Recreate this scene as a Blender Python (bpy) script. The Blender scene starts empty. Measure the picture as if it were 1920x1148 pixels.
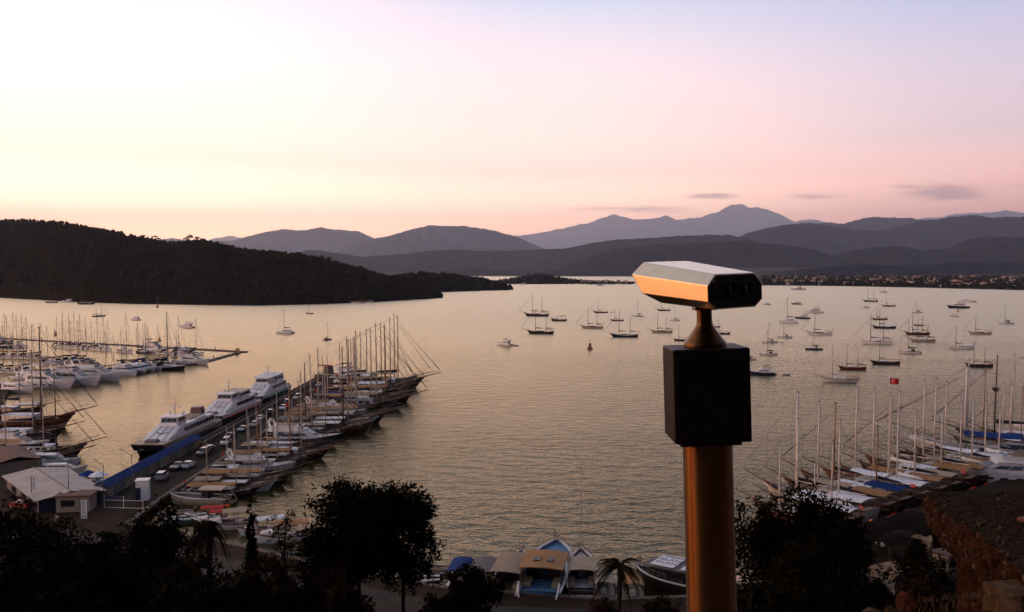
import bpy, bmesh, math, random
from mathutils import Vector, Matrix, noise

random.seed(7)
sc = bpy.context.scene
C = sc.collection
R = math.radians

# ---------------------------------------------------------------- camera
CAM_H = 43.0                      # viewpoint terrace, metres above the bay
F = 1663.0                        # focal length in pixels of the 1920 px photograph
PITCH = math.atan((574 - 510) / F)
cam_data = bpy.data.cameras.new('camera')
cam = bpy.data.objects.new('camera', cam_data)
C.objects.link(cam)
cam.location = (0, 0, CAM_H)
cam.rotation_euler = (math.pi / 2 - PITCH, 0, 0)
cam_data.sensor_width = 36.0
cam_data.lens = 36.0 * F / 1920.0
cam_data.clip_start = 0.1
cam_data.clip_end = 200000.0
sc.camera = cam

# ---------------------------------------------------------------- dusk sky
SUN_AZ = R(-68)                   # just gone down to the west, off to the left
SUN_EL = R(4.0)
world = bpy.data.worlds.new('World')
sc.world = world
world.use_nodes = True
nt = world.node_tree
N, Lk = nt.nodes, nt.links
for n in list(N):
    N.remove(n)


def wn(t, **kw):
    n = N.new(t)
    for k, v in kw.items():
        setattr(n, k, v)
    return n


def wmath(op, a, b=None, c=None):
    n = wn('ShaderNodeMath', operation=op)
    for i, v in enumerate((a, b, c)):
        if v is None:
            continue
        if isinstance(v, (int, float)):
            n.inputs[i].default_value = v
        else:
            Lk.new(v, n.inputs[i])
    return n.outputs[0]


tc = wn('ShaderNodeTexCoord')
sep = wn('ShaderNodeSeparateXYZ')
Lk.new(tc.outputs['Generated'], sep.inputs[0])
dx, dy, dz = sep.outputs
elev = wmath('MAXIMUM', dz, 0.0)
hyp = wmath('SQRT', wmath('ADD', wmath('MULTIPLY', dx, dx), wmath('ADD', wmath('MULTIPLY', dy, dy), 1e-6)))
sa = wmath('DIVIDE', wmath('ADD', wmath('MULTIPLY', dx, math.sin(SUN_AZ)), wmath('MULTIPLY', dy, math.cos(SUN_AZ))), hyp)


def ramp(stops):
    n = wn('ShaderNodeValToRGB')
    n.color_ramp.interpolation = 'B_SPLINE' if False else 'EASE'
    n.color_ramp.interpolation = 'LINEAR'
    el = n.color_ramp.elements
    while len(el) < len(stops):
        el.new(0.5)
    for e, (p, c) in zip(el, stops):
        e.position = p
        e.color = (c[0], c[1], c[2], 1)
    Lk.new(elev, n.inputs[0])
    return n.outputs[0]


def mapr(v, a, b):
    n = wn('ShaderNodeMapRange', interpolation_type='SMOOTHSTEP')
    Lk.new(v, n.inputs[0])
    n.inputs[1].default_value = a
    n.inputs[2].default_value = b
    return n.outputs[0]


def wmix(f, a, b, blend='MIX'):
    n = wn('ShaderNodeMix', data_type='RGBA', blend_type=blend)
    n.clamp_result = False
    for s, v in ((n.inputs[0], f), (n.inputs[6], a), (n.inputs[7], b)):
        if isinstance(v, (int, float)):
            s.default_value = v
        elif isinstance(v, tuple):
            s.default_value = v
        else:
            Lk.new(v, s)
    return n.outputs[2]


HAZE_D, HAZE_TOP, HAZE_FAR = 2.2e-5, 7600.0, 118000.0
ZEN = (0.155, 0.20, 0.34)
INSC = (.36, .27, .33)


def through(stops, az, gain=1.0):
    """radiance above the haze that arrives as these colours at the terrace"""
    out = []
    for z, c in stops:
        path = min((HAZE_TOP - CAM_H) / max(z, .002), HAZE_FAR / max(.5, math.cos(az)) / math.sqrt(max(.05, 1 - z * z)))
        T = math.exp(-HAZE_D * path)
        out.append((z, tuple(max(.02, (v * gain - i * (1 - T)) / T) for v, i in zip(c, INSC))))
    return out


# sky colour against sine of elevation, for five bearings from the set sun
r_sun = ramp(through([(0, (.66, .29, .04)), (.03, (.70, .32, .055)), (.08, (.85, .43, .11)), (.15, (1.15, .66, .25)), (.24, (1.35, .90, .50)), (.45, (.9, .78, .70)), (1, ZEN)], R(60)))
r_left = ramp(through([(0, (1.05, .66, .49)), (.03, (1.1, .72, .55)), (.065, (1.2, .80, .66)), (.12, (1.3, .91, .77)), (.18, (1.4, 1.0, .93)), (.27, (1.3, .97, 1.0)), (.5, (.85, .74, .76)), (1, ZEN)], R(30)))
r_mid = ramp(through([(0, (.90, .52, .46)), (.03, (.95, .58, .50)), (.066, (.99, .66, .58)), (.11, (1.12, .74, .68)), (.17, (1.15, .82, .79)), (.29, (.69, .71, .89)), (.5, (.30, .33, .46)), (1, ZEN)], 0))
r_right = ramp(through([(0, (.66, .37, .39)), (.03, (.69, .39, .40)), (.075, (.77, .46, .46)), (.14, (.75, .57, .63)), (.26, (.55, .55, .76)), (.5, (.22, .25, .38)), (1, ZEN)], R(30)))
r_anti = ramp([(0, (.015, .013, .018)), (.08, (.02, .018, .025)), (.25, (.03, .03, .042)), (.5, (.055, .06, .09)), (1, ZEN)])
col = wmix(mapr(sa, -.75, -.14), r_anti, r_right)
col = wmix(mapr(sa, -.20, .38), col, r_mid)
col = wmix(mapr(sa, .32, .79), col, r_left)
col = wmix(mapr(sa, .80, .97), col, r_sun)

# thin streaks of grey-mauve cloud low over the mountains
cu = wmath('DIVIDE', dx, wmath('MAXIMUM', dy, .05))
cv = wmath('DIVIDE', dz, wmath('MAXIMUM', dy, .05))
comb = wn('ShaderNodeCombineXYZ')
Lk.new(wmath('MULTIPLY', cu, 14.0), comb.inputs[0])
Lk.new(wmath('MULTIPLY', cv, 95.0), comb.inputs[1])
nz = wn('ShaderNodeTexNoise')
nz.inputs['Scale'].default_value = 1.0
nz.inputs['Detail'].default_value = 6.0
nz.inputs['Roughness'].default_value = .6
nz.inputs['Distortion'].default_value = .6
Lk.new(comb.outputs[0], nz.inputs['Vector'])
mask = None
for (px, py, wx, wy, amp) in [(1775, 362, 95, 19, 1.25), (1705, 351, 60, 7, .9), (1340, 368, 90, 9, .9), (1525, 369, 80, 9, .9), (1180, 394, 160, 11, .95), (1020, 386, 60, 4, .6), (1905, 352, 40, 8, .6)]:
    a = wmath('DIVIDE', wmath('SUBTRACT', cu, (px - 960) / F), wx / F)
    b = wmath('DIVIDE', wmath('SUBTRACT', cv, (510 - py) / F), wy / F)
    g = wmath('MULTIPLY', wmath('POWER', 2.718, wmath('MULTIPLY', wmath('ADD', wmath('MULTIPLY', a, a), wmath('MULTIPLY', b, b)), -1.0)), amp)
    mask = g if mask is None else wmath('MAXIMUM', mask, g)
cl = mapr(wmath('ADD', mask, wmath('MULTIPLY', wmath('SUBTRACT', nz.outputs[0], .5), 1.5)), .35, 1.25)
cl = wmath('MULTIPLY', cl, mapr(mask, .05, .4))
col = wmix(wmath('MULTIPLY', cl, .62), col, (.62, .34, .42, 1))
sky = wn('ShaderNodeTexSky', sky_type='NISHITA')
sky.sun_disc = False
sky.sun_elevation = SUN_EL
sky.sun_rotation = SUN_AZ
sky.air_density = 1.0
sky.dust_density = 2.0
sky.ozone_density = 2.0
skyl = wn('ShaderNodeMix', data_type='RGBA', blend_type='ADD')
skyl.inputs[0].default_value = .006
Lk.new(col, skyl.inputs[6])
Lk.new(sky.outputs[0], skyl.inputs[7])
bg = wn('ShaderNodeBackground')
bg.inputs[1].default_value = 1.0
Lk.new(skyl.outputs[2], bg.inputs[0])
wo = wn('ShaderNodeOutputWorld')
Lk.new(bg.outputs[0], wo.inputs[0])

# the afterglow where the sun went down
sun_data = bpy.data.lights.new('sun', 'SUN')
sun_data.energy = 2.2
sun_data.angle = R(14)
sun_data.color = (1.0, .50, .18)
sun = bpy.data.objects.new('sun', sun_data)
C.objects.link(sun)
sd = Vector((math.sin(SUN_AZ) * math.cos(SUN_EL), math.cos(SUN_AZ) * math.cos(SUN_EL), math.sin(SUN_EL)))
sun.rotation_euler = (-sd).to_track_quat('-Z', 'Y').to_euler()

sc.view_settings.view_transform = 'Standard'
sc.view_settings.look = 'None'
sc.view_settings.exposure = 0.0
sc.view_settings.gamma = 1.0
sc.view_settings.use_curve_mapping = False
sc.render.engine = 'CYCLES'
sc.cycles.use_denoising = True
sc.cycles.max_bounces = 6
sc.cycles.diffuse_bounces = 2
sc.cycles.glossy_bounces = 3
sc.cycles.transmission_bounces = 4
sc.cycles.volume_bounces = 1
sc.cycles.caustics_reflective = False
sc.cycles.caustics_refractive = False
sc.cycles.sample_clamp_indirect = 4.0
sc.cycles.use_adaptive_sampling = True
sc.cycles.adaptive_threshold = .012
sc.cycles.adaptive_min_samples = 20


# ---------------------------------------------------------------- helpers
def at(px, py, z=0.0):
    """world point at height z seen at a pixel of the photograph"""
    u, v = (px - 960) / F, (574 - py) / F
    d = Vector((u, math.cos(PITCH) + v * math.sin(PITCH), -math.sin(PITCH) + v * math.cos(PITCH)))
    t = (z - CAM_H) / d.z
    return Vector((d.x * t, d.y * t, z))


def atd(px, py, Y):
    """world point at depth Y seen at a pixel"""
    u, v = (px - 960) / F, (574 - py) / F
    d = Vector((u, math.cos(PITCH) + v * math.sin(PITCH), -math.sin(PITCH) + v * math.cos(PITCH)))
    t = Y / d.y
    return Vector((d.x * t, Y, CAM_H + d.z * t))


MATS = {}


def mat(name, c, rough=.6, metal=0.0, var=.18, scale=1.5, bump=0.0, spec=.5, coat=0.0):
    """painted / wooden / cloth surface with uneven colour"""
    if name in MATS:
        return MATS[name]
    m = bpy.data.materials.new(name)
    m.use_nodes = True
    t = m.node_tree
    b = t.nodes['Principled BSDF']
    b.inputs['Roughness'].default_value = rough
    b.inputs['Metallic'].default_value = metal
    b.inputs['Specular IOR Level'].default_value = spec
    b.inputs['Coat Weight'].default_value = coat
    g = t.nodes.new('ShaderNodeNewGeometry')
    n = t.nodes.new('ShaderNodeTexNoise')
    n.inputs['Scale'].default_value = scale
    n.inputs['Detail'].default_value = 4
    t.links.new(g.outputs['Position'], n.inputs['Vector'])
    mr = t.nodes.new('ShaderNodeMapRange')
    mr.inputs[1].default_value = .3
    mr.inputs[2].default_value = .7
    mr.inputs[3].default_value = 1 - var
    mr.inputs[4].default_value = 1 + var
    t.links.new(n.outputs[0], mr.inputs[0])
    oi = t.nodes.new('ShaderNodeObjectInfo')
    ov = t.nodes.new('ShaderNodeMapRange')
    ov.inputs[3].default_value = 1 - var * .6
    ov.inputs[4].default_value = 1 + var * .6
    t.links.new(oi.outputs['Random'], ov.inputs[0])
    ml = t.nodes.new('ShaderNodeMath')
    ml.operation = 'MULTIPLY'
    t.links.new(mr.outputs[0], ml.inputs[0])
    t.links.new(ov.outputs[0], ml.inputs[1])
    mx = t.nodes.new('ShaderNodeVectorMath')
    mx.operation = 'SCALE'
    mx.inputs[0].default_value = c
    t.links.new(ml.outputs[0], mx.inputs['Scale'])
    t.links.new(mx.outputs[0], b.inputs['Base Color'])
    if bump:
        bp = t.nodes.new('ShaderNodeBump')
        bp.inputs['Strength'].default_value = bump
        bp.inputs['Distance'].default_value = .1
        t.links.new(n.outputs[0], bp.inputs['Height'])
        t.links.new(bp.outputs[0], b.inputs['Normal'])
    MATS[name] = m
    return m


class MB:
    """collects shapes; build() makes them one mesh"""

    def __init__(s):
        s.v, s.f = [], []

    def add(s, vs, fs):
        o = len(s.v)
        s.v += [tuple(p) for p in vs]
        s.f += [tuple(i + o for i in f) for f in fs]
        return s

    def box(s, x0, x1, y0, y1, z0, z1, tx=0, ty=0):
        """box, its top drawn in by tx, ty"""
        return s.add([(x0, y0, z0), (x1, y0, z0), (x1, y1, z0), (x0, y1, z0),
                      (x0 + tx, y0 + ty, z1), (x1 - tx, y0 + ty, z1), (x1 - tx, y1 - ty, z1), (x0 + tx, y1 - ty, z1)],
                     [(3, 2, 1, 0), (4, 5, 6, 7), (0, 1, 5, 4), (1, 2, 6, 5), (2, 3, 7, 6), (3, 0, 4, 7)])

    def hexa(s, b, t):
        """four bottom and four top points"""
        return s.add(list(b) + list(t), [(3, 2, 1, 0), (4, 5, 6, 7), (0, 1, 5, 4), (1, 2, 6, 5), (2, 3, 7, 6), (3, 0, 4, 7)])

    def tube(s, pts, r, n=6, r1=None, cap=True):
        pts = [Vector(p) for p in pts]
        m = len(pts)
        rings = []
        for i, p in enumerate(pts):
            d = (pts[min(i + 1, m - 1)] - pts[max(i - 1, 0)])
            if d.length < 1e-6:
                d = Vector((0, 0, 1))
            d.normalize()
            a = d.cross(Vector((0, 0, 1)))
            if a.length < 1e-3:
                a = Vector((1, 0, 0))
            a.normalize()
            b = d.cross(a)
            rr = r if r1 is None else r + (r1 - r) * i / (m - 1)
            rings.append([p + (a * math.cos(2 * math.pi * k / n) + b * math.sin(2 * math.pi * k / n)) * rr for k in range(n)])
        return s.loft(rings, cap, cap)

    def loft(s, rings, c0=True, c1=True, closed=True):
        n = len(rings[0])
        vs = [p for r in rings for p in r]
        fs = []
        for i in range(len(rings) - 1):
            for k in range(n if closed else n - 1):
                a, b = i * n + k, i * n + (k + 1) % n
                fs.append((a, b, b + n, a + n))
        if c0:
            fs.append(tuple(reversed(range(n))))
        if c1:
            fs.append(tuple(range((len(rings) - 1) * n, len(rings) * n)))
        return s.add(vs, fs)

    def prism(s, poly, z0, z1, top=None):
        n = len(poly)
        top = top or poly
        vs = [(x, y, z0) for x, y in poly] + [(x, y, z1) for x, y in top]
        fs = [tuple(reversed(range(n))), tuple(range(n, 2 * n))] + [(k, (k + 1) % n, (k + 1) % n + n, k + n) for k in range(n)]
        return s.add(vs, fs)

    def canopy(s, x0, x1, hw, z, rise, n=6, th=.06, sagx=0.0):
        """arched cloth roof across the beam"""
        rings = []
        for i in range(4):
            x = x0 + (x1 - x0) * i / 3
            zz = z - (sagx if i in (1, 2) else 0)
            top = [(x, -hw + 2 * hw * k / n, zz + rise * math.cos((k / n - .5) * math.pi)) for k in range(n + 1)]
            rings.append(top + [(a, b, c - th) for a, b, c in reversed(top)])
        return s.loft(rings)

    def ball(s, c, r, n=6, m=4, sz=1.0):
        rings = []
        for j in range(1, m):
            t = math.pi * j / m
            rings.append([(c[0] + r * math.sin(t) * math.cos(2 * math.pi * k / n), c[1] + r * math.sin(t) * math.sin(2 * math.pi * k / n), c[2] - r * sz * math.cos(t)) for k in range(n)])
        return s.loft(rings)

    def mesh(s, name, material, smooth=False):
        me = bpy.data.meshes.new(name)
        me.from_pydata(s.v, [], s.f)
        if material is not None:
            me.materials.append(material)
        if smooth:
            me.polygons.foreach_set('use_smooth', [True] * len(me.polygons))
        me.update()
        return me

    def build(s, name, material, parent=None, smooth=False):
        return ob(name, s.mesh(name, material, smooth), parent)


def ob(name, data, parent=None):
    o = bpy.data.objects.new(name, data)
    C.objects.link(o)
    if parent is not None:
        o.parent = parent
    return o


def tag(o, label=None, cat=None, group=None, kind=None):
    for k, v in (('label', label), ('category', cat), ('group', group), ('kind', kind)):
        if v:
            o[k] = v
    return o


def thing(name, label, cat, loc=(0, 0, 0), rz=0.0, group=None):
    o = ob(name, None)
    o.location = loc
    o.rotation_euler = (0, 0, rz)
    return tag(o, label, cat, group)


ORD = ['first', 'second', 'third', 'fourth', 'fifth', 'sixth', 'seventh', 'eighth', 'ninth', 'tenth', 'eleventh', 'twelfth', 'thirteenth', 'fourteenth', 'fifteenth',
       'sixteenth', 'seventeenth', 'eighteenth', 'nineteenth', 'twentieth', 'twenty-first', 'twenty-second', 'twenty-third', 'twenty-fourth', 'twenty-fifth', 'twenty-sixth', 'twenty-seventh', 'twenty-eighth', 'twenty-ninth', 'thirtieth']


# ---------------------------------------------------------------- lettering and figures made ready as meshes
def real_mesh(o, name):
    C.objects.link(o)
    bpy.context.view_layer.update()
    me = bpy.data.meshes.new_from_object(o.evaluated_get(bpy.context.evaluated_depsgraph_get()))
    bpy.data.objects.remove(o)
    me.name = name
    me.materials.clear()
    return me


txt_m = mat('dark_print', (.02, .02, .05), .6)
TXT = {}
for word in ('E', 'C', 'M', 'GLANT', 'ISLAND'):
    cu = bpy.data.curves.new('lettering', 'FONT')
    cu.body = word
    cu.size = 1.0
    cu.align_x = 'CENTER' if len(word) == 1 else 'LEFT'
    cu.extrude = .004
    TXT[word] = real_mesh(bpy.data.objects.new('tmp', cu), 'lettering')
    TXT[word].materials.append(txt_m)


def person_mesh(shirt, legs, seed):
    me = bpy.data.meshes.new('body')
    J = {'pel': (0, 0, .95), 'wst': (0, 0, 1.08), 'che': (0, .02, 1.32), 'nec': (0, .01, 1.5), 'hd0': (0, -.01, 1.6), 'hd1': (0, 0, 1.73),
         'ls': (-.19, .01, 1.42), 'le': (-.25, .03, 1.14), 'lh': (-.24, -.10, .90), 'rs': (.19, .01, 1.42), 're': (.26, .02, 1.14), 'rh': (.27, -.06, .88),
         'lk': (-.11, -.06 if seed % 2 else .0, .5), 'la': (-.12, .08 if seed % 2 else .02, .08), 'lt': (-.12, -.10, .04), 'lp': (-.10, 0, .9),
         'rk': (.11, .0, .5), 'ra': (.12, -.06 if seed % 2 else .02, .08), 'rt': (.12, -.22 if seed % 2 else -.12, .04), 'rp': (.10, 0, .9)}
    Rr = {'pel': .14, 'wst': .125, 'che': .15, 'nec': .055, 'hd0': .085, 'hd1': .095, 'ls': .07, 'le': .045, 'lh': .035, 'rs': .07, 're': .045, 'rh': .035, 'lk': .06, 'la': .045, 'lt': .035, 'lp': .09, 'rk': .06, 'ra': .045, 'rt': .035, 'rp': .09}
    E = [('pel', 'wst'), ('wst', 'che'), ('che', 'nec'), ('nec', 'hd0'), ('hd0', 'hd1'), ('che', 'ls'), ('ls', 'le'), ('le', 'lh'), ('che', 'rs'), ('rs', 're'), ('re', 'rh'), ('pel', 'lp'), ('lp', 'lk'), ('lk', 'la'), ('la', 'lt'), ('pel', 'rp'), ('rp', 'rk'), ('rk', 'ra'), ('ra', 'rt')]
    ks = list(J)
    me.from_pydata([J[k] for k in ks], [(ks.index(a), ks.index(b)) for a, b in E], [])
    o = bpy.data.objects.new('tmp', me)
    md = o.modifiers.new('skin', 'SKIN')
    for i, k in enumerate(ks):
        me.skin_vertices[0].data[i].radius = (Rr[k], Rr[k] * (.75 if k in ('che', 'wst', 'pel') else 1))
        me.skin_vertices[0].data[i].use_root = k == 'pel'
    o.modifiers.new('sub', 'SUBSURF').levels = 1
    out = real_mesh(o, 'body')
    for m in (mat('skin_tone', (.30, .17, .11), .6), shirt, legs, mat('dark_hair', (.012, .009, .007), .7)):
        out.materials.append(m)
    for p in out.polygons:
        z = p.center.z
        x = abs(p.center.x)
        p.material_index = 3 if (z > 1.66 or (z > 1.58 and p.center.y > .04)) else 0 if (z > 1.46 or z < .1 or (x > .2 and z < 1.2)) else 1 if z > .97 else 2
        p.use_smooth = True
    return out


sh = {n: mat('shirt_' + n, c, .85) for n, c in (('white', (.6, .6, .6)), ('red', (.4, .03, .03)), ('blue', (.05, .1, .3)), ('black', (.02, .02, .02)))}
tr = {n: mat('trousers_' + n, c, .85) for n, c in (('dark', (.02, .02, .025)), ('tan', (.2, .15, .1)))}
pm_ = {(s_, t_): person_mesh(sh[s_], tr[t_], k) for k, (s_, t_) in enumerate((('white', 'dark'), ('red', 'dark'), ('blue', 'tan'), ('black', 'tan')))}

# ---------------------------------------------------------------- water
def water_material():
    m = bpy.data.materials.new('bay_water')
    m.use_nodes = True
    t = m.node_tree
    t.nodes.remove(t.nodes['Principled BSDF'])
    body = t.nodes.new('ShaderNodeBsdfDiffuse')
    body.inputs['Color'].default_value = (.022, .020, .004, 1)
    gl = t.nodes.new('ShaderNodeBsdfGlossy')
    gl.inputs['Color'].default_value = (1.0, .90, .65, 1)
    gl.inputs['Roughness'].default_value = .11
    fr = t.nodes.new('ShaderNodeFresnel')
    fr.inputs['IOR'].default_value = 1.36
    mixs = t.nodes.new('ShaderNodeMixShader')
    t.links.new(fr.outputs[0], mixs.inputs[0])
    t.links.new(body.outputs[0], mixs.inputs[1])
    t.links.new(gl.outputs[0], mixs.inputs[2])
    t.links.new(mixs.outputs[0], t.nodes['Material Output'].inputs['Surface'])
    g = t.nodes.new('ShaderNodeNewGeometry')

    def noise_at(scale, detail, sx=1.0, sy=1.0, rot=0.0, rough=.5):
        mp = t.nodes.new('ShaderNodeMapping')
        mp.inputs['Scale'].default_value = (sx, sy, 1)
        mp.inputs['Rotation'].default_value = (0, 0, rot)
        t.links.new(g.outputs['Position'], mp.inputs[0])
        n = t.nodes.new('ShaderNodeTexNoise')
        n.inputs['Scale'].default_value = scale
        n.inputs['Detail'].default_value = detail
        n.inputs['Roughness'].default_value = rough
        n.inputs['Distortion'].default_value = .3
        t.links.new(mp.outputs[0], n.inputs['Vector'])
        return n

    def vm(op, a, bb):
        n = t.nodes.new('ShaderNodeVectorMath')
        n.operation = op
        for i, v in enumerate((a, bb)):
            if isinstance(v, tuple):
                n.inputs[i].default_value = v
            elif isinstance(v, (int, float)):
                n.inputs['Scale'].default_value = v
            else:
                t.links.new(v, n.inputs[i] if not (op == 'SCALE' and i == 1) else n.inputs['Scale'])
        return n.outputs[0]

    # wave height by noise; its slope by differences over a few centimetres
    def height(off, scale, sx, sy, rot, detail):
        sh = vm('ADD', g.outputs['Position'], off)
        mp = t.nodes.new('ShaderNodeMapping')
        mp.inputs['Scale'].default_value = (sx, sy, 1)
        mp.inputs['Rotation'].default_value = (0, 0, rot)
        t.links.new(sh, mp.inputs[0])
        n = t.nodes.new('ShaderNodeTexNoise')
        n.inputs['Scale'].default_value = scale
        n.inputs['Detail'].default_value = detail
        n.inputs['Roughness'].default_value = .55
        t.links.new(mp.outputs[0], n.inputs['Vector'])
        return n.outputs[0]

    def sub(a_, b_, k_):
        m1 = t.nodes.new('ShaderNodeMath')
        m1.operation = 'SUBTRACT'
        t.links.new(a_, m1.inputs[0])
        t.links.new(b_, m1.inputs[1])
        m2 = t.nodes.new('ShaderNodeMath')
        m2.operation = 'MULTIPLY'
        t.links.new(m1.outputs[0], m2.inputs[0])
        m2.inputs[1].default_value = k_
        return m2.outputs[0]

    acc = None
    for scale, sx, sy, rot, det, amp, e in ((.30, .62, 1.0, .30, 3.0, .60, .12), (1.3, .7, 1.0, -.25, 2.0, .11, .05)):
        h0 = height((0, 0, 0), scale, sx, sy, rot, det)
        hx = height((e, 0, 0), scale, sx, sy, rot, det)
        hy = height((0, e, 0), scale, sx, sy, rot, det)
        cb = t.nodes.new('ShaderNodeCombineXYZ')
        t.links.new(sub(h0, hx, amp / e), cb.inputs[0])
        t.links.new(sub(h0, hy, amp / e), cb.inputs[1])
        acc = cb.outputs[0] if acc is None else vm('ADD', acc, cb.outputs[0])
    # calmer and rougher patches drawn out along the wind
    calm = noise_at(.006, 3, .35, 1.5, .1)
    mr = t.nodes.new('ShaderNodeMapRange')
    mr.inputs[1].default_value = .35
    mr.inputs[2].default_value = .65
    mr.inputs[3].default_value = .5
    mr.inputs[4].default_value = 1.3
    t.links.new(calm.outputs[0], mr.inputs[0])
    acc = vm('SCALE', acc, mr.outputs[0])
    # the inner bay lies sheltered, the near shore takes the swell
    sp = t.nodes.new('ShaderNodeSeparateXYZ')
    t.links.new(g.outputs['Position'], sp.inputs[0])
    rg = t.nodes.new('ShaderNodeMapRange')
    for i_, v_ in ((1, 120.0), (2, 800.0), (3, .13), (4, .34)):
        rg.inputs[i_].default_value = v_
    t.links.new(sp.outputs[1], rg.inputs[0])
    t.links.new(rg.outputs[0], gl.inputs['Roughness'])
    for out, a_, b_, lo, hi in ((1, 130.0, 800.0, 1.15, .16), (0, -110.0, 110.0, .50, 1.6)):
        m3 = t.nodes.new('ShaderNodeMapRange')
        m3.inputs[1].default_value = a_
        m3.inputs[2].default_value = b_
        m3.inputs[3].default_value = lo
        m3.inputs[4].default_value = hi
        t.links.new(sp.outputs[out], m3.inputs[0])
        acc = vm('SCALE', acc, m3.outputs[0])
    acc = vm('MULTIPLY', acc, (1, 1, 0))
    nrm = vm('NORMALIZE', vm('ADD', acc, (0, 0, 1)), (0, 0, 0))
    for q_ in (body, gl, fr):
        t.links.new(nrm, q_.inputs['Normal'])
    return m


wm = MB()
wm.add([(-117000, -2400, 0), (117000, -2400, 0), (117000, 117500, 0), (-117000, 117500, 0)], [(0, 1, 2, 3)])
water = wm.build('water', water_material())
tag(water, kind='structure')


# ---------------------------------------------------------------- hills and mountains
def interp(pts, x):
    if x <= pts[0][0]:
        return pts[0][1]
    for (a, b), (c, d) in zip(pts, pts[1:]):
        if x <= c:
            t = (x - a) / (c - a)
            return b + (d - b) * t
    return pts[-1][1]


def hill(name, ridge, y_front, y_ridge, material, nx=160, nv=22, gully=.16, jag=.022, back=1.5, base=-4.0, seed=0.0):
    """a real ridge: front slope, crest and back slope; ridge = (pixel x, pixel y) crest seen from the terrace"""
    x0, x1 = ridge[0][0], ridge[-1][0]
    if name == 'mountain':
        far_k = 1.5 if y_ridge > 45000 else 1.2
        y_front, y_ridge = y_front * far_k, y_ridge * far_k
        nx, nv = int(nx * 1.8), 40
    mb = MB()
    rows = nv + 6
    vs, fs = [], []
    crest = []
    for i in range(nx):
        px = x0 + (x1 - x0) * i / (nx - 1)
        py = interp(ridge, px)
        yr = y_ridge(px) if callable(y_ridge) else y_ridge
        yf = y_front(px) if callable(y_front) else y_front
        top = atd(px, py, yr)
        k = top.x / yr
        hz = max(top.z, base + 1)
        crest.append(Vector((top.x, yr, hz)))
        for j in range(rows):
            if j < nv:
                v = j / (nv - 1)
                y = yf + (yr - yf) * v
                # steep, gullied flank under the crest
                q = noise.fractal(Vector((px * .022 + v * .9 + seed, v * 2.6 + seed, seed)), .85, 2.1, 7)
                q2 = 1 - abs(noise.noise(Vector((px * .03 - v * 1.2 + seed, v * 1.5, seed + 5)))) * 2
                p = v ** .85 + (q * gully + q2 * gully * .35) * math.sin(math.pi * min(1, v)) * .9
                z = base + (hz - base) * max(0, min(p, .985 + .015 * v))
                if j == nv - 1:
                    z = hz + noise.fractal(Vector((px * .05, seed, 3.3)), .7, 2.1, 6) * jag * hz
            else:
                w = (j - nv + 1) / 6
                y = yr + (yr * back - yr) * w
                z = base + (hz - base) * (1 - w) ** 1.2
            vs.append((k * y, y, z))
    for i in range(nx - 1):
        for j in range(rows - 1):
            a = i * rows + j
            fs.append((a, a + rows, a + rows + 1, a + 1))
    mb.add(vs, fs)
    o = mb.build(name, material, smooth=True)
    tag(o, kind='structure')
    return o, vs, rows, nv


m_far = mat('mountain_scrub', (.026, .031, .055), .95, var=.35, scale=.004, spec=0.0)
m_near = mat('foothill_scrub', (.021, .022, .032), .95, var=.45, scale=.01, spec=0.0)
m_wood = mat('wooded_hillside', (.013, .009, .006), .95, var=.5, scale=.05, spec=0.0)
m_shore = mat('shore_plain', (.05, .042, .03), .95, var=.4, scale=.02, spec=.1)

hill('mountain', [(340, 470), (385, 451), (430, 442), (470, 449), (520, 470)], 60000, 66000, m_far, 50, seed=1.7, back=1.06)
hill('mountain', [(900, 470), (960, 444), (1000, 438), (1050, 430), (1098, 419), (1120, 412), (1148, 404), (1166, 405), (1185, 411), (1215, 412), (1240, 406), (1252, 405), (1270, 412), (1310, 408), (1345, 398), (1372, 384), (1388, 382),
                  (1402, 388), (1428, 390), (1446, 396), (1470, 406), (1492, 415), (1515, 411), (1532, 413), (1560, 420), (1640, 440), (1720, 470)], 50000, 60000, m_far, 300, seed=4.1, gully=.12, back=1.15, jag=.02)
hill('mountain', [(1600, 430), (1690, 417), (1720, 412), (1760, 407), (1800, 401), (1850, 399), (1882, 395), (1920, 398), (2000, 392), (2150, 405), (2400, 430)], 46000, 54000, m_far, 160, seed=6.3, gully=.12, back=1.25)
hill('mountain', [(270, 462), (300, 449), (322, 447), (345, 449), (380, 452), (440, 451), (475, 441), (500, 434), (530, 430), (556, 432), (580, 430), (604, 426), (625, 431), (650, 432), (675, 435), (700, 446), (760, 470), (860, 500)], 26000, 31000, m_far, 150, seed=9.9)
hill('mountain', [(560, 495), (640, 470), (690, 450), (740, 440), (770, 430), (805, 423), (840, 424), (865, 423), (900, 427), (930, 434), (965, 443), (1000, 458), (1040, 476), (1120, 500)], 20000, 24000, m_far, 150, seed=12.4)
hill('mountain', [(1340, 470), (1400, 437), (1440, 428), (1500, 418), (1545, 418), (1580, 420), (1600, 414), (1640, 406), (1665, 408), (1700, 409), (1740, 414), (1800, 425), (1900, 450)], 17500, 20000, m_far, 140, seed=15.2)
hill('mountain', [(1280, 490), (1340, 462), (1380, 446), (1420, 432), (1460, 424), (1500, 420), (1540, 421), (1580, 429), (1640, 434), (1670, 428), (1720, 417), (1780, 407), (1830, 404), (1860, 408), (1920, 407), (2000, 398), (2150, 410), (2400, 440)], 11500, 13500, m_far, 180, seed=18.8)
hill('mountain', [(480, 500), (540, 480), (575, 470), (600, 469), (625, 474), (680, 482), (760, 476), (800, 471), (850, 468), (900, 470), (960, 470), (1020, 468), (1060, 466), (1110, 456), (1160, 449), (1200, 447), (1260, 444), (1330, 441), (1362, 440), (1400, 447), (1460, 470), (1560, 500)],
     9400, 11000, m_near, 200, seed=21.1)
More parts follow.
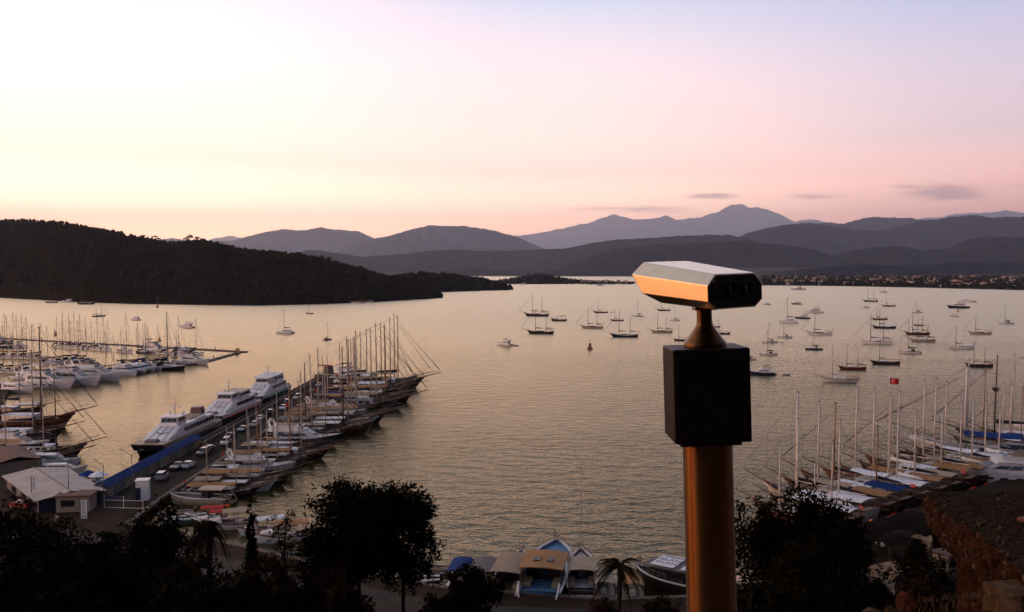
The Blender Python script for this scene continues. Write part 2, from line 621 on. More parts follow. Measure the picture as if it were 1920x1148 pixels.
hill('mountain', [(1040, 508), (1080, 492), (1120, 474), (1180, 463), (1240, 458), (1300, 455), (1340, 453), (1400, 452), (1440, 457), (1490, 462), (1530, 470), (1560, 480), (1600, 470), (1640, 463), (1690, 461), (1730, 470), (1780, 466), (1810, 450), (1850, 443), (1900, 445), (1960, 440), (2100, 450), (2400, 470)],
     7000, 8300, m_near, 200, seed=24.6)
hill('hill', [(1440, 512), (1500, 505), (1560, 500), (1620, 496), (1680, 499), (1740, 497), (1800, 490), (1860, 494), (1920, 490), (2050, 480), (2300, 490)], 4600, 5800, m_near, 120, seed=27.3)
hill('hill', [(800, 512), (850, 506), (880, 502), (915, 505), (950, 507), (1000, 509), (1060, 508), (1110, 505), (1150, 507), (1190, 510), (1240, 512)], 9000, 9900, m_near, 90, seed=30.2, base=-2)

# low plain with the far town, on the right
plain = MB()
front = [(1330, 535, -1), (1440, 535.5, -1), (1560, 536.5, -1), (1700, 539, -1), (1820, 542, -1), (1920, 544.5, -1), (2150, 552, -1)]
fr = [at(a, b, .2) for a, b, _ in front]
vs = []
for p in fr:
    k = p.x / p.y
    for yy, z in ((p.y, -1.5), (p.y + 6, 1.6), (p.y + 500, 5.0), (p.y + 1600, 15.0), (9300, 95.0)):
        vs.append((k * yy, yy, z))
fs = [(i * 5 + j, (i + 1) * 5 + j, (i + 1) * 5 + j + 1, i * 5 + j + 1) for i in range(len(fr) - 1) for j in range(4)]
plain.add(vs, fs)
o = plain.build('shore', m_shore)
tag(o, kind='structure')
far_shore = MB()
vs = []
for px in range(500, 1620, 80):
    k = (px - 960) / F
    for yy, z in ((8600, -1), (8630, 3), (9300, 12), (13500, 60)):
        vs.append((k * yy, yy, z))
fs = [(i * 4 + j, (i + 1) * 4 + j, (i + 1) * 4 + j + 1, i * 4 + j + 1) for i in range(13) for j in range(3)]
far_shore.add(vs, fs)
tag(far_shore.build('shore', m_shore), kind='structure')

# the wooded headland on the left
def left_front(px):
    return at(px, interp([(-400, 556), (0, 559), (140, 567), (250, 571), (480, 574), (600, 571), (700, 567), (780, 562), (830, 559)], px), 0).y


left_ridge = [(-400, 408), (-200, 412), (0, 416), (60, 416), (110, 420), (160, 428), (210, 437), (250, 446), (290, 454), (330, 460), (352, 456), (385, 455), (410, 462), (450, 472), (500, 477), (560, 482), (600, 490), (640, 500), (680, 510),
              (720, 522), (760, 530), (790, 539), (812, 548), (828, 558)]
_, hv, hrows, hnv = hill('headland', left_ridge, left_front, lambda px: left_front(px) * (1.42 if px < 300 else 1.42 - .38 * min(1, (px - 300) / 500)), m_wood, 170, 26, gully=.10, jag=.012, back=1.35, seed=33.0)
pen_ridge = [(690, 533), (720, 526), (760, 521), (800, 519), (850, 522), (900, 528), (930, 536), (958, 543.5)]
_, pv, prows, pnv = hill('headland', pen_ridge, lambda px: at(px, interp([(690, 548), (820, 548.5), (900, 546), (958, 544.5)], px)).y, lambda px: at(px, interp([(690, 548), (820, 548.5), (900, 546), (958, 544.5)], px)).y * 1.12, m_wood, 60, 12, back=1.15, seed=36.0)
isl_ridge = [(880, 531.5), (920, 529), (950, 526), (975, 521), (1000, 516.5), (1018, 516), (1040, 520), (1070, 526), (1110, 529), (1150, 530), (1186, 532)]
_, iv, irows, inv = hill('headland', isl_ridge, lambda px: at(px, 533.5).y, lambda px: at(px, 533.5).y * 1.15, m_wood, 60, 12, back=1.12, seed=39.0)


# a wood of small pines on the headlands; the far mass is one object
def wood(name, grid, rows, nv, count, size, material, seed, vmin=.06, edge=.35):
    rnd = random.Random(seed)
    nx = len(grid) // rows
    mb = MB()
    for _ in range(count):
        i = rnd.uniform(0, nx - 1.001)
        j = (nv - 1) * (1 - abs(rnd.gauss(0, .12))) if rnd.random() < edge else rnd.uniform(vmin * nv, nv + 1)
        j = max(1, min(j, rows - 2))
        i0, j0 = int(i), int(j)
        a, b, c, d = (Vector(grid[(i0 + p) * rows + j0 + q]) for p, q in ((0, 0), (1, 0), (0, 1), (1, 1)))
        u, v = i - i0, j - j0
        p = (a * (1 - u) + b * u) * (1 - v) + (c * (1 - u) + d * u) * v
        if noise.noise(p * .012) < -.28 and j < nv - 4:
            continue
        h = size * rnd.uniform(.55, 1.25)
        r = h * rnd.uniform(.34, .55)
        n = 5
        rings = []
        ph = rnd.uniform(0, 6)
        for zz, rr in ((0.05, .25), (.22, .85), (.5, 1.0), (.78, .62), (1.0, .12)):
            rings.append([(p.x + math.cos(ph + 2 * math.pi * k / n) * r * rr * rnd.uniform(.7, 1.25), p.y + math.sin(ph + 2 * math.pi * k / n) * r * rr * rnd.uniform(.7, 1.25), p.z + h * zz * rnd.uniform(.94, 1.06)) for k in range(n)])
        mb.loft(rings, False, True)
    o = mb.build(name, material)
    tag(o, kind='stuff')
    return o


m_pine_far = mat('far_pine_needles', (.010, .008, .005), .9, var=.5, scale=.08, spec=0.0)
tag(wood('forest', hv, hrows, hnv, 9000, 6.8, m_pine_far, 3), 'dark pine wood covering the headland across the bay', 'forest')
tag(wood('forest', pv, prows, pnv, 1100, 11.0, m_pine_far, 4, edge=.4), 'dark pines massed on the low spit beyond the headland', 'forest')
tag(wood('forest', iv, irows, inv, 900, 7.5, m_pine_far, 5), 'scrubby trees covering the small low islet', 'forest')


# umbrella pines that stand out one by one on the skyline
def skyline_pine(p, h, label, seed):
    rnd = random.Random(seed)
    t = thing('pine_tree', label, 'tree', p, 0, 'pines on the skyline')
    MB().tube([(0, 0, -1), (h * .03, 0, h * .35), (0, 0, h * .7)], h * .035, 5, h * .02).build('trunk', m_pine_far, t)
    mb = MB()
    for _ in range(70):
        a, r = rnd.uniform(0, 6.28), h * .36 * math.sqrt(rnd.random())
        z = h * (.72 + .25 * rnd.random() * (1 - (r / (h * .36)) ** 2)) + rnd.uniform(-.04, .04) * h
        mb.ball((math.cos(a) * r, math.sin(a) * r, z), h * rnd.uniform(.05, .10), 5, 3, .7)
    mb.build('crown', m_pine_far, t)


def grid_at(grid, rows, nv, px, v=1.0):
    best = min(range(len(grid) // rows), key=lambda i: abs(grid[i * rows + nv - 1][0] / grid[i * rows + nv - 1][1] * F + 960 - px))
    return Vector(grid[best * rows + int((nv - 1) * v)])


for k, (px, h, what) in enumerate([(272, 17, 'lone pine first from the left on the bare ridge slope'), (290, 20, 'taller of two pines on the ridge slope'), (300, 16, 'small pine beside the taller ridge pine'),
                                   (346, 20, 'round-topped pine where the second ridge begins'), (354, 24, 'tallest round pine on the crown of the second ridge'), (372, 18, 'pine just past the crown of the second ridge'),
                                   (436, 15, 'pine sticking up midway down the ridge'), (512, 14, 'small pine above the lower ridge shoulder'), (602, 17, 'leaning pine on the lower shoulder near the channel'), (618, 18, 'bushy pine on the lower shoulder near the channel'),
                                   (678, 16, 'last pine on the ridge before the point')]):
    skyline_pine(grid_at(hv, hrows, hnv, px) - Vector((0, 0, 2)), h * .72, what, k)
for k, (px, h, what) in enumerate([(755, 20, 'umbrella pine at the near end of the low spit'), (772, 26, 'wide umbrella pine on the low spit'), (792, 27, 'tallest umbrella pine on the low spit'), (812, 22, 'umbrella pine right of the tallest one on the spit'),
                                   (832, 26, 'dense umbrella pine near the middle of the spit'), (866, 18, 'smaller pine farther out on the spit'), (884, 17, 'last clear pine before the tip of the spit')]):
    skyline_pine(grid_at(pv, prows, pnv, px) - Vector((0, 0, 2)), h * .62, what, 40 + k)

# ---------------------------------------------------------------- far town along the plain
house_walls = [mat('far_wall_pale', (.42, .36, .31), .8), mat('far_wall_cream', (.36, .28, .2), .8), mat('far_wall_grey', (.25, .23, .22), .8)]
m_far_roof = mat('far_roof_tile', (.20, .075, .045), .85)
m_far_glass = mat('far_window', (.03, .03, .035), .3)
hm, rm = [], []
for k in range(3):
    w, d, h = ((11, 9, 6), (16, 10, 8), (9, 9, 9))[k]
    hm.append(MB().box(-w / 2, w / 2, -d / 2, d / 2, -1.5, h).mesh('wall', house_walls[k]))
    rm.append(MB().hexa([(-w / 2 - .5, -d / 2 - .5, h + .02), (w / 2 + .5, -d / 2 - .5, h + .02), (w / 2 + .5, d / 2 + .5, h + .02), (-w / 2 - .5, d / 2 + .5, h + .02)],
                       [(-w / 2 + 2, -.3, h + 2.4), (w / 2 - 2, -.3, h + 2.4), (w / 2 - 2, .3, h + 2.4), (-w / 2 + 2, .3, h + 2.4)]).mesh('roof', m_far_roof))
rnd = random.Random(11)


def plain_z(px, y):
    y0 = at(px, interp([(a, b) for a, b, _ in front], px), .2).y
    d = y - y0
    return interp([(0, 1.5), (6, 1.6), (500, 5), (1600, 15), (5000, 70)], d), y0


for k in range(190):
    if k < 160:
        px = rnd.uniform(1445, 1945)
        z, y0 = plain_z(px, 0)
        y = y0 + 60 + 1700 * rnd.random() ** 1.4
        z, _ = plain_z(px, y)
        lab, grp = 'tiny pale house among trees in the far town beyond the moored boats', 'far town houses'
    else:
        px = rnd.uniform(1090, 1184)
        y = at(px, 532.3, 2).y + rnd.uniform(0, 260)
        z = 3
        lab, grp = 'tiny pale house on the low shore beside the islet', 'houses beside the islet'
    i = rnd.choice((0, 0, 1, 1, 2))
    t = thing('house', lab, 'house', ((px - 960) / F * y, y, z), rnd.uniform(0, 3.1), grp)
    s = rnd.uniform(.7, 1.35)
    t.scale = (s, s, s * rnd.uniform(.8, 1.1))
    ob('wall', hm[i], t)
    if rnd.random() < .75:
        ob('roof', rm[i], t)
tb = MB()
for k in range(2600):
    px = rnd.uniform(1430, 2000) if k < 2200 else rnd.uniform(1090, 1190)
    if k < 2200:
        _, y0 = plain_z(px, 0)
        y = y0 + 25 + 1900 * rnd.random() ** 1.5
        z, _ = plain_z(px, y)
    else:
        y = at(px, 532.6, 2).y + rnd.uniform(0, 300)
        z = 2
    h = rnd.uniform(5, 11) * (1 if k < 2200 else .6)
    r = h * rnd.uniform(.4, .8)
    x = (px - 960) / F * y
    tb.loft([[(x + math.cos(a * 1.2566) * r * q * rnd.uniform(.8, 1.2), y + math.sin(a * 1.2566) * r * q, z + h * zz) for a in range(5)] for zz, q in ((0, .5), (.35, 1), (.75, .8), (1, .15))], False, True)
tag(tb.build('treeline', m_pine_far), 'dark belt of trees between the houses of the far town', 'trees', kind='stuff')

# ---------------------------------------------------------------- evening haze over the bay
hz = MB()
hz.box(-118000, 118000, -2500, HAZE_FAR, -60, HAZE_TOP)
hm_ = bpy.data.materials.new('evening_haze')
hm_.use_nodes = True
t = hm_.node_tree
t.nodes.remove(t.nodes['Principled BSDF'])
pvn = t.nodes.new('ShaderNodeVolumePrincipled')
pvn.inputs['Color'].default_value = (.70, .80, 1.0, 1)
pvn.inputs['Density'].default_value = HAZE_D
pvn.inputs['Anisotropy'].default_value = .35
t.links.new(pvn.outputs[0], t.nodes['Material Output'].inputs['Volume'])
haze = hz.build('haze', hm_)
tag(haze, 'thin mauve evening haze over the bay', 'haze', kind='stuff')

# ---------------------------------------------------------------- coin binoculars on the terrace
def steel(name, c, rough, aniso=0.0, var=.12):
    m = mat(name, c, rough, 1.0, var, 40.0, .02)
    return m


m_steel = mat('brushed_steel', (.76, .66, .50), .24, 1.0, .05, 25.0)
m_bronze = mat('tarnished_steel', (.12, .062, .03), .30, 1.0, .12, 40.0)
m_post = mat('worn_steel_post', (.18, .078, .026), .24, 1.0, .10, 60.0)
for m_ in (m_post, m_bronze):
    # brushed round the tube: the highlight is drawn out along the tube
    t_ = m_.node_tree
    b_ = t_.nodes['Principled BSDF']
    tg = t_.nodes.new('ShaderNodeTangent')
    tg.direction_type = 'RADIAL'
    tg.axis = 'Z'
    t_.links.new(tg.outputs[0], b_.inputs['Tangent'])
    b_.inputs['Anisotropic'].default_value = .92
    b_.inputs['Anisotropic Rotation'].default_value = .25
    b_.inputs['Roughness'].default_value = .36
m_box = mat('dark_painted_steel', (.016, .009, .006), .5, 0.0, .25, 25.0, spec=.15)
m_black = mat('black_rubber', (.006, .004, .004), .6, spec=.2) if True else mat('x', (.012, .012, .012), .55, 0, .2, 30)
m_lens = mat('eyepiece_glass', (.01, .01, .012), .08, 0, .05, 10, spec=.8)
VX, VY = .655, 3.0
viewer = thing('coin_binoculars', 'steel coin-operated binoculars on a post with dark coin box, in the foreground', 'binoculars', (VX, VY, CAM_H - 1.62))
viewer.rotation_euler = (0, R(-1.9), 0)
viewer.location.x += .045
Z0 = CAM_H - 1.62


def vz(z):
    return z - Z0


# post
mb = MB()
n = 40
mb.loft([[(.084 * math.cos(2 * math.pi * k / n), .084 * math.sin(2 * math.pi * k / n), z) for k in range(n)] for z in (0, .5, 1.06)], False, False)
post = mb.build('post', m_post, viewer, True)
mb = MB()
mb.loft([[(r * math.cos(2 * math.pi * k / n), r * math.sin(2 * math.pi * k / n), z) for k in range(n)] for r, z in ((.16, -.02), (.16, .012), (.15, .018), (.09, .02))])
mb.build('base_plate', m_post, post, False)


def rounded_box(x0, x1, y0, y1, z0, z1, bevel, name, material, parent, seg=3):
    bm = bmesh.new()
    bmesh.ops.create_cube(bm, size=1.0)
    for v in bm.verts:
        v.co = Vector((x0 if v.co.x < 0 else x1, y0 if v.co.y < 0 else y1, z0 if v.co.z < 0 else z1))
    bmesh.ops.bevel(bm, geom=list(bm.edges), offset=bevel, segments=seg, profile=.5, affect='EDGES')
    me = bpy.data.meshes.new(name)
    bm.to_mesh(me)
    bm.free()
    me.materials.append(material)
    me.polygons.foreach_set('use_smooth', [len(p.vertices) > 0 and p.area < .0004 for p in me.polygons])
    return ob(name, me, parent)


bx0, bx1 = -.127, .127
zb0, zb1 = vz(42.436), vz(42.748)
cbox = rounded_box(bx0, bx1, -.098, .105, zb0, zb1, .006, 'coin_box', m_box, viewer)
# door of the coin box set into its front, with coin slot and lock
rounded_box(bx0 + .012, bx1 - .012, -.1015, -.097, zb0 + .012, zb1 - .014, .002, 'door', m_box, cbox)
rounded_box(-.02, .02, -.105, -.1005, zb1 - .115, zb1 - .095, .002, 'coin_slot', m_black, cbox)
mb = MB()
mb.loft([[(.085 + .011 * math.cos(2 * math.pi * k / 16), y, vz(42.58) + .011 * math.sin(2 * math.pi * k / 16)) for k in range(16)] for y in (-.1, -.106)])
mb.build('lock', m_black, cbox)
rounded_box(bx0 + .02, bx1 - .03, -.085, .09, zb0 - .012, zb0 + .004, .003, 'bottom_plate', m_box, cbox)

# cone and neck
mb = MB()
prof = [(.070, vz(42.745)), (.072, vz(42.752)), (.072, vz(42.762)), (.066, vz(42.768)), (.050, vz(42.790)), (.034, vz(42.812)), (.0275, vz(42.822)), (.0265, vz(42.835))]
mb.loft([[(r * math.cos(2 * math.pi * k / 32), r * math.sin(2 * math.pi * k / 32), z) for k in range(32)] for r, z in prof], False, False)
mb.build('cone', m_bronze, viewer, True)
mb = MB()
mb.loft([[(r * math.cos(2 * math.pi * k / 32), r * math.sin(2 * math.pi * k / 32), z) for k in range(32)] for r, z in ((.0255, vz(42.83)), (.0255, vz(42.92)))], False, False)
neck = mb.build('neck', m_bronze, viewer, True)
mb = MB()
for s in (-1, 1):
    mb.box(s * .030 - .006, s * .030 + .006, -.03, .03, vz(42.872), vz(42.915))
mb.build('yoke', m_bronze, neck)

# head: eight-sided tapered case, eyepieces towards us, objectives out over the bay
PHI = R(35)
fwd = Vector((-math.sin(PHI), math.cos(PHI), 0))
rgt = Vector((math.cos(PHI), math.sin(PHI), 0))
rear_c = Vector(((1376.5 - 960) / F * 2.86 - VX + .006, 2.86 - VY, 0))
rear_c.x += .006


def section(c, zs, w, inset, shift):
    """zs: top, upper bevel, lower bevel, bottom ; shift: forward overhang per level"""
    t_, u_, l_, b_ = zs
    h = w / 2
    H = [h + (.150 - .129) * d / .312 if any(shift) else h for d in shift]
    pts = [(-H[0] + inset, t_, 0), (H[0] - inset, t_, 0), (H[1], u_, 1), (H[2], l_, 2), (H[3] - inset, b_, 3), (-H[3] + inset, b_, 3), (-H[2], l_, 2), (-H[1], u_, 1)]
    return [c + rgt * a + fwd * shift[k] + Vector((0, 0, vz(CAM_H + z))) for a, z, k in pts]


rear = section(rear_c, (-.006, -.041, -.094, -.119), .258, .036, (0, 0, 0, 0))
frnt = section(rear_c + fwd * .312, (.041, .000, -.066, -.099), .300, .044, (0, .012, -.035, -.075))
bm = bmesh.new()
va = [bm.verts.new(p) for p in rear]
vb = [bm.verts.new(p) for p in frnt]
for k in range(8):
    bm.faces.new((va[k], va[(k + 1) % 8], vb[(k + 1) % 8], vb[k]))
bm.faces.new(va)
bm.faces.new(list(reversed(vb)))
bmesh.ops.recalc_face_normals(bm, faces=bm.faces)
bmesh.ops.bevel(bm, geom=list(bm.edges), offset=.0022, segments=2, profile=.6, affect='EDGES')
me = bpy.data.meshes.new('head')
bm.to_mesh(me)
bm.free()
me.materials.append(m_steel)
head = ob('head', me, viewer)
# rear cover plate, dark, with two eyepieces
rp = section(rear_c - fwd * .0035, (-.012, -.0435, -.092, -.113), .246, .034, (0, 0, 0, 0))
rp2 = section(rear_c + fwd * .002, (-.009, -.0425, -.093, -.116), .252, .035, (0, 0, 0, 0))
MB().loft([rp2, rp]).build('eyepiece_plate', m_black, head)
for s, px in ((-1, 1363.5), (1, 1404)):
    c = rear_c + rgt * (s * .037 + .009) + Vector((0, 0, vz(CAM_H - .0555)))
    mb = MB()
    rings = []
    for r, d in ((.026, .002), (.026, -.012), (.024, -.016), (.018, -.016), (.016, -.004)):
        rings.append([c + rgt * (r * math.cos(2 * math.pi * k / 24)) + Vector((0, 0, r * math.sin(2 * math.pi * k / 24))) + fwd * d for k in range(24)])
    mb.loft(rings, True, False)
    e = mb.build('eyepiece', m_black, head, True)
    MB().loft([[c + rgt * (r * math.cos(2 * math.pi * k / 24)) + Vector((0, 0, r * math.sin(2 * math.pi * k / 24))) + fwd * -.005 for k in range(24)] for r in (.0165, .001)], False, True).build('lens', m_lens, e)
    # objective window at the far end
    c2 = rear_c + fwd * .306 + rgt * (s * .06) + Vector((0, 0, vz(CAM_H - .03)))
    MB().loft([[c2 + rgt * (r * math.cos(2 * math.pi * k / 24)) + Vector((0, 0, r * math.sin(2 * math.pi * k / 24))) + fwd * d for k in range(24)] for r, d in ((.036, -.03), (.036, .006), (.03, .006), (.028, -.004))]).build('objective', m_lens, head, True)
# fasteners and the riveted seam along the case
scr = MB().loft([[(.0042 * math.cos(a * math.pi / 4), d, .0042 * math.sin(a * math.pi / 4)) for a in range(8)] for d in (.003, -.0018)]).mesh('screw', m_bronze)
for a_, z_ in ((-.105, -.030), (.105, -.030), (-.105, -.098), (.105, -.098)):
    o = ob('screw', scr, head)
    o.location = rear_c + rgt * a_ + fwd * -.0045 + Vector((0, 0, vz(CAM_H + z_)))
    o.rotation_euler = (0, 0, PHI)
for x_ in (-.108, .108):
    for z_ in (zb0 + .03, zb1 - .03):
        o = ob('screw', scr, cbox)
        o.location = (x_, -.1025, z_)

# ---------------------------------------------------------------- boats
P = {
    'white': mat('white_gelcoat', (.70, .70, .70), .4, var=.08, scale=.6),
    'cream': mat('cream_paint', (.38, .30, .21), .55, var=.12),
    'navy': mat('navy_hull_paint', (.012, .016, .035), .3, var=.2),
    'black': mat('black_hull_paint', (.010, .010, .011), .3, var=.2),
    'wood': mat('varnished_mahogany', (.055, .018, .008), .4, var=.3, scale=2.5),
    'dark': mat('dark_stained_wood', (.018, .009, .006), .45, var=.3, scale=2.5),
    'red': mat('dark_red_hull_paint', (.07, .012, .01), .45, var=.2),
    'orange': mat('honey_varnish', (.13, .045, .014), .45, var=.25, scale=2.5),
    'blue': mat('sky_blue_paint', (.10, .25, .42), .4, var=.15),
    'royal': mat('royal_blue_cloth', (.007, .035, .15), .8, var=.2, scale=3, spec=.08),
    'green': mat('sea_green_paint', (.10, .22, .18), .45, var=.2),
    'teak': mat('bleached_teak', (.105, .062, .036), .75, var=.3, scale=5),
    'tan': mat('tan_awning_cloth', (.33, .185, .085), .85, var=.18, scale=2, spec=.08),
    'ecru': mat('ecru_awning_cloth', (.36, .29, .21), .85, var=.15, scale=2, spec=.08),
    'sail': mat('white_awning_cloth', (.74, .76, .80), .75, var=.10, scale=2, spec=.08),
    'grey': mat('grey_awning_cloth', (.17, .16, .15), .8, var=.15, scale=2, spec=.08),
    'redcloth': mat('red_awning_cloth', (.42, .04, .03), .8, var=.15, scale=2, spec=.08),
    'glass': mat('dark_tinted_glass', (.012, .013, .016), .12, var=.1, spec=.7),
    'mastw': mat('pale_mast_paint', (.36, .31, .27), .45, var=.1),
    'mastx': mat('white_mast_paint', (.62, .56, .52), .45, var=.1),
    'mastd': mat('dark_mast_varnish', (.045, .028, .018), .4, var=.15),
    'mastt': mat('honey_mast_varnish', (.30, .15, .06), .4, var=.15),
    'alu': mat('grey_anodised_mast', (.05, .043, .04), .5, .0, var=.1),
    'wire': mat('rigging_wire', (.05, .045, .04), .5, var=.1),
    'chrome': mat('polished_rail', (.20, .18, .165), .4, .6, var=.1),
    'flag': mat('red_flag_cloth', (.55, .012, .016), .7, var=.1),
    'flagwhite': mat('white_flag_print', (.8, .8, .8), .7, var=.05),
    'orangecloth': mat('orange_sail_cover', (.55, .17, .03), .8, var=.15, spec=.08),
    'darkcloth': mat('navy_sail_cover', (.014, .016, .03), .85, var=.2, spec=.08),
    'blackcloth': mat('black_awning_cloth', (.014, .011, .010), .95, var=.2, spec=0.0),  # plain near-black cloth for the cafe awnings
    'buoyr': mat('orange_buoy_paint', (.22, .045, .015), .6, var=.2),
    'buoyy': mat('yellow_buoy_paint', (.42, .26, .03), .5, var=.2),
    'rubber': mat('grey_inflatable_tube', (.22, .21, .21), .7, var=.15),
    'stripe_red': mat('red_stripe_paint', (.42, .03, .03), .4, var=.1),
    'stripe_green': mat('teal_stripe_paint', (.06, .32, .30), .4, var=.1),
}


class Proto:
    """parts of one kind of boat; put() sets an instance of it into the bay"""

    def __init__(s, length):
        s.L = length
        s.parts = []

    def add(s, name, mb, m, parent=None, smooth=False, label=None):
        if name in ('railing', 'bow_rail', 'bench', 'side_bench', 'stern_quarter', 'davits'):
            # port and starboard pieces are parts of their own; so are bow and stern rails
            groups = {}
            for f in mb.f:
                c = [sum(mb.v[i][k] for i in f) / len(f) for k in (0, 1)]
                groups.setdefault((c[1] > 0, name == 'railing' and c[0] > .5), []).append(f)
            if len(groups) > 1:
                for fs in groups.values():
                    q = MB()
                    idx = {}
                    for f in fs:
                        for i in f:
                            if i not in idx:
                                idx[i] = len(q.v)
                                q.v.append(mb.v[i])
                        q.f.append(tuple(idx[i] for i in f))
                    s.parts.append((name if name != 'davits' else 'davit', q.mesh(name, P[m], smooth), parent, label))
                return len(s.parts) - 1
        s.parts.append((name, mb.mesh(name, P[m] if isinstance(m, str) else m, smooth), parent, label))
        return len(s.parts) - 1

    def put(s, name, label, cat, loc, rz, scale=1.0, group=None, skip=()):
        t = thing(name, label, cat, loc, rz, group)
        t.scale = (scale, scale, scale)
        t.rotation_euler = (random.uniform(-.008, .008), random.uniform(-.006, .006), rz)
        made = []
        for nm, me, par, lab in s.parts:
            if nm in skip:
                made.append(None)
                continue
            o = ob(nm, me, t if par is None or made[par] is None else made[par])
            if lab:
                o['label'] = lab
            made.append(o)
        return t


def hull_shape(L, B, mid, bow, stern, sw=.75, rake=.10, n=15, bulw=.45, flare=.86, full=2.3, draft=.8):
    """returns hull, deck, gunwale builders and the sheer function"""
    def half(s):
        if s < .42:
            return B / 2 * (sw + (1 - sw) * math.sin(s / .42 * math.pi / 2))
        return B / 2 * max(.012, 1 - ((s - .42) / .58) ** full)

    def sheer(s):
        return mid + (bow - mid) * max(0, (s - .35) / .65) ** 2.0 + (stern - mid) * max(0, (.35 - s) / .35) ** 1.8

    rings, deck, gun_o, gun_i = [], [], [], []
    for i in range(n):
        s = i / (n - 1)
        s = s if s < .5 else .5 + (s - .5)
        b, h = half(s), sheer(s)
        x = -L / 2 + s * L

        def rk(z):
            return x - rake * L * (s ** 4) * (1 - (z + draft) / (h + draft)) - (-.03 * L * (1 - s) ** 6) * (1 - (z + draft) / (h + draft))

        prof = [(h, b), (h * .55, b * (.94 if s < .7 else .94 - .22 * (s - .7) / .3)), (.0, b * (flare if s < .6 else flare - .45 * (s - .6) / .4)), (-draft * .6, b * .5), (-draft, .02)]
        r = [(rk(z), y, z) for z, y in prof] + [(rk(z), -y, z) for z, y in reversed(prof)]
        rings.append(r)
        zd = h - bulw
        yd = max(.01, b * .965 - .03)
        deck.append([(x if s < .97 else x - .02 * L, yd, zd), (x if s < .97 else x - .02 * L, 0, zd + .06), (x if s < .97 else x - .02 * L, -yd, zd)])
        gun_o.append((x, b))
        gun_i.append((x, max(.005, b - .22)))
    hull = MB()
    m = len(rings[0])
    vs = [p for r in rings for p in r]
    fs = []
    for i in range(n - 1):
        for k in range(m - 1):
            a = i * m + k
            fs.append((a, a + m, a + m + 1, a + 1))
    fs.append(tuple(range(m)))
    hull.add(vs, fs)
    # inner face of the bulwark
    iv = []
    for i in range(n):
        x, b = gun_i[i]
        h = sheer(i / (n - 1))
        iv += [(x, b, h), (x, b, h - bulw - .03), (x, -b, h), (x, -b, h - bulw - .03)]
    hull.add(iv, [q for i in range(n - 1) for q in ((i * 4, i * 4 + 4, i * 4 + 5, i * 4 + 1), (i * 4 + 3, i * 4 + 7, i * 4 + 6, i * 4 + 2))])
    dk = MB()
    dk.loft(deck, False, False, False)
    g = MB()
    for sgn in (1, -1):
        for i in range(n - 1):
            h0, h1 = sheer(i / (n - 1)) + .012, sheer((i + 1) / (n - 1)) + .012
            (xa, ba), (xb, bb) = gun_o[i], gun_o[i + 1]
            (xc, bc), (xd, bd) = gun_i[i], gun_i[i + 1]
            o = .05
            b0 = [(xa, sgn * (ba + o), h0 - .12), (xb, sgn * (bb + o), h1 - .12), (xd, sgn * (bd - .01), h1 - .12), (xc, sgn * (bc - .01), h0 - .12)]
            g.hexa(b0, [(p[0], p[1], p[2] + .16) for p in b0])
    return hull, dk, g, sheer, half


def rig(pr, x, z0, h, r, mt, lod, bow_pt, stern_pt, halfb, label=None, boom=None, boomm='darkcloth', spread=(.5, .74), furl=None, furlm='darkcloth'):
    if mt == 'mastx':
        r *= 1.35
    i = pr.add('mast', MB().tube([(x, 0, z0), (x - .004 * h, 0, z0 + h * .5), (x - .012 * h, 0, z0 + h)], r if lod else r * 1.5, 8 if lod else 6, (r if lod else r * 1.4) * .62), mt if lod else 'mastd', smooth=True, label=label)
    top = (x - .012 * h, 0, z0 + h)
    if lod:
        for f in spread:
            w = .085 * h * (1.25 - f * .6)
            pr.add('spreader', MB().tube([(x - .006 * h, -w, z0 + h * f + .1), (x - .006 * h, 0, z0 + h * f), (x - .006 * h, w, z0 + h * f + .1)], .05, 4), mt, i)
        pr.add('masthead', MB().box(top[0] - .25, top[0] + .25, -.18, .18, top[2], top[2] + .14).tube([(top[0], 0, top[2]), (top[0], 0, top[2] + 1.0)], .03, 4), 'wire', i)
    wr = .022 if lod else .03
    rg = MB()
    if bow_pt:
        rg.tube([top, bow_pt], wr, 3)
    if stern_pt:
        rg.tube([top, stern_pt], wr, 3)
    for s in (-1, 1):
        if lod:
            w = .085 * h * .9
            rg.tube([top, (x, s * w, z0 + h * spread[-1]), (x - .3, s * halfb, z0 + .3)], wr, 3)
            rg.tube([(x, 0, z0 + h * spread[0]), (x - .9, s * halfb, z0 + .3)], wr, 3)
    if rg.v:
        pr.add('rigging', rg, 'wire', i)
    if furl:
        a, b = Vector(furl[0]), Vector(furl[1])
        pr.add('furled_jib', MB().tube([a.lerp(b, .04), a.lerp(b, .4), a.lerp(b, .93)], (.13 if furlm == 'orangecloth' else .085) if lod else .08, 6, .04), furlm, i, True)
    if boom:
        bl, bz = boom
        k = pr.add('boom', MB().tube([(x - .15, 0, bz), (x - bl, 0, bz + .12)], .09, 6), mt, i)
        pr.add('furled_sail', MB().loft([[(x - .3 - (bl - .6) * q, w * math.cos(a * math.pi / 4), bz + .08 + hh * (1 + math.sin(a * math.pi / 4)) / 2 + q * .1) for a in range(8)] for q, w, hh in ((0, .10, .85), (.15, .24, .7), (.5, .24, .52), (.85, .18, .4), (1, .06, .2))]), boomm, k, True)
    return i, top


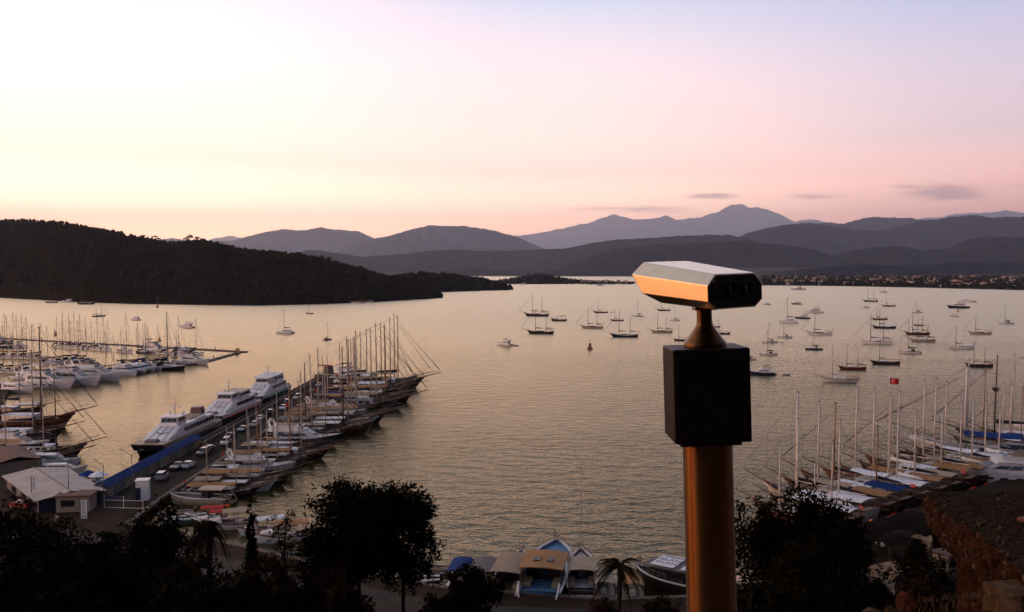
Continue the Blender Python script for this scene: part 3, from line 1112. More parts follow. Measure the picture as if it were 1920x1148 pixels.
def flag_parts(pr, x, z, s=1.0, staff=True, crest=False, along=-1):
    mb = MB()
    nx = 6
    w, h = 1.8 * s, 1.2 * s
    vs = []
    for j in range(2):
        for i in range(nx + 1):
            vs.append((x + along * w * i / nx, .14 * s * math.sin(i * 1.3), z + (h if j else 0) - .10 * s * i / nx))
    mb.add(vs, [(i, i + 1, i + nx + 2, i + nx + 1) for i in range(nx)])
    k = pr.add('flag', mb, 'flag')
    if staff:
        pr.add('flagstaff', MB().tube([(x, 0, z - 1.6 * s), (x, 0, z + h + .1)], .03, 4), 'mastw')
    if crest:
        c = MB()
        cx, cz = x + along * w * .38, z + h * .46
        for sd in (-.012, .012):
            yy = .14 * s * math.sin(.38 * nx * 1.3) + sd * 6
            pts = []
            for q in range(13):
                a = .55 + q * (2 * math.pi - 1.1) / 12
                pts.append((cx - along * -1 * 0 + along * -math.cos(a) * -.33 * s, cz + .33 * s * math.sin(a)))
            inn = []
            for q in range(13):
                a = .75 + q * (2 * math.pi - 1.5) / 12
                inn.append((cx + along * .08 * s + along * math.cos(a) * .265 * s, cz + .265 * s * math.sin(a)))
            o = len(c.v)
            c.add([(p[0], yy, p[1]) for p in pts] + [(p[0], yy, p[1]) for p in inn], [(q, q + 1, 13 + q + 1, 13 + q) for q in range(12)])
            st = [(cx + along * .48 * s + (.17 if q % 2 == 0 else .07) * s * math.cos(q * math.pi / 5), yy, cz + (.17 if q % 2 == 0 else .07) * s * math.sin(q * math.pi / 5)) for q in range(10)]
            c.add(st, [tuple(range(10))])
        pr.add('crescent_and_star', c, 'flagwhite', k)


def gulet(hull='dark', top=None, house='white', awn='tan', awn2=None, masts=2, mt='mastw', lod=1, furlm='darkcloth', boomm='darkcloth', flag=True, mh=1.0, crest=False, housel=1.0, bowsprit=True, tender=True, strake='orange'):
    """two-masted wooden motor sailer, 24 m on deck"""
    L, B = 24.0, 6.3
    pr = Proto(L)
    h, d, g, sheer, half = hull_shape(L, B, 1.55, 3.3, 2.5, .72, .13, 17 if lod else 11, .5, .84, 2.1)
    hi = pr.add('hull', h, hull, smooth=lod > 0)
    pr.add('deck', d, 'teak')
    pr.add('gunwale', g, top or 'orange', hi)

    def zs(x):
        return sheer((x + L / 2) / L) - .45

    # rubbing strake
    if lod:
        st = MB()
        for s in (-1, 1):
            st.tube([(-L / 2 + L * q / 12 - .02, s * (half(q / 12) * .985 + .06), sheer(q / 12) * .62) for q in range(12)], .09, 4)
        pr.add('rubbing_strake', st, strake, hi)
        for s in (-1, 1):
            for x in (-6, -3.4, -.8, 1.8, 4.4):
                q = (x + L / 2) / L
                y = half(q) * .955
                pr.add('porthole', MB().box(x - .2, x + .2, s * y - .06, s * y + .06, sheer(q) * .36, sheer(q) * .36 + .26), 'glass', hi)
    z = zs(0)
    dx0, dx1 = -3.6, 3.2 * housel
    hw = 1.85
    ht = 1.55
    dm = MB().hexa([(dx0, -hw, z), (dx1 + .8, -hw, z), (dx1 + .8, hw, z), (dx0, hw, z)], [(dx0, -hw + .12, z + ht), (dx1, -hw + .18, z + ht), (dx1, hw - .18, z + ht), (dx0, hw - .12, z + ht)])
    k = pr.add('deckhouse', dm, house)
    pr.add('deckhouse_roof', MB().box(dx0 - .35, dx1 + .25, -hw - .05, hw + .05, z + ht + .004, z + ht + .12), 'white' if house != 'white' else 'sail', k)
    nw = 4 if lod else 1
    for s in (-1, 1):
        for q in range(nw):
            x0 = dx0 + .5 + (dx1 - dx0 - .8) * q / nw
            x1 = x0 + (dx1 - dx0 - .8) / nw - (.35 if lod else 0)
            yb, yt = hw - .045, hw - .10
            pr.add('window', MB().hexa([(x0, s * (yb - .08), z + .62), (x1, s * (yb - .08), z + .62), (x1, s * (yb + .03), z + .62), (x0, s * (yb + .03), z + .62)],
                                       [(x0, s * (yt - .08), z + 1.25), (x1, s * (yt - .08), z + 1.25), (x1, s * (yt + .03), z + 1.25), (x0, s * (yt + .03), z + 1.25)]), 'glass', k)
    # windscreen of the wheel shelter
    pr.add('windscreen', MB().hexa([(dx1 + .52, -1.5, z + .6), (dx1 + .58, -1.5, z + .6), (dx1 + .58, 1.5, z + .6), (dx1 + .52, 1.5, z + .6)], [(dx1 + .2, -1.4, z + 1.3), (dx1 + .26, -1.4, z + 1.3), (dx1 + .26, 1.4, z + 1.3), (dx1 + .2, 1.4, z + 1.3)]), 'glass', k)
    # aft awning on posts
    za = zs(-8) + 2.5
    a = pr.add('awning', MB().canopy(-11.2, -3.9, 2.55, za, .35, th=.07, sagx=.06), awn, smooth=False)
    if lod:
        for s in (-1, 1):
            for x in (-11, -7.6, -4.1):
                pr.add('awning_post', MB().tube([(x, s * 2.4, zs(x) - .1), (x, s * 2.4, za + .08)], .045, 5), 'chrome', a)
        pr.add('table', MB().box(-9.6, -6.4, -.7, .7, zs(-8) + .66, zs(-8) + .74).box(-8.2, -7.8, -.3, .3, zs(-8) - .1, zs(-8) + .66), 'orange')
        pr.add('stern_bench', MB().box(-11.3, -10.3, -1.9, 1.9, zs(-11) - .05, zs(-11) + .42), 'cream')
    if awn2:
        za2 = zs(0) + 3.0
        a2 = pr.add('mid_awning', MB().canopy(-3.3, 4.6, 2.2, za2, .4, th=.06, sagx=.1), awn2)
        if lod:
            for s in (-1, 1):
                for x in (-3.1, 4.4):
                    pr.add('awning_post', MB().tube([(x, s * 2.1, zs(x) - .1), (x, s * 2.1, za2 + .04)], .04, 5), 'chrome', a2)
    # sunbeds and hatch on the foredeck
    if lod:
        for s in (-1, 1):
            for x in (5.3, 7.3):
                pr.add('sunbed', MB().box(x, x + 1.8, s * .95 - .5, s * .95 + .5, zs(x + 1) - .02, zs(x + 1) + .2), 'ecru')
        pr.add('anchor_winch', MB().box(9.3, 9.9, -.35, .35, zs(9.6) - .05, zs(9.6) + .5, .1, .05), 'alu')
    bow_tip = (11.9, 0, 3.3)
    if bowsprit:
        bow_tip = (17.2, 0, 4.9)
        b = pr.add('bowsprit', MB().tube([(9.6, 0, 2.95), (12, 0, 3.45), (17.2, 0, 4.9)], .2, 6, .1), top or 'orange')
        nb = MB().tube([(12.2, 0, 1.2), (16.8, 0, 4.75)], .03, 3)
        for s in (-1, 1):
            nb.tube([(16.6, 0, 4.72), (10.2, s * 1.5, 3.25)], .03, 3)
            if lod:
                nb.tube([(10.8, s * .9, 3.3), (10.9, s * .95, 4.1), (15.2, s * .25, 5.2), (15.3, 0, 5.2)], .04, 4)
        pr.add('bowsprit_stay', nb, 'wire', b)
    mh1, mh2 = 20.5 * mh, 16.8 * mh
    xm, xz = (4.3, -5.0)
    i, t1 = rig(pr, xm, zs(xm), mh1, .19, mt, lod, bow_tip, None, 2.6, boom=(6.6, zs(0) + 3.5) if not awn2 else None, boomm=boomm, furl=(bow_tip, (xm - .012 * mh1, 0, zs(xm) + mh1 * .92)), furlm=furlm)
    if masts > 1:
        j, t2 = rig(pr, xz, zs(xz), mh2, .17, mt, lod, None, (-12, 0, 2.6), 2.5, boom=(5.6, za + .75), boomm=boomm)
        pr.add('triatic_stay', MB().tube([t1, t2], .02, 3), 'wire', i)
        if lod:
            pr.add('inner_forestay', MB().tube([(xm, 0, zs(xm) + mh1 * .68), (11.4, 0, 3.3)], .022, 3), 'wire', i)
    rl = MB()
    for s in (-1, 1):
        pts = [(-L / 2 + L * q / 10, s * (half(q / 10) - .1), sheer(q / 10) + .75) for q in range(0, 4)]
        rl.tube(pts, .03, 4)
        if lod:
            rl.tube([(p[0], p[1], p[2] - .35) for p in pts], .02, 3)
            for p in pts:
                rl.tube([p, (p[0], p[1], p[2] - .85)], .025, 3)
            pts = [(-L / 2 + L * q / 10, s * max(.2, half(q / 10) - .1), sheer(q / 10) + .7) for q in range(6, 11)]
            rl.tube(pts, .03, 4)
            for p in pts:
                rl.tube([p, (p[0], p[1], p[2] - .8)], .025, 3)
    pr.add('railing', rl, 'chrome')
    if tender and lod:
        tn = MB()
        tn.tube([(-13.3, -1.3, 2.2), (-13.3, 1.0, 2.2), (-13.0, 1.5, 2.3), (-12.7, 1.0, 2.2), (-12.7, -1.3, 2.2)], .22, 6)
        tn.box(-13.25, -12.75, -1.2, 1.0, 2.0, 2.14)
        dv = MB()
        for s in (-.7, .7):
            dv.tube([(-11.8, s, 2.0), (-12.2, s, 3.4), (-13.0, s, 3.3), (-13.0, s, 2.3)], .06, 4)
        pr.add('davits', dv, 'chrome')
        pr.add('tender', tn, 'rubber')
    if flag:
        flag_parts(pr, -12.0, 4.6, .55, crest=crest)
    return pr


def sloop(hull='white', cover='darkcloth', lod=1, hood='darkcloth', mt='alu', deckm='cream', mh=1.0):
    """13 m sailing yacht"""
    L, B = 13.0, 4.0
    pr = Proto(L)
    h, d, g, sheer, half = hull_shape(L, B, 1.15, 1.55, 1.2, .8, .06, 13 if lod else 10, .10, .84, 2.0, .6)
    hi = pr.add('hull', h, hull, smooth=True)
    pr.add('deck', d, deckm)
    pr.add('toe_rail', g, 'teak' if hull == 'white' else 'white', hi)
    k = pr.add('coachroof', MB().hexa([(-1.6, -1.25, 1.05), (4.2, -.7, 1.15), (4.2, .7, 1.15), (-1.6, 1.25, 1.05)], [(-1.5, -1.0, 1.72), (3.0, -.55, 1.62), (3.0, .55, 1.62), (-1.5, 1.0, 1.72)]), 'white')
    for s in (-1, 1):
        pr.add('window', MB().hexa([(-1.2, s * 1.10, 1.28), (2.6, s * .74, 1.30), (2.6, s * .86, 1.30), (-1.2, s * 1.23, 1.28)], [(-1.1, s * 1.02, 1.55), (2.3, s * .68, 1.50), (2.3, s * .78, 1.50), (-1.1, s * 1.14, 1.55)]), 'glass', k)
    pr.add('cockpit', MB().box(-5.6, -1.9, -.95, .95, 1.02, 1.2), 'teak')
    pr.add('sprayhood', MB().hexa([(-2.6, -1.3, 1.2), (-.9, -1.2, 1.6), (-.9, 1.2, 1.6), (-2.6, 1.3, 1.2)], [(-2.6, -1.05, 2.5), (-1.6, -1.0, 2.45), (-1.6, 1.0, 2.45), (-2.6, 1.05, 2.5)]), hood)
    if lod:
        b = pr.add('bimini', MB().canopy(-5.4, -3.2, 1.35, 3.0, .18), hood)
        for s in (-1, 1):
            for x in (-5.2, -3.4):
                pr.add('bimini_post', MB().tube([(-4.3, s * 1.35, 1.2), (x, s * 1.3, 3.02)], .025, 4), 'chrome', b)
        pp = MB().tube([(4.9, -.8, 2.1), (6.4, -.2, 2.25), (6.4, .2, 2.25), (4.9, .8, 2.1)], .025, 4)
        for p in ((4.9, -.8), (4.9, .8), (6.3, -.2), (6.3, .2)):
            pp.tube([(p[0], p[1], 1.4), (p[0], p[1], 2.15)], .025, 4)
        for s in (-1, 1):
            pp.tube([(4.9, s * .8, 2.05), (0, s * 1.85, 1.85), (-6.2, s * 1.55, 1.9)], .015, 3)
        pr.add('pulpit', pp, 'chrome')
    rig(pr, .7, 1.2, 17.0 * mh, .11, mt, lod, (6.4, 0, 1.6), (-6.4, 0, 1.3), 1.7, boom=(5.2, 2.95), boomm=cover, furl=((6.3, 0, 1.7), (.5, 0, 1.2 + 16.4 * mh)), furlm='sail')
    return pr


def catamaran(lod=1, cover='darkcloth', power=False):
    L = 14.0
    pr = Proto(L)
    for s in (-1, 1):
        h, d, g, sheer, half = hull_shape(L, 1.9, 1.7, 2.0, 1.1, .7, .05, 11, .04, .8, 2.2, .5)
        for m in (h, d):
            m.v = [(x, y + s * 2.9, z) for x, y, z in m.v]
        hi = pr.add('float', h, 'white', smooth=True)
        pr.add('deck', d, 'white', hi)
        if lod:
            for x in (-2.5, -.5, 1.5):
                pr.add('window', MB().box(x, x + 1.1, s * 3.78 - .06, s * 3.78 + .06, .95, 1.25), 'glass', hi)
    pr.add('bridge_deck', MB().box(-5.6, 3.2, -2.9, 2.9, 1.0, 1.85), 'white')
    k = pr.add('saloon', MB().hexa([(-4.4, -2.5, 1.85), (2.8, -2.1, 1.85), (2.8, 2.1, 1.85), (-4.4, 2.5, 1.85)], [(-4.4, -2.2, 3.2), (.9, -1.7, 3.2), (.9, 1.7, 3.2), (-4.4, 2.2, 3.2)]), 'white')
    pr.add('window', MB().hexa([(-3.9, -2.50, 2.2), (2.45, -2.12, 2.2), (2.45, 2.12, 2.2), (-3.9, 2.50, 2.2)], [(-3.9, -2.36, 2.85), (1.55, -1.92, 2.85), (1.55, 1.92, 2.85), (-3.9, 2.36, 2.85)]), 'glass', k)
    pr.add('hardtop', MB().box(-6.4, -1.2, -2.4, 2.4, 3.21, 3.36, .1, .1), 'white' if not power else 'white')
    pr.add('trampoline', MB().box(3.2, 6.0, -2.2, 2.2, 1.5, 1.54), 'grey')
    if power:
        pr.add('flybridge', MB().hexa([(-4.0, -1.8, 3.37), (.3, -1.6, 3.37), (.3, 1.6, 3.37), (-4, 1.8, 3.37)], [(-4.2, -1.9, 4.1), (.8, -1.6, 4.1), (.8, 1.6, 4.1), (-4.2, 1.9, 4.1)]), 'white')
        b = pr.add('bimini', MB().canopy(-4.2, -.6, 1.7, 5.4, .2), 'darkcloth')
        for s in (-1, 1):
            pr.add('bimini_post', MB().tube([(-2.4, s * 1.6, 4.0), (-4.0, s * 1.6, 5.4)], .03, 4).tube([(-2.4, s * 1.6, 4.0), (-.8, s * 1.6, 5.4)], .03, 4), 'chrome', b)
    else:
        rig(pr, 1.0, 3.2, 17.5, .13, 'alu', lod, (6.3, 0, 1.9), None, 2.8, boom=(5.6, 4.6), boomm=cover, furl=((6.2, 0, 2.0), (.8, 0, 19.8)), furlm='sail')
    return pr


def motor_yacht(hull='white', lod=1, fly=True, arch=True, hard=True, flat=False, stripe=None):
    """18 m cruiser with raked superstructure"""
    L, B = 18.0, 4.9
    pr = Proto(L)
    h, d, g, sheer, half = hull_shape(L, B, 1.9, 2.9, 1.5, .9, .10, 13 if lod else 10, .12, .86, 2.4, .6)
    hi = pr.add('hull', h, hull, smooth=True)
    pr.add('deck', d, 'cream')
    pr.add('rub_rail', g, stripe or 'white', hi)
    if lod:
        for s in (-1, 1):
            for x in (-2.5, 0, 2.2):
                q = (x + 9) / 18
                pr.add('porthole', MB().box(x, x + 1.2, s * half(q) * .96 - .05, s * half(q) * .96 + .06, 1.0, 1.28), 'glass', hi)
    k = pr.add('superstructure', MB().hexa([(-5.4, -1.95, 1.7), (4.6, -1.3, 2.2), (4.6, 1.3, 2.2), (-5.4, 1.95, 1.7)], [(-5.6, -1.75, 3.75), (1.2, -1.35, 3.7), (1.2, 1.35, 3.7), (-5.6, 1.75, 3.75)]), 'white')
    if lod:
        for s in (-1, 1):
            for a0, a1 in ((0, .3), (.34, .62), (.66, .97)):
                def W(f, zf):
                    x = -4.6 + f * (7.0 - 2.2 * zf)
                    y = 1.95 - .42 * f - .2 * zf + (-.05)
                    return x, y, 2.55 + .85 * zf + .08 * f
                p = [W(a0, 0), W(a1, 0), W(a1, 1), W(a0, 1)]
                pr.add('window', MB().hexa([(q[0], s * (q[1] - .09), q[2]) for q in p], [(q[0], s * (q[1] + .05), q[2]) for q in p]), 'glass', k)
    else:
        pr.add('window', MB().hexa([(-4.6, -1.93, 2.55), (3.4, -1.42, 2.7), (3.4, 1.42, 2.7), (-4.6, 1.93, 2.55)], [(-4.6, -1.86, 3.25), (2.1, -1.42, 3.25), (2.1, 1.42, 3.25), (-4.6, 1.86, 3.25)]), 'glass', k)
    pr.add('windscreen', MB().hexa([(3.75, -1.2, 2.62), (3.9, -1.2, 2.62), (3.9, 1.2, 2.62), (3.75, 1.2, 2.62)], [(1.75, -1.25, 3.5), (1.95, -1.25, 3.5), (1.95, 1.25, 3.5), (1.75, 1.25, 3.5)]), 'glass', k)
    pr.add('roof', MB().box(-7.4, 1.5, -1.95, 1.95, 3.76, 3.92, .15, .12), 'white', k)
    if fly:
        f = pr.add('flybridge', MB().hexa([(-5.6, -1.6, 3.93), (.2, -1.3, 3.93), (.2, 1.3, 3.93), (-5.6, 1.6, 3.93)], [(-5.8, -1.75, 4.65), (.9, -1.35, 4.75), (.9, 1.35, 4.75), (-5.8, 1.75, 4.65)]), 'white')
        pr.add('fly_seat', MB().box(-5.0, -1.0, -1.2, 1.2, 4.7, 4.95), 'ecru', f)
        pr.add('fly_windscreen', MB().hexa([(.3, -1.3, 4.75), (.4, -1.3, 4.75), (.4, 1.3, 4.75), (.3, 1.3, 4.75)], [(-.2, -1.2, 5.2), (-.1, -1.2, 5.2), (-.1, 1.2, 5.2), (-.2, 1.2, 5.2)]), 'glass', f)
        if hard:
            b = pr.add('bimini', MB().canopy(-5.2, -.8, 1.6, 6.2, .15), 'darkcloth' if not flat else 'sail')
            for s in (-1, 1):
                pr.add('bimini_post', MB().tube([(-5, s * 1.5, 4.6), (-5, s * 1.5, 6.2)], .04, 4).tube([(-1.0, s * 1.4, 4.7), (-1.2, s * 1.5, 6.2)], .04, 4), 'chrome', b)
    if arch:
        a = MB()
        for s in (-1, 1):
            a.hexa([(-6.4, s * 1.7 - .08, 3.9), (-5.7, s * 1.7 - .08, 3.9), (-5.7, s * 1.7 + .08, 3.9), (-6.4, s * 1.7 + .08, 3.9)], [(-7.0, s * 1.45 - .08, 5.6), (-6.5, s * 1.45 - .08, 5.6), (-6.5, s * 1.45 + .08, 5.6), (-7.0, s * 1.45 + .08, 5.6)])
        a.box(-7.0, -6.4, -1.55, 1.55, 5.6, 5.75)
        k2 = pr.add('radar_arch', a, 'white')
        pr.add('radar_dome', MB().ball((-6.7, 0, 5.95), .35, 8, 4, .6), 'white', k2, True)
        pr.add('antenna', MB().tube([(-6.7, 1.1, 5.7), (-6.9, 1.1, 8.2)], .025, 4), 'wire', k2)
    pr.add('bathing_platform', MB().box(-10.2, -8.8, -2.0, 2.0, .35, .5), 'teak')
    rl = MB()
    for s in (-1, 1):
        pts = [(-L / 2 + L * q / 12, s * max(.15, half(q / 12) - .15), sheer(q / 12) + .7) for q in range(5, 13)]
        rl.tube(pts, .025, 4)
        for p in pts:
            rl.tube([p, (p[0], p[1], p[2] - .75)], .02, 3)
    if lod:
        pr.add('railing', rl, 'chrome')
    return pr


def day_boat(hull='white', canopy='ecru', lod=1, cabin=True, rise=.2, two=False):
    """8 m day boat with a flat cloth roof on posts"""
    L, B = 8.0, 2.7
    pr = Proto(L)
    h, d, g, sheer, half = hull_shape(L, B, .85, 1.5, .95, .82, .08, 11, .32, .84, 2.0, .4)
    hi = pr.add('hull', h, hull, smooth=True)
    pr.add('deck', d, 'teak' if hull != 'white' else 'cream')
    pr.add('gunwale', g, 'orange' if hull == 'white' else 'white', hi)
    if cabin:
        k = pr.add('cuddy', MB().hexa([(1.0, -.85, .7), (3.0, -.45, .95), (3.0, .45, .95), (1.0, .85, .7)], [(1.0, -.75, 1.6), (2.5, -.35, 1.5), (2.5, .35, 1.5), (1.0, .75, 1.6)]), 'white')
        pr.add('windscreen', MB().hexa([(1.1, -.78, 1.6), (1.2, -.78, 1.6), (1.2, .78, 1.6), (1.1, .78, 1.6)], [(.7, -.7, 2.2), (.8, -.7, 2.2), (.8, .7, 2.2), (.7, .7, 2.2)]), 'glass', k)
    pr.add('side_bench', MB().box(-3.0, .4, -1.12, -.7, .52, .92).box(-3.0, .4, .7, 1.12, .52, .92), 'ecru')
    pr.add('engine_box', MB().box(-1.9, -.8, -.35, .35, .52, 1.05, .06, .05), 'white')
    a = pr.add('canopy', MB().canopy(-3.5, .9, 1.2, 2.45, rise, 6, .07), canopy)
    for s in (-1, 1):
        for x in (-3.3, -1.2, .75):
            pr.add('canopy_post', MB().tube([(x, s * 1.12, .8), (x, s * 1.12, 2.46)], .035, 5), 'chrome', a)
    rl = MB()
    for s in (-1, 1):
        rl.tube([(1.8, s * 1.0, 1.75), (3.0, s * .62, 2.0), (3.9, s * .12, 2.15)], .025, 4)
        for p in ((1.8, 1.0, 1.75), (3.0, .62, 2.0), (3.85, .14, 2.15)):
            rl.tube([(p[0], s * p[1], p[2]), (p[0], s * p[1], p[2] - .75)], .02, 3)
    pr.add('bow_rail', rl, 'chrome')
    return pr


def trip_boat(hull='blue', roof='tan', deckm='blue', L=17.0, B=5.4, front=False, twin=True, lod=1, roofz=3.5, r0=-.36, r1=-.05, house=None):
    """broad excursion boat, open stern, roofed after deck"""
    pr = Proto(L)
    h, d, g, sheer, half = hull_shape(L, B, 1.6, 2.3, 1.5, .9, .05, 15, .42, .88, 3.6, .6)
    hi = pr.add('hull', h, hull, smooth=True)
    pr.add('deck', d, deckm)
    pr.add('gunwale', g, 'white', hi)
    z = 1.25
    x0, x1 = L * r0, L * r1
    hw = B * .40
    k = pr.add('deckhouse', MB().hexa([(x0 + 2.2, -hw, z), (x1, -hw * .95, z), (x1, hw * .95, z), (x0 + 2.2, hw, z)], [(x0 + 2.2, -hw + .1, roofz - .3), (x1 - .5, -hw * .9, roofz - .3), (x1 - .5, hw * .9, roofz - .3), (x0 + 2.2, hw - .1, roofz - .3)]), house or 'dark')  # dark wood colour stands in for the shaded open space under the roof
    for s in (-1, 1):
        n = 3
        for q in range(n):
            a0 = x0 + 2.5 + (x1 - x0 - 3.0) * q / n
            a1 = a0 + (x1 - x0 - 3.0) / n - .25
            pr.add('window', MB().box(a0, a1, s * (hw - .05) - .09, s * (hw - .05) + .05, 2.2, roofz - .45), 'glass', k)
    for q in (-1, 0, 1):
        pr.add('window', MB().hexa([(x1 - .28, q * hw * .58 - hw * .25, 2.5), (x1 - .12, q * hw * .58 - hw * .25, 2.5), (x1 - .12, q * hw * .58 + hw * .25, 2.5), (x1 - .28, q * hw * .58 + hw * .25, 2.5)],
                                   [(x1 - .5, q * hw * .58 - hw * .25, roofz - .4), (x1 - .34, q * hw * .58 - hw * .25, roofz - .4), (x1 - .34, q * hw * .58 + hw * .25, roofz - .4), (x1 - .5, q * hw * .58 + hw * .25, roofz - .4)]), 'glass', k)
    pr.add('stern_door', MB().box(x0 + 2.12, x0 + 2.22, -.5, .5, z, roofz - .4), 'glass', k)
    r = pr.add('roof', MB().canopy(x0 - .9, x1 + .3, B * .46, roofz, .16, 8, .1), roof)
    for s in (-1, 1):
        for x in (x0 - .6, x0 + .8):
            pr.add('roof_post', MB().tube([(x, s * B * .42, z), (x, s * B * .42, roofz + .02)], .05, 5), 'chrome', r)
    if twin:
        for s in (-1, 1):
            pr.add('roof_hatch', MB().box(x0 + 1.2, x0 + 2.5, s * .75 - .4, s * .75 + .4, roofz + .13, roofz + .26), 'dark', r)
    pr.add('bench', MB().box(x0 - .7, x0 + 1.6, -B * .38, -B * .22, z, z + .5).box(x0 - .7, x0 + 1.6, B * .22, B * .38, z, z + .5), 'ecru')
    pr.add('stern_platform', MB().box(-L / 2 - 1.3, -L / 2 + .1, -B * .36, B * .36, .35, .55), deckm)
    st = MB()
    for s in (-1, 1):
        st.tube([(-L / 2 - 1.2, s * B * .36, .5), (-L / 2 - .6, s * B * .40, 1.5), (-L / 2 + .3, s * B * .42, 2.3)], .11, 6)
    pr.add('stern_quarter', st, 'white' if hull == 'blue' else hull, hi)
    rl = MB()
    for s in (-1, 1):
        pts = [(-L / 2 + L * q / 14, s * max(.12, half(q / 14) - .12), sheer(q / 14) + .85) for q in range(8, 15)]
        rl.tube(pts, .035, 4)
        rl.tube([(p[0], p[1], p[2] - .4) for p in pts], .025, 3)
        for p in pts:
            rl.tube([p, (p[0], p[1], p[2] - .95)], .03, 4)
    pr.add('bow_rail', rl, 'chrome')
    pr.add('anchor_frame', MB().tube([(L / 2 - .8, -.35, 2.0), (L / 2 - .5, -.3, 3.8)], .05, 4).tube([(L / 2 - .8, .35, 2.0), (L / 2 - .5, .3, 3.8)], .05, 4).box(L / 2 - .75, L / 2 - .35, -.4, .4, 2.9, 3.0), 'chrome')
    return pr


def dinghy(m='rubber'):
    pr = Proto(3.2)
    pr.add('tube', MB().tube([(-1.6, -.6, .25), (.6, -.65, .28), (1.3, -.4, .36), (1.6, 0, .42), (1.3, .4, .36), (.6, .65, .28), (-1.6, .6, .25)], .24, 7), m, smooth=True)
    pr.add('floor', MB().box(-1.5, 1.0, -.5, .5, .05, .16), 'grey')
    pr.add('outboard', MB().box(-1.95, -1.6, -.16, .16, .1, .85, .05, .04), 'black')
    return pr


def skiff(m='white', inside='teak'):
    pr = Proto(5.0)
    h, d, g, sheer, half = hull_shape(5.0, 1.8, .55, .9, .6, .8, .06, 9, .3, .82, 2.0, .3)
    hi = pr.add('hull', h, m, smooth=True)
    pr.add('deck', d, inside)
    pr.add('gunwale', g, 'orange' if m == 'white' else 'white', hi)
    pr.add('thwart', MB().box(-.9, -.5, -.75, .75, .45, .52), inside)
    pr.add('outboard', MB().box(-2.85, -2.45, -.2, .2, .2, 1.1, .06, .05), 'black')
    return pr


PR = {}


def proto(fn, *a, **k):
    key = (fn.__name__, a, tuple(sorted(k.items())))
    if key not in PR:
        PR[key] = fn(*a, **k)
    return PR[key]


def anchor(pr, name, label, cat, px, py, len_px, head, group='boats at anchor in the bay', skip=(), over=1.0):
    """px, py: middle of the waterline; len_px: how long the boat shows; head: bearing of the bow (0 right, 90 away, 180 left)"""
    p = at(px, py, 0)
    c = abs(math.cos(R(head)))
    Lm = len_px * p.y / F / max(c, .25) / over
    return pr.put(name, label, cat, p, R(head), Lm / pr.L, group, skip)

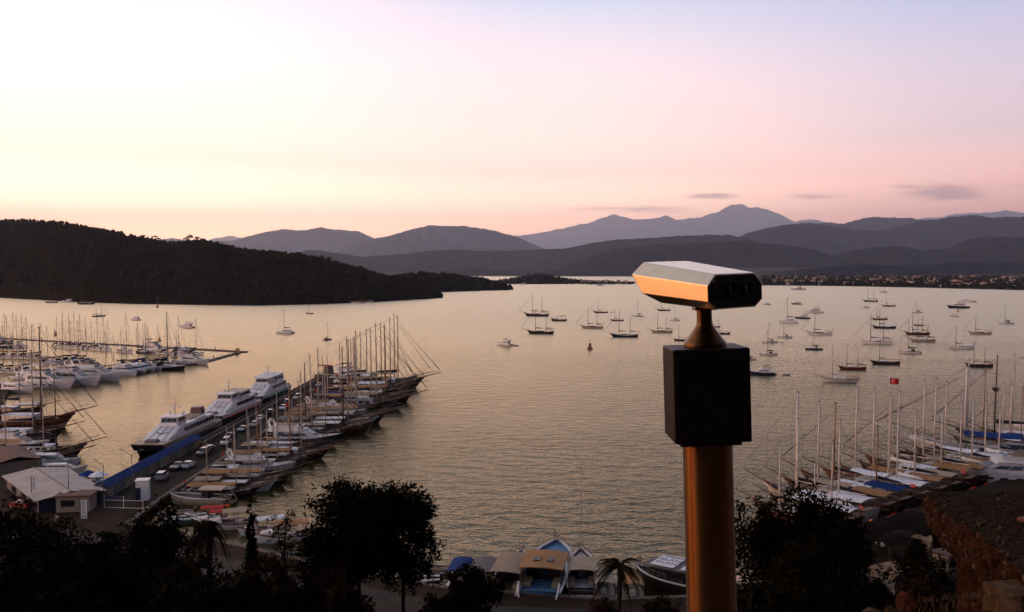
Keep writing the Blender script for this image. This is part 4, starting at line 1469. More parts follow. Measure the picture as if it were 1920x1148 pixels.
# ---------------------------------------------------------------- boats at anchor
GB = 'boats at anchor in the bay'
G = lambda **k: proto(gulet, **k)
far = [
    # proto, name, category, px, py, length px, heading, label
    (G(hull='navy', house='dark', awn='grey', lod=0, boomm='darkcloth'), 'gulet', 1006, 593, 50, 172, 'tall two-masted dark gulet farthest toward the islet'),
    (G(hull='dark', house='dark', awn='tan', lod=0), 'gulet', 1013, 626, 55, 176, 'dark two-masted gulet with furled booms, left of the orange buoy'),
    (G(hull='cream', house='wood', awn='tan', lod=0, masts=2), 'gulet', 1110, 616, 46, 172, 'cream-hulled two-masted gulet just above the orange buoy'),
    (G(hull='wood', house='wood', awn='ecru', lod=0, masts=1), 'gulet', 1126, 587, 29, 168, 'brown single-masted gulet with small dinghy behind it'),
    (G(hull='wood', house='dark', awn='grey', lod=0, masts=1), 'gulet', 1157, 602, 27, 170, 'small brown gulet between the cream gulet and a white sailboat'),
    (G(hull='black', house='white', awn='sail', lod=0, masts=2, top='white'), 'gulet', 1170, 632, 57, 176, 'black gulet with white stripe and two masts, right of the buoy'),
    (G(hull='dark', house='dark', awn='tan', lod=0, masts=1), 'gulet', 1244, 583, 27, 174, 'dark gulet seen just under the left end of the binoculars'),
    (G(hull='cream', house='wood', awn='tan', lod=0, masts=2), 'gulet', 1240, 624, 44, 175, 'pale gulet left of the binocular neck'),
    (G(hull='red', house='white', awn='tan', lod=0, masts=1), 'gulet', 1278, 639, 34, 172, 'reddish gulet half hidden behind the binocular cone'),
    (G(hull='orange', house='white', awn='sail', lod=0, masts=1), 'gulet', 1338, 614, 26, 178, 'orange-brown boat just right of the binocular neck'),
    (G(hull='dark', house='wood', awn='grey', lod=0, masts=1), 'gulet', 1353, 627, 34, 174, 'dark gulet lying below the orange-brown one beside the binocular neck'),
    (G(hull='dark', house='white', awn='grey', lod=0, masts=2), 'gulet', 1632, 566, 29, 176, 'dark gulet farthest out toward the town on the right'),
    (G(hull='orange', house='wood', awn='tan', lod=0, masts=1), 'gulet', 1666, 575, 27, 178, 'honey-coloured gulet near the far town'),
    (G(hull='orange', house='wood', awn='redcloth', lod=0, masts=1), 'gulet', 1649, 600, 31, 177, 'orange gulet with reddish awning above a dark one'),
    (G(hull='black', house='white', awn='sail', lod=0, masts=1), 'gulet', 1657, 616, 45, 171, 'black-hulled gulet with white deckhouse below the orange gulet'),
    (G(hull='white', house='white', awn='grey', lod=0, masts=2, top='white'), 'gulet', 1643, 645, 62, 172, 'long white gulet lying between two dark ones'),
    (G(hull='dark', house='dark', awn='ecru', lod=0, masts=1), 'gulet', 1659, 683, 58, 174, 'low dark gulet with tall single mast, right of the red one'),
    (G(hull='red', house='wood', awn='tan', lod=0, masts=2), 'gulet', 1597, 693, 55, 173, 'dark red two-masted gulet behind the big white one'),
    (G(hull='white', house='white', awn='ecru', lod=1, masts=1, top='wood', boomm='sail'), 'gulet', 1573, 716, 74, 175, 'big white gulet with wood trim, nearest of the anchored boats on the right'),
    (G(hull='red', house='wood', awn='tan', lod=0, masts=2), 'gulet', 1719, 628, 49, 176, 'reddish gulet lying behind an orange-trimmed white one'),
    (G(hull='cream', top='orange', house='white', awn='tan', lod=0, masts=2), 'gulet', 1729, 641, 50, 174, 'cream and orange two-masted gulet in the middle of the right group'),
    (G(hull='cream', house='wood', awn='grey', lod=0, masts=1), 'gulet', 1837, 627, 44, 172, 'cream single-masted gulet alone toward the right edge'),
    (G(hull='white', house='white', awn='sail', lod=0, masts=1, top='white'), 'gulet', 1801, 654, 52, 174, 'white gulet with a dark window band on the right, below a cream one'),
    (G(hull='dark', house='wood', awn='redcloth', lod=0, masts=2), 'gulet', 1835, 688, 54, 176, 'dark red-brown gulet nearest the right edge'),
    (G(hull='white', house='dark', awn='ecru', lod=0, masts=1, top='orange', mt='mastd'), 'gulet', 1536, 628, 50, 173, 'white gulet with dark deckhouse and one tall dark mast'),
    (G(hull='orange', house='white', awn='sail', lod=0, masts=1), 'gulet', 580, 589, 17, 140, 'small two-masted gulet off the wooded headland, far from the others'),
    (G(hull='dark', house='dark', awn='grey', lod=0, masts=2), 'gulet', 186, 594, 19, 45, 'dark two-masted gulet lying off the headland at left'),
    (G(hull='navy', house='dark', awn='grey', lod=0, masts=1), 'gulet', 160, 571, 36, 180, 'long dark gulet tied up under the headland at left'),
    (G(hull='dark', house='white', awn='tan', lod=0, masts=2), 'gulet', 96, 568, 26, 178, 'two-masted gulet moored under the headland, farthest left'),
    (G(hull='white', house='white', awn='grey', lod=0, masts=2), 'gulet', 672, 569, 30, 182, 'white gulet tied under the tip of the headland'),
    (G(hull='white', house='dark', awn='sail', lod=0, masts=1), 'gulet', 688, 567, 24, 176, 'second gulet alongside the white one at the headland tip'),
]
for pr, nm, px, py, lp, hd, lab in far:
    anchor(pr, nm, lab, 'sailing boat', px, py, lp, hd, GB, over=1.08)
S = lambda **k: proto(sloop, **k)
for pr, px, py, lp, hd, lab in [
    (S(lod=0), 1196, 594, 22, 170, 'white sailboat left of the binocular head with one thin mast'),
    (S(lod=0, hull='white', cover='sail'), 1265, 602, 20, 172, 'white sailboat left of the binocular neck, behind the pale gulet'),
    (S(lod=0, cover='sail', mh=1.1), 1496, 544, 28, 180, 'white sailing yacht farthest out, close to the far shore'),
    (S(lod=0, cover='sail'), 1471, 634, 28, 176, 'white sailboat with pale cover, between a catamaran and a white gulet'),
    (S(lod=0), 1443, 643, 28, 174, 'white sailboat with a tiny dinghy at its stern'),
    (S(lod=0, hull='black', cover='darkcloth', mh=.9), 1526, 656, 32, 172, 'black-hulled sloop with furled dark sail below the white gulet'),
    (S(lod=0, cover='darkcloth'), 1440, 666, 34, 177, 'low white sailboat with dark boom cover right of the coin box'),
    (S(lod=0, cover='darkcloth'), 1404, 675, 26, 172, 'sailboat partly hidden by the right side of the coin box'),
    (S(lod=0, mh=.8), 1719, 587, 20, 176, 'small sailboat with a canopy in the upper right group'),
    (S(lod=0, cover='darkcloth'), 1886, 608, 28, 176, 'white sailboat alone near the right edge'),
    (S(lod=0, cover='darkcloth', mh=1.1), 1705, 663, 42, 173, 'white sloop with long dark boom right of the long white gulet'),
    (S(lod=0, hull='white', cover='sail'), 614, 638, 12, 60, 'little white sailboat alone in front of the headland'),
    (S(lod=0, hull='white'), 298, 572, 12, 150, 'tiny sailboat tucked close under the wooded headland'),
]:
    anchor(pr, 'sailboat', lab, 'sailing boat', px, py, lp, hd, GB)
anchor(proto(catamaran, lod=0), 'catamaran', 'dark-windowed sailing catamaran with tall mast right of the binocular head', 'catamaran', 1478, 606, 33, 170, GB)
anchor(proto(catamaran, lod=0), 'catamaran', 'sailing catamaran alone in the bay, left of centre', 'catamaran', 535, 626, 32, 176, GB)
M = lambda **k: proto(motor_yacht, **k)
for pr, px, py, lp, hd, lab in [
    (M(lod=1, hard=True), 945, 648, 30, 140, 'white flybridge motor yacht seen from astern in mid-bay'),
    (M(lod=0), 1526, 587, 33, 178, 'white motor yacht right of the binoculars, farther out'),
    (M(lod=0, hull='navy'), 1504, 598, 29, 174, 'dark-hulled motor yacht beside the catamaran'),
    (M(lod=0, hull='orange', fly=False), 1493, 571, 20, 178, 'brown motor cruiser farther out than the catamaran'),
    (M(lod=1, hull='navy'), 1428, 703, 50, 173, 'motor yacht with dark hull and white top right of the coin box'),
    (M(lod=0, fly=False), 1623, 578, 17, 170, 'small white motor cruiser under a dark gulet'),
    (M(lod=0, fly=False), 1656, 549, 16, 180, 'small pale yacht close to the far shore'),
    (M(lod=0, hull='navy'), 1796, 578, 40, 176, 'long blue-hulled motor yacht at upper right'),
    (M(lod=0, fly=False), 1811, 565, 14, 180, 'first of two small motorboats far out at upper right'),
    (M(lod=0, fly=False, hull='cream'), 1824, 567, 15, 175, 'second of two small motorboats far out at upper right'),
    (M(lod=0, fly=False), 1788, 594, 18, 176, 'small white motorboat just below the yellow buoy'),
    (M(lod=0, fly=False, hull='orange'), 1723, 611, 19, 174, 'small orange motorboat above the cream and orange gulet'),
    (M(lod=0, fly=False), 1918, 671, 20, 170, 'white motorboat cut by the right edge'),
    (M(lod=0, fly=False), 1437, 572, 18, 178, 'white motorboat just right of the binocular eyepieces'),
    (M(lod=0), 253, 601, 23, 165, 'motor yacht with dark top off the headland at left'),
    (M(lod=1), 349, 615, 32, 160, 'white motor yacht passing the tip of the marina'),
    (M(lod=0), 126, 567, 22, 180, 'motor yacht moored under the headland between two gulets'),
    (M(lod=0, fly=False, hull='white'), 1346, 571, 15, 178, 'tiny motorboat under the binocular head'),
    (M(lod=0, fly=False), 1125, 536, 14, 178, 'tiny motorboat by the low shore left of the binoculars'),
    (M(lod=0, fly=False), 980, 534, 14, 180, 'white motorboat lying against the islet'),
]:
    anchor(pr, 'motor_yacht', lab, 'motorboat', px, py, lp, hd, GB)
anchor(proto(day_boat, hull='dark', canopy='tan'), 'excursion_boat', 'small brown boat with tan roof near the two dark gulets', 'boat', 1048, 602, 30, 180, GB)
for px, py, lp, hd, lab in [(1473.5, 704, 13, 178, 'small dark dinghy alone right of the dark motor yacht'), (1465, 643, 6, 175, 'tiny dinghy behind the white sailboat'), (966, 649, 11, 170, 'dinghy trailing behind the flybridge yacht'), (1147, 586, 6, 175, 'tiny dinghy behind the brown gulet')]:
    anchor(proto(dinghy), 'dinghy', lab, 'dinghy', px, py, lp, hd, GB)


def buoy(px, py, h_px, m, label):
    p = at(px, py)
    h = h_px * p.y / F
    t = thing('buoy', label, 'buoy', p, 0, 'navigation buoys')
    t.scale = (h, h, h)
    n = 12
    rr = lambda q: [[(r * math.cos(2 * math.pi * k / n), r * math.sin(2 * math.pi * k / n), z) for k in range(n)] for r, z in q]
    MB().loft(rr([(.26, -.1), (.30, .02), (.30, .14), (.20, .18)])).build('float', P[m], t)
    MB().loft(rr([(.19, .18), (.13, .60), (.10, .62)])).build('tower', P[m], t)
    MB().tube([(0, 0, .6), (0, 0, .9)], .02, 5).box(-.09, .09, -.02, .02, .86, .90).box(-.02, .02, -.09, .09, .93, .97).tube([(0, 0, .88), (0, 0, 1.0)], .025, 5).build('top_mark', P['wire'], t)
    MB().loft(rr([(.155, .36), (.135, .52)])).build('band', P['black' if m == 'buoyy' else 'white'], t)


buoy(1106, 655, 18, 'buoyr', 'orange-red channel buoy in the middle of the bay')
buoy(1796, 585, 8, 'buoyy', 'yellow and black buoy among the far boats at right')
buoy(104, 629, 10, 'buoyr', 'small red buoy behind the marina masts')
buoy(299, 640, 11, 'buoyy', 'yellow buoy beyond the marina pontoon')
buoy(295, 577, 9, 'buoyr', 'small dark buoy off the wooded headland')

# ---------------------------------------------------------------- left marina
m_pont = mat('pontoon_planks', (.10, .055, .035), .8, var=.25, scale=2)
m_pile = mat('mooring_pile', (.05, .04, .035), .8, var=.2)


def pontoon(a, b, w, label):
    a, b = Vector(a), Vector(b)
    d = (b - a)
    L = d.length
    t = thing('pontoon', label, 'pontoon', (a.x, a.y, 0), math.atan2(d.y, d.x), 'floating pontoons of the marina')
    n = int(L / 12)
    sec = MB().box(.05, L / n - .05, -w / 2, w / 2, .05, .55).mesh('deck_section', m_pont)
    pile = MB().tube([(0, 0, -3), (0, 0, 2.0)], .22, 6).mesh('pile', m_pile)
    ped = MB().box(-.15, .15, -.15, .15, .55, 1.6).mesh('service_pedestal', P['white'])
    for i in range(n):
        o = ob('deck_section', sec, t)
        o.location.x = L * i / n
        if i % 2:
            q = ob('pile', pile, t)
            q.location = (L * i / n, (w / 2 + .3) * (1 if i % 4 == 1 else -1), 0)
        q = ob('service_pedestal', ped, t)
        q.location = (L * (i + .5) / n, w * .35, 0)


pontoon(at(-40, 633), at(462, 661), 3.0, 'long outer pontoon of the marina running out to its tip')
pontoon(at(452, 661), at(372, 683), 2.6, 'short inner pontoon leg meeting the outer one at the tip')
pontoon(at(372, 683), at(205, 700), 2.6, 'middle stretch of the inner pontoon with motor yachts')
pontoon(at(205, 700), at(-60, 735), 2.6, 'nearest stretch of the inner pontoon at the left edge')
t = thing('pontoon_light', 'small beacon hut at the tip of the marina pontoon', 'beacon', at(445, 661, .55))
MB().box(-.8, .8, -.8, .8, 0, 2.2).build('hut', P['buoyy'], t)
MB().tube([(0, 0, 2.2), (0, 0, 4.4)], .08, 6).ball((0, 0, 4.5), .25).build('lantern', P['wire'], t)

sl = [S(lod=1), S(lod=1, cover='sail'), S(lod=1, cover='darkcloth', hood='sail'), S(lod=1, hull='navy', cover='darkcloth'), S(lod=1, cover='royal', hood='royal'), S(lod=1, hull='white', mh=1.12, cover='tan')]
mo = [M(lod=1), M(lod=1, hard=False), M(lod=1, fly=False), M(lod=1, hull='navy'), M(lod=1, flat=True)]
GM = 'yachts berthed in the marina'
rnd = random.Random(5)
desc = {0: 'white sailing yacht', 1: 'white sailing yacht with pale boom cover', 2: 'white sailing yacht with white sprayhood', 3: 'navy-hulled sailing yacht', 4: 'sailing yacht with blue covers', 5: 'tall-masted white sailing yacht'}


def berth_row(pxs, line, head, place, Lm=(11, 14.5), jit=4):
    for k, px in enumerate(pxs):
        i = rnd.choice((0, 0, 1, 2, 3, 4, 5, 5))
        p = at(px, line(px))
        lm = rnd.uniform(*Lm)
        sl[i].put('sailing_yacht', f'{desc[i]}, {ORD[k]} from left {place}', 'sailing boat', p, R(head + rnd.uniform(-jit, jit)), lm / 13.0, GM)


berth_row([8, 24, 40], lambda x: 652, -35, 'at far left of outer pontoon')
berth_row([106, 118, 129, 139, 150, 160, 171, 182, 193, 202], lambda x: 651 + (x - 100) * .07, -50, 'in packed outer pontoon row')
berth_row([236, 268], lambda x: 661 + (x - 236) * .04, -40, 'past the gap on outer pontoon')
berth_row([312, 334, 366], lambda x: 665, -30, 'near outer pontoon tip', (12, 15))
berth_row([12, 30, 48, 62, 76], lambda x: 672 + x * .02, -20, 'in the second marina row')
berth_row([88, 102, 116, 130, 146, 160], lambda x: 683 - (x - 88) * .05, -15, 'in the middle marina row')
berth_row([4, 22, 42, 58], lambda x: 700, -15, 'in crowded row at left edge')
berth_row([236, 256, 276, 296, 312, 330], lambda x: 687 - (x - 236) * .04, -25, 'in row before pontoon tip', (11, 13))
berth_row([196, 212, 226], lambda x: 699, -20, 'behind the white catamarans', (11, 13))
for i, px, py, lm, hd, lab in [
    (0, -5, 650, 26, -20, 'large grey-white motor yacht at the left edge by the outer pontoon'), (0, 292, 662, 21, -28, 'three-decked white motor yacht lying along the outer pontoon'), (2, 345, 661, 14, -30, 'small white motor yacht beside the outer pontoon tip'),
    (4, 88, 727, 24, -12, 'classic cream motor yacht with upright bow, nearest in the marina'), (1, 140, 721, 24, -14, 'low white motor yacht beside the classic cream one'), (0, 180, 714, 25, -14, 'sleek white motor yacht at the outer end of the near row'),
    (3, 150, 704, 18, -20, 'motor yacht tucked behind the sleek white one'), (2, 30, 736, 15, -10, 'small motorboat left of the classic cream yacht'), (2, 52, 712, 14, -12, 'motorboat behind the classic cream yacht'), (0, 362, 683, 18, -15, 'boxy white motor yacht at the end of the inner pontoon')]:
    mo[i].put('motor_yacht', lab, 'motorboat', at(px, py), R(hd), lm / 18.0, GM)
for px, py, lm, pw, lab in [(238, 702, 14.5, True, 'nearest white power catamaran in the marina'), (256, 699, 14, False, 'middle white sailing catamaran in the marina'), (270, 696, 14, False, 'farther white catamaran behind two others in the marina')]:
    proto(catamaran, lod=1, power=pw).put('catamaran', lab, 'catamaran', at(px, py), R(-14), lm / 14, GM)
S(lod=1, hull='dark', cover='darkcloth').put('sailing_yacht', 'long grey sailing yacht lying alongside the inner pontoon', 'sailing boat', at(312, 694), R(-8), 18 / 13, GM)

# ---------------------------------------------------------------- quay boats at the left edge
GL = 'boats on the west quay'
for k, (pr, px, py, lm, lab) in enumerate([
    (G(hull='dark', house='wood', awn='tan', masts=2), 12, 780, 24, 'gulet with tan awning farthest along the west quay'),
    (G(hull='wood', house='white', awn='ecru', masts=2, mt='mastd', boomm='sail'), 42, 800, 30, 'large wooden schooner with thick dark mast on the west quay'),
    (G(hull='navy', house='white', awn='sail', masts=1), 30, 826, 25, 'gulet with white awning beside the schooner on the west quay'),
    (G(hull='red', house='white', awn='tan', masts=1, mt='mastd'), 74, 855, 22, 'red gulet with tan awning on the west quay'),
    (G(hull='dark', house='dark', awn='ecru', masts=2), 50, 872, 21, 'dark gulet nearest the market hall on the west quay'),
]):
    pr.put('gulet', lab, 'sailing boat', at(px, py), R(-4 + k * 2), lm / 24, GL)
for i, px, py, lm, hd, lab in [(1, 30, 845, 17, -4, 'white motor yacht with blue screens on the west quay'), (2, 98, 875, 13, 0, 'small white motorboat on the west quay'), (2, 118, 888, 10, 12, 'white motorboat lying nearest the market hall')]:
    mo[i].put('motor_yacht', lab, 'motorboat', at(px, py), R(hd), lm / 18, GL)
proto(skiff, 'white').put('skiff', 'small open boat behind the market hall roof', 'boat', at(168, 900), R(-30), 1.2, GL)
proto(day_boat, hull='navy', canopy='grey').put('excursion_boat', 'small dark day boat at the corner by the blue tarpaulin', 'boat', at(178, 912), R(-20), 1.0, GL)

# ---------------------------------------------------------------- gulet row on the pier
GP = 'gulets moored stern-to along the pier'
rows = [  # hull, deckhouse, awning, mid awning, masts, mast colour, jib colour, descriptive words
    ('black', 'dark', 'tan', 'tan', 2, 'mastw', 'darkcloth', 'black-hulled gulet with tan awnings'),
    ('white', 'wood', 'ecru', None, 1, 'mastw', 'darkcloth', 'white-hulled gulet with ecru awning'),
    ('dark', 'wood', 'tan', 'tan', 2, 'mastw', 'darkcloth', 'dark gulet with two tan awnings'),
    ('wood', 'white', 'sail', None, 2, 'mastw', 'mastd', 'mahogany gulet with white awning'),
    ('dark', 'white', 'tan', 'ecru', 1, 'mastw', 'darkcloth', 'dark gulet with tan and ecru awnings'),
    ('navy', 'wood', 'royal', None, 2, 'mastw', 'darkcloth', 'navy gulet with royal blue awning'),
    ('wood', 'wood', 'tan', 'tan', 2, 'mastt', 'mastd', 'mahogany gulet with honey masts'),
    ('dark', 'white', 'ecru', None, 1, 'mastw', 'darkcloth', 'dark gulet with a single pale mast'),
    ('red', 'white', 'sail', 'sail', 2, 'mastw', 'mastd', 'dark red gulet with white awnings'),
    ('dark', 'dark', 'tan', None, 2, 'mastd', 'darkcloth', 'dark gulet with dark masts'),
    ('wood', 'white', 'tan', 'tan', 2, 'mastw', 'darkcloth', 'mahogany gulet with tan awnings'),
    ('navy', 'white', 'sail', None, 2, 'mastw', 'darkcloth', 'navy gulet with white awning'),
    ('dark', 'wood', 'ecru', 'ecru', 1, 'mastw', 'darkcloth', 'dark gulet with ecru awnings'),
    ('wood', 'dark', 'grey', None, 2, 'mastd', 'darkcloth', 'mahogany gulet with grey awning'),
    ('white', 'wood', 'tan', None, 2, 'mastw', 'darkcloth', 'white gulet with tan awning'),
]
PIER_X0, PIER_X1, PIER_Y0, PIER_Y1 = -78.0, -64.5, 160.0, 352.0
rnd = random.Random(21)
y = 168.5
k = 0
while y < 340:
    hull, house, awn, awn2, ms, mt, fm, words = rows[k % len(rows)]
    Lm = interp([(166, 15.5), (193, 18.5), (223, 22), (250, 27.5), (285, 28.5), (310, 31), (340, 29)], y) * rnd.choice((.78, .9, 1.0, 1.0, 1.06))
    hd = R(rnd.uniform(-6, 6))
    if 294 < y < 304:
        Lm, ms, mt = 33, 2, 'mastw'
    if k % 6 == 4:
        Lm = min(Lm, 20)
        mv = ('white', 'navy', 'white', 'wood', 'white')[k // 6]
        M(lod=1, hull=mv, hard=k % 12 == 4).put('motor_yacht', f'{mv}-hulled cabin cruiser, {ORD[k]} boat from the shore in the pier row', 'motorboat', (PIER_X1 + 2.2 + Lm / 2, y, 0), hd, Lm / 18, GP)
        y += Lm / 18 * 4.9 + .5
    else:
        pr = G(hull=hull, house=house, awn=awn, awn2=awn2, masts=ms, mt=mt, furlm=fm, lod=1, boomm=rnd.choice(('darkcloth', 'darkcloth', 'darkcloth', 'ecru')), tender=k % 3 == 0, flag=k % 5 == 0, bowsprit=k % 4 != 1, strake='cream' if k % 5 == 2 else 'orange', mh=rnd.choice((.88, .96, 1.04, 1.12)))
        pr.put('gulet', f'{words}, {ORD[k]} boat from the shore in the pier row', 'sailing boat', (PIER_X1 + 2.0 + Lm / 2, y, 0), hd, Lm / 24, GP)
        y += Lm / 24 * 6.3 + .45
    k += 1
# passages and day boats wedged at the shore end of the pier
motor_yacht_w = M(lod=1)
trip = proto(trip_boat, hull='cream', roof='cream', deckm='teak', L=13.0, B=4.4, twin=False)
trip.put('excursion_boat', 'cream cabin boat at the shore end of the pier row', 'boat', (-58.0, 163.3, 0), R(178), .85, GP)

# ---------------------------------------------------------------- passenger ferries on the west side of the pier
m_fwhite = P['white']


def ferry(label, loc, rz, L, kind):
    """fast catamaran ferry, bow along +x"""
    t = thing('ferry', label, 'ferry', loc, rz, 'fast ferries along the pier')
    t.scale = (.95, .92, .86)
    B = 9.6
    a = L / 2
    dk = P['navy'] if kind != 1 else P['black']
    for s in (-1, 1):
        h, d, g, sheer, half = hull_shape(L, 3.2, 2.2, 3.2, 2.0, .9, .08, 13, .05, .85, 2.6, 1.0)
        h.v = [(x, yy + s * 3.2, z) for x, yy, z in h.v]
        h.build('float', dk, t, True)
    # wet deck / main body with raked stem
    body = MB().hexa([(-a, -B / 2, 1.9), (a - 1.2, -B / 2 + .8, 2.5), (a - 1.2, B / 2 - .8, 2.5), (-a, B / 2, 1.9)], [(-a, -B / 2, 3.6), (a + .5, -B / 2 + .6, 4.0), (a + .5, B / 2 - .6, 4.0), (-a, B / 2, 3.6)])
    b = body.build('hull', m_fwhite if kind != 0 else P['cream'], t)
    MB().box(-a + .3, a - 4, -B / 2 - .04, B / 2 + .04, 2.5, 2.85).build('stripe', P['navy'] if kind == 0 else P['stripe_red'] if kind == 1 else P['stripe_green'], b)
    MB().hexa([(a - 1.1, -B / 2 + .9, 2.0), (a - .9, -B / 2 + .9, 2.0), (a - .9, B / 2 - .9, 2.0), (a - 1.1, B / 2 - .9, 2.0)], [(a + .4, -B / 2 + .7, 3.7), (a + .55, -B / 2 + .7, 3.7), (a + .55, B / 2 - .7, 3.7), (a + .4, B / 2 - .7, 3.7)]).build('bow_face', dk, b)
    # passenger saloon with long sloping front
    x1 = a - 4.0
    sal = MB().hexa([(-a + 4, -B / 2 + .5, 3.6), (x1, -B / 2 + 1.4, 4.0), (x1, B / 2 - 1.4, 4.0), (-a + 4, B / 2 - .5, 3.6)], [(-a + 4.5, -B / 2 + .8, 6.3), (x1 - 8.5, -B / 2 + 1.6, 6.5), (x1 - 8.5, B / 2 - 1.6, 6.5), (-a + 4.5, B / 2 - .8, 6.3)]).build('saloon', m_fwhite, t)
    n = 10
    for s in (-1, 1):
        for q in range(n):
            f0, f1 = q / n, q / n + .075
            X = lambda f: -a + 5.2 + f * (L - 19)
            Y = lambda f, zf: (B / 2 - .5 - .3 * zf - .82 * f * (L - 19) / (L - 8) - .06)
            p = [(X(f0), Y(f0, .35), 4.65), (X(f1), Y(f1, .35), 4.67), (X(f1), Y(f1, .8), 5.75), (X(f0), Y(f0, .8), 5.73)]
            MB().hexa([(v[0], s * (v[1] - .06), v[2]) for v in p], [(v[0], s * (v[1] + .13), v[2]) for v in p]).build('window', P['glass'], sal)
    # panel seams on the sloping front
    for f in (-.33, 0, .33):
        MB().hexa([(x1 - .2, f * 6 - .05, 4.08), (x1, f * 6 - .05, 4.08), (x1, f * 6 + .05, 4.08), (x1 - .2, f * 6 + .05, 4.08)], [(x1 - 8.3, f * 5 - .05, 6.48), (x1 - 8.1, f * 5 - .05, 6.52), (x1 - 8.1, f * 5 + .05, 6.52), (x1 - 8.3, f * 5 + .05, 6.48)]).build('seam', P['grey'], sal)
    # wings either side of the front
    for s in (-1, 1):
        MB().hexa([(x1 - 11, s * 3.4 - .1, 6.1), (x1 - 2.5, s * 3.6 - .1, 4.3), (x1 - 2.5, s * 3.6 + .1, 4.3), (x1 - 11, s * 3.4 + .1, 6.1)], [(x1 - 11, s * 3.2 - .1, 6.9), (x1 - 4.5, s * 3.5 - .1, 5.3), (x1 - 4.5, s * 3.5 + .1, 5.3), (x1 - 11, s * 3.2 + .1, 6.9)]).build('wing', m_fwhite, sal)
    # wheelhouse with dark wrap-around glass
    wx = x1 - 8.2
    wl = 5.5 if kind != 2 else 9.0
    wh = MB().hexa([(wx - wl, -2.7, 6.35), (wx, -2.4, 6.45), (wx, 2.4, 6.45), (wx - wl, 2.7, 6.35)], [(wx - wl, -2.4, 8.8), (wx - 1.1, -2.1, 8.8), (wx - 1.1, 2.1, 8.8), (wx - wl, 2.4, 8.8)]).build('wheelhouse', m_fwhite, t)
    nf = 5 if kind else 3
    for q in range(nf):
        y0, y1 = -2.15 + 4.3 * q / nf + .07, -2.15 + 4.3 * (q + 1) / nf - .07
        MB().hexa([(wx - .62, y0, 7.45), (wx - .38, y0, 7.45), (wx - .38, y1, 7.45), (wx - .62, y1, 7.45)], [(wx - 1.08, y0 * .93, 8.5), (wx - .88, y0 * .93, 8.5), (wx - .88, y1 * .93, 8.5), (wx - 1.08, y1 * .93, 8.5)]).build('window', P['glass'], wh)
    for s in (-1, 1):
        for q in range(3):
            X0 = wx - wl + .5 + q * (wl - 1.8) / 3
            X1 = X0 + (wl - 1.8) / 3 - .25
            MB().hexa([(X0, s * 2.42, 7.45), (X1, s * 2.36, 7.45), (X1, s * 2.58, 7.45), (X0, s * 2.64, 7.45)], [(X0, s * 2.28, 8.45), (X1, s * 2.22, 8.45), (X1, s * 2.44, 8.45), (X0, s * 2.50, 8.45)]).build('window', P['glass'], wh)
    MB().box(wx - wl - .4, wx - .5, -2.75, 2.75, 8.81, 9.0, .1, .1).build('roof', m_fwhite, wh)
    # upper deck
    if kind == 1:
        ud = MB().box(-a + 6, wx - wl - 1, -3.0, 3.0, 6.4, 8.4, .3, .2).build('upper_saloon', m_fwhite, t)
        for s in (-1, 1):
            for q in range(7):
                X0 = -a + 7 + q * (wx - wl - 8.4 + a) / 7
                MB().box(X0, X0 + (wx - wl - 8.4 + a) / 7 - .3, s * 2.93 - .1, s * 2.93 + .1, 7.1, 8.0).build('window', P['glass'], ud)
        MB().box(-a + 5.6, wx - wl - .8, -3.1, 3.1, 8.41, 8.55).build('roof', P['cream'], ud)
    elif kind == 2:
        ud = MB().box(-a + 5, wx - wl - .4, -3.4, 3.4, 6.4, 8.9, .2, .2).build('upper_saloon', m_fwhite, t)
        for s in (-1, 1):
            for q in range(6):
                X0 = -a + 5.6 + q * (wx - wl - 6.8 + a) / 6
                MB().box(X0, X0 + (wx - wl - 6.8 + a) / 6 - .3, s * 3.3 - .1, s * 3.3 + .14, 7.3, 8.4).build('window', P['glass'], ud)
        MB().box(-a + 4, wx - .9, -3.5, 3.5, 9.05, 9.2).build('sun_roof', P['sail'], ud)
        for q in range(8):
            MB().hexa([(x1 - 4.6, -2.7 + q * .68, 5.2), (x1 - 4.45, -2.7 + q * .68, 5.2), (x1 - 4.45, -2.2 + q * .68, 5.2), (x1 - 4.6, -2.2 + q * .68, 5.2)], [(x1 - 6.4, -2.7 + q * .68, 5.75), (x1 - 6.2, -2.7 + q * .68, 5.8), (x1 - 6.2, -2.2 + q * .68, 5.8), (x1 - 6.4, -2.2 + q * .68, 5.75)]).build('window', P['glass'], sal)
    else:
        sd = MB()
        for x in range(4):
            sd.box(-a + 8 + x * 2.2, -a + 9.6 + x * 2.2, -2.0, 2.0, 6.36, 6.8)
        sd.build('deck_seats', P['ecru'], t)
        MB().box(-a + 5, -a + 8, -1.6, 1.6, 6.36, 8.6, .2, .2).build('funnel_casing', P['wood'], t)
    # emblem on the sloping front: coloured sweep of paint
    em = MB()
    for q in range(7):
        u0, u1 = q / 7, (q + 1) / 7
        Z = lambda xx: 4.12 + (x1 - xx) / 8.5 * 2.42
        xa, xb = x1 - 4.4 + .7 * math.sin(u0 * 3.1), x1 - 4.4 + .7 * math.sin(u1 * 3.1)
        ya, yb = -1.5 + 3 * u0, -1.5 + 3 * u1
        em.add([(xa, ya, Z(xa) + .04), (xa - .45, ya, Z(xa - .45) + .04), (xb - .45, yb, Z(xb - .45) + .04), (xb, yb, Z(xb) + .04)], [(0, 1, 2, 3)])
    em.build('emblem', P['stripe_red'] if kind == 1 else P['stripe_green'] if kind == 2 else P['grey'], sal)
    # mast, radar, rails, liferafts
    mm = MB().tube([(wx - wl + 1, 0, 8.95), (wx - wl + .7, 0, 13.8)], .13, 6, .06)
    ms = mm.build('mast', P['wire'], t)
    MB().box(wx - wl + .2, wx - wl + 1.6, -1.1, 1.1, 11.0, 11.12).build('radar_scanner', m_fwhite, ms)
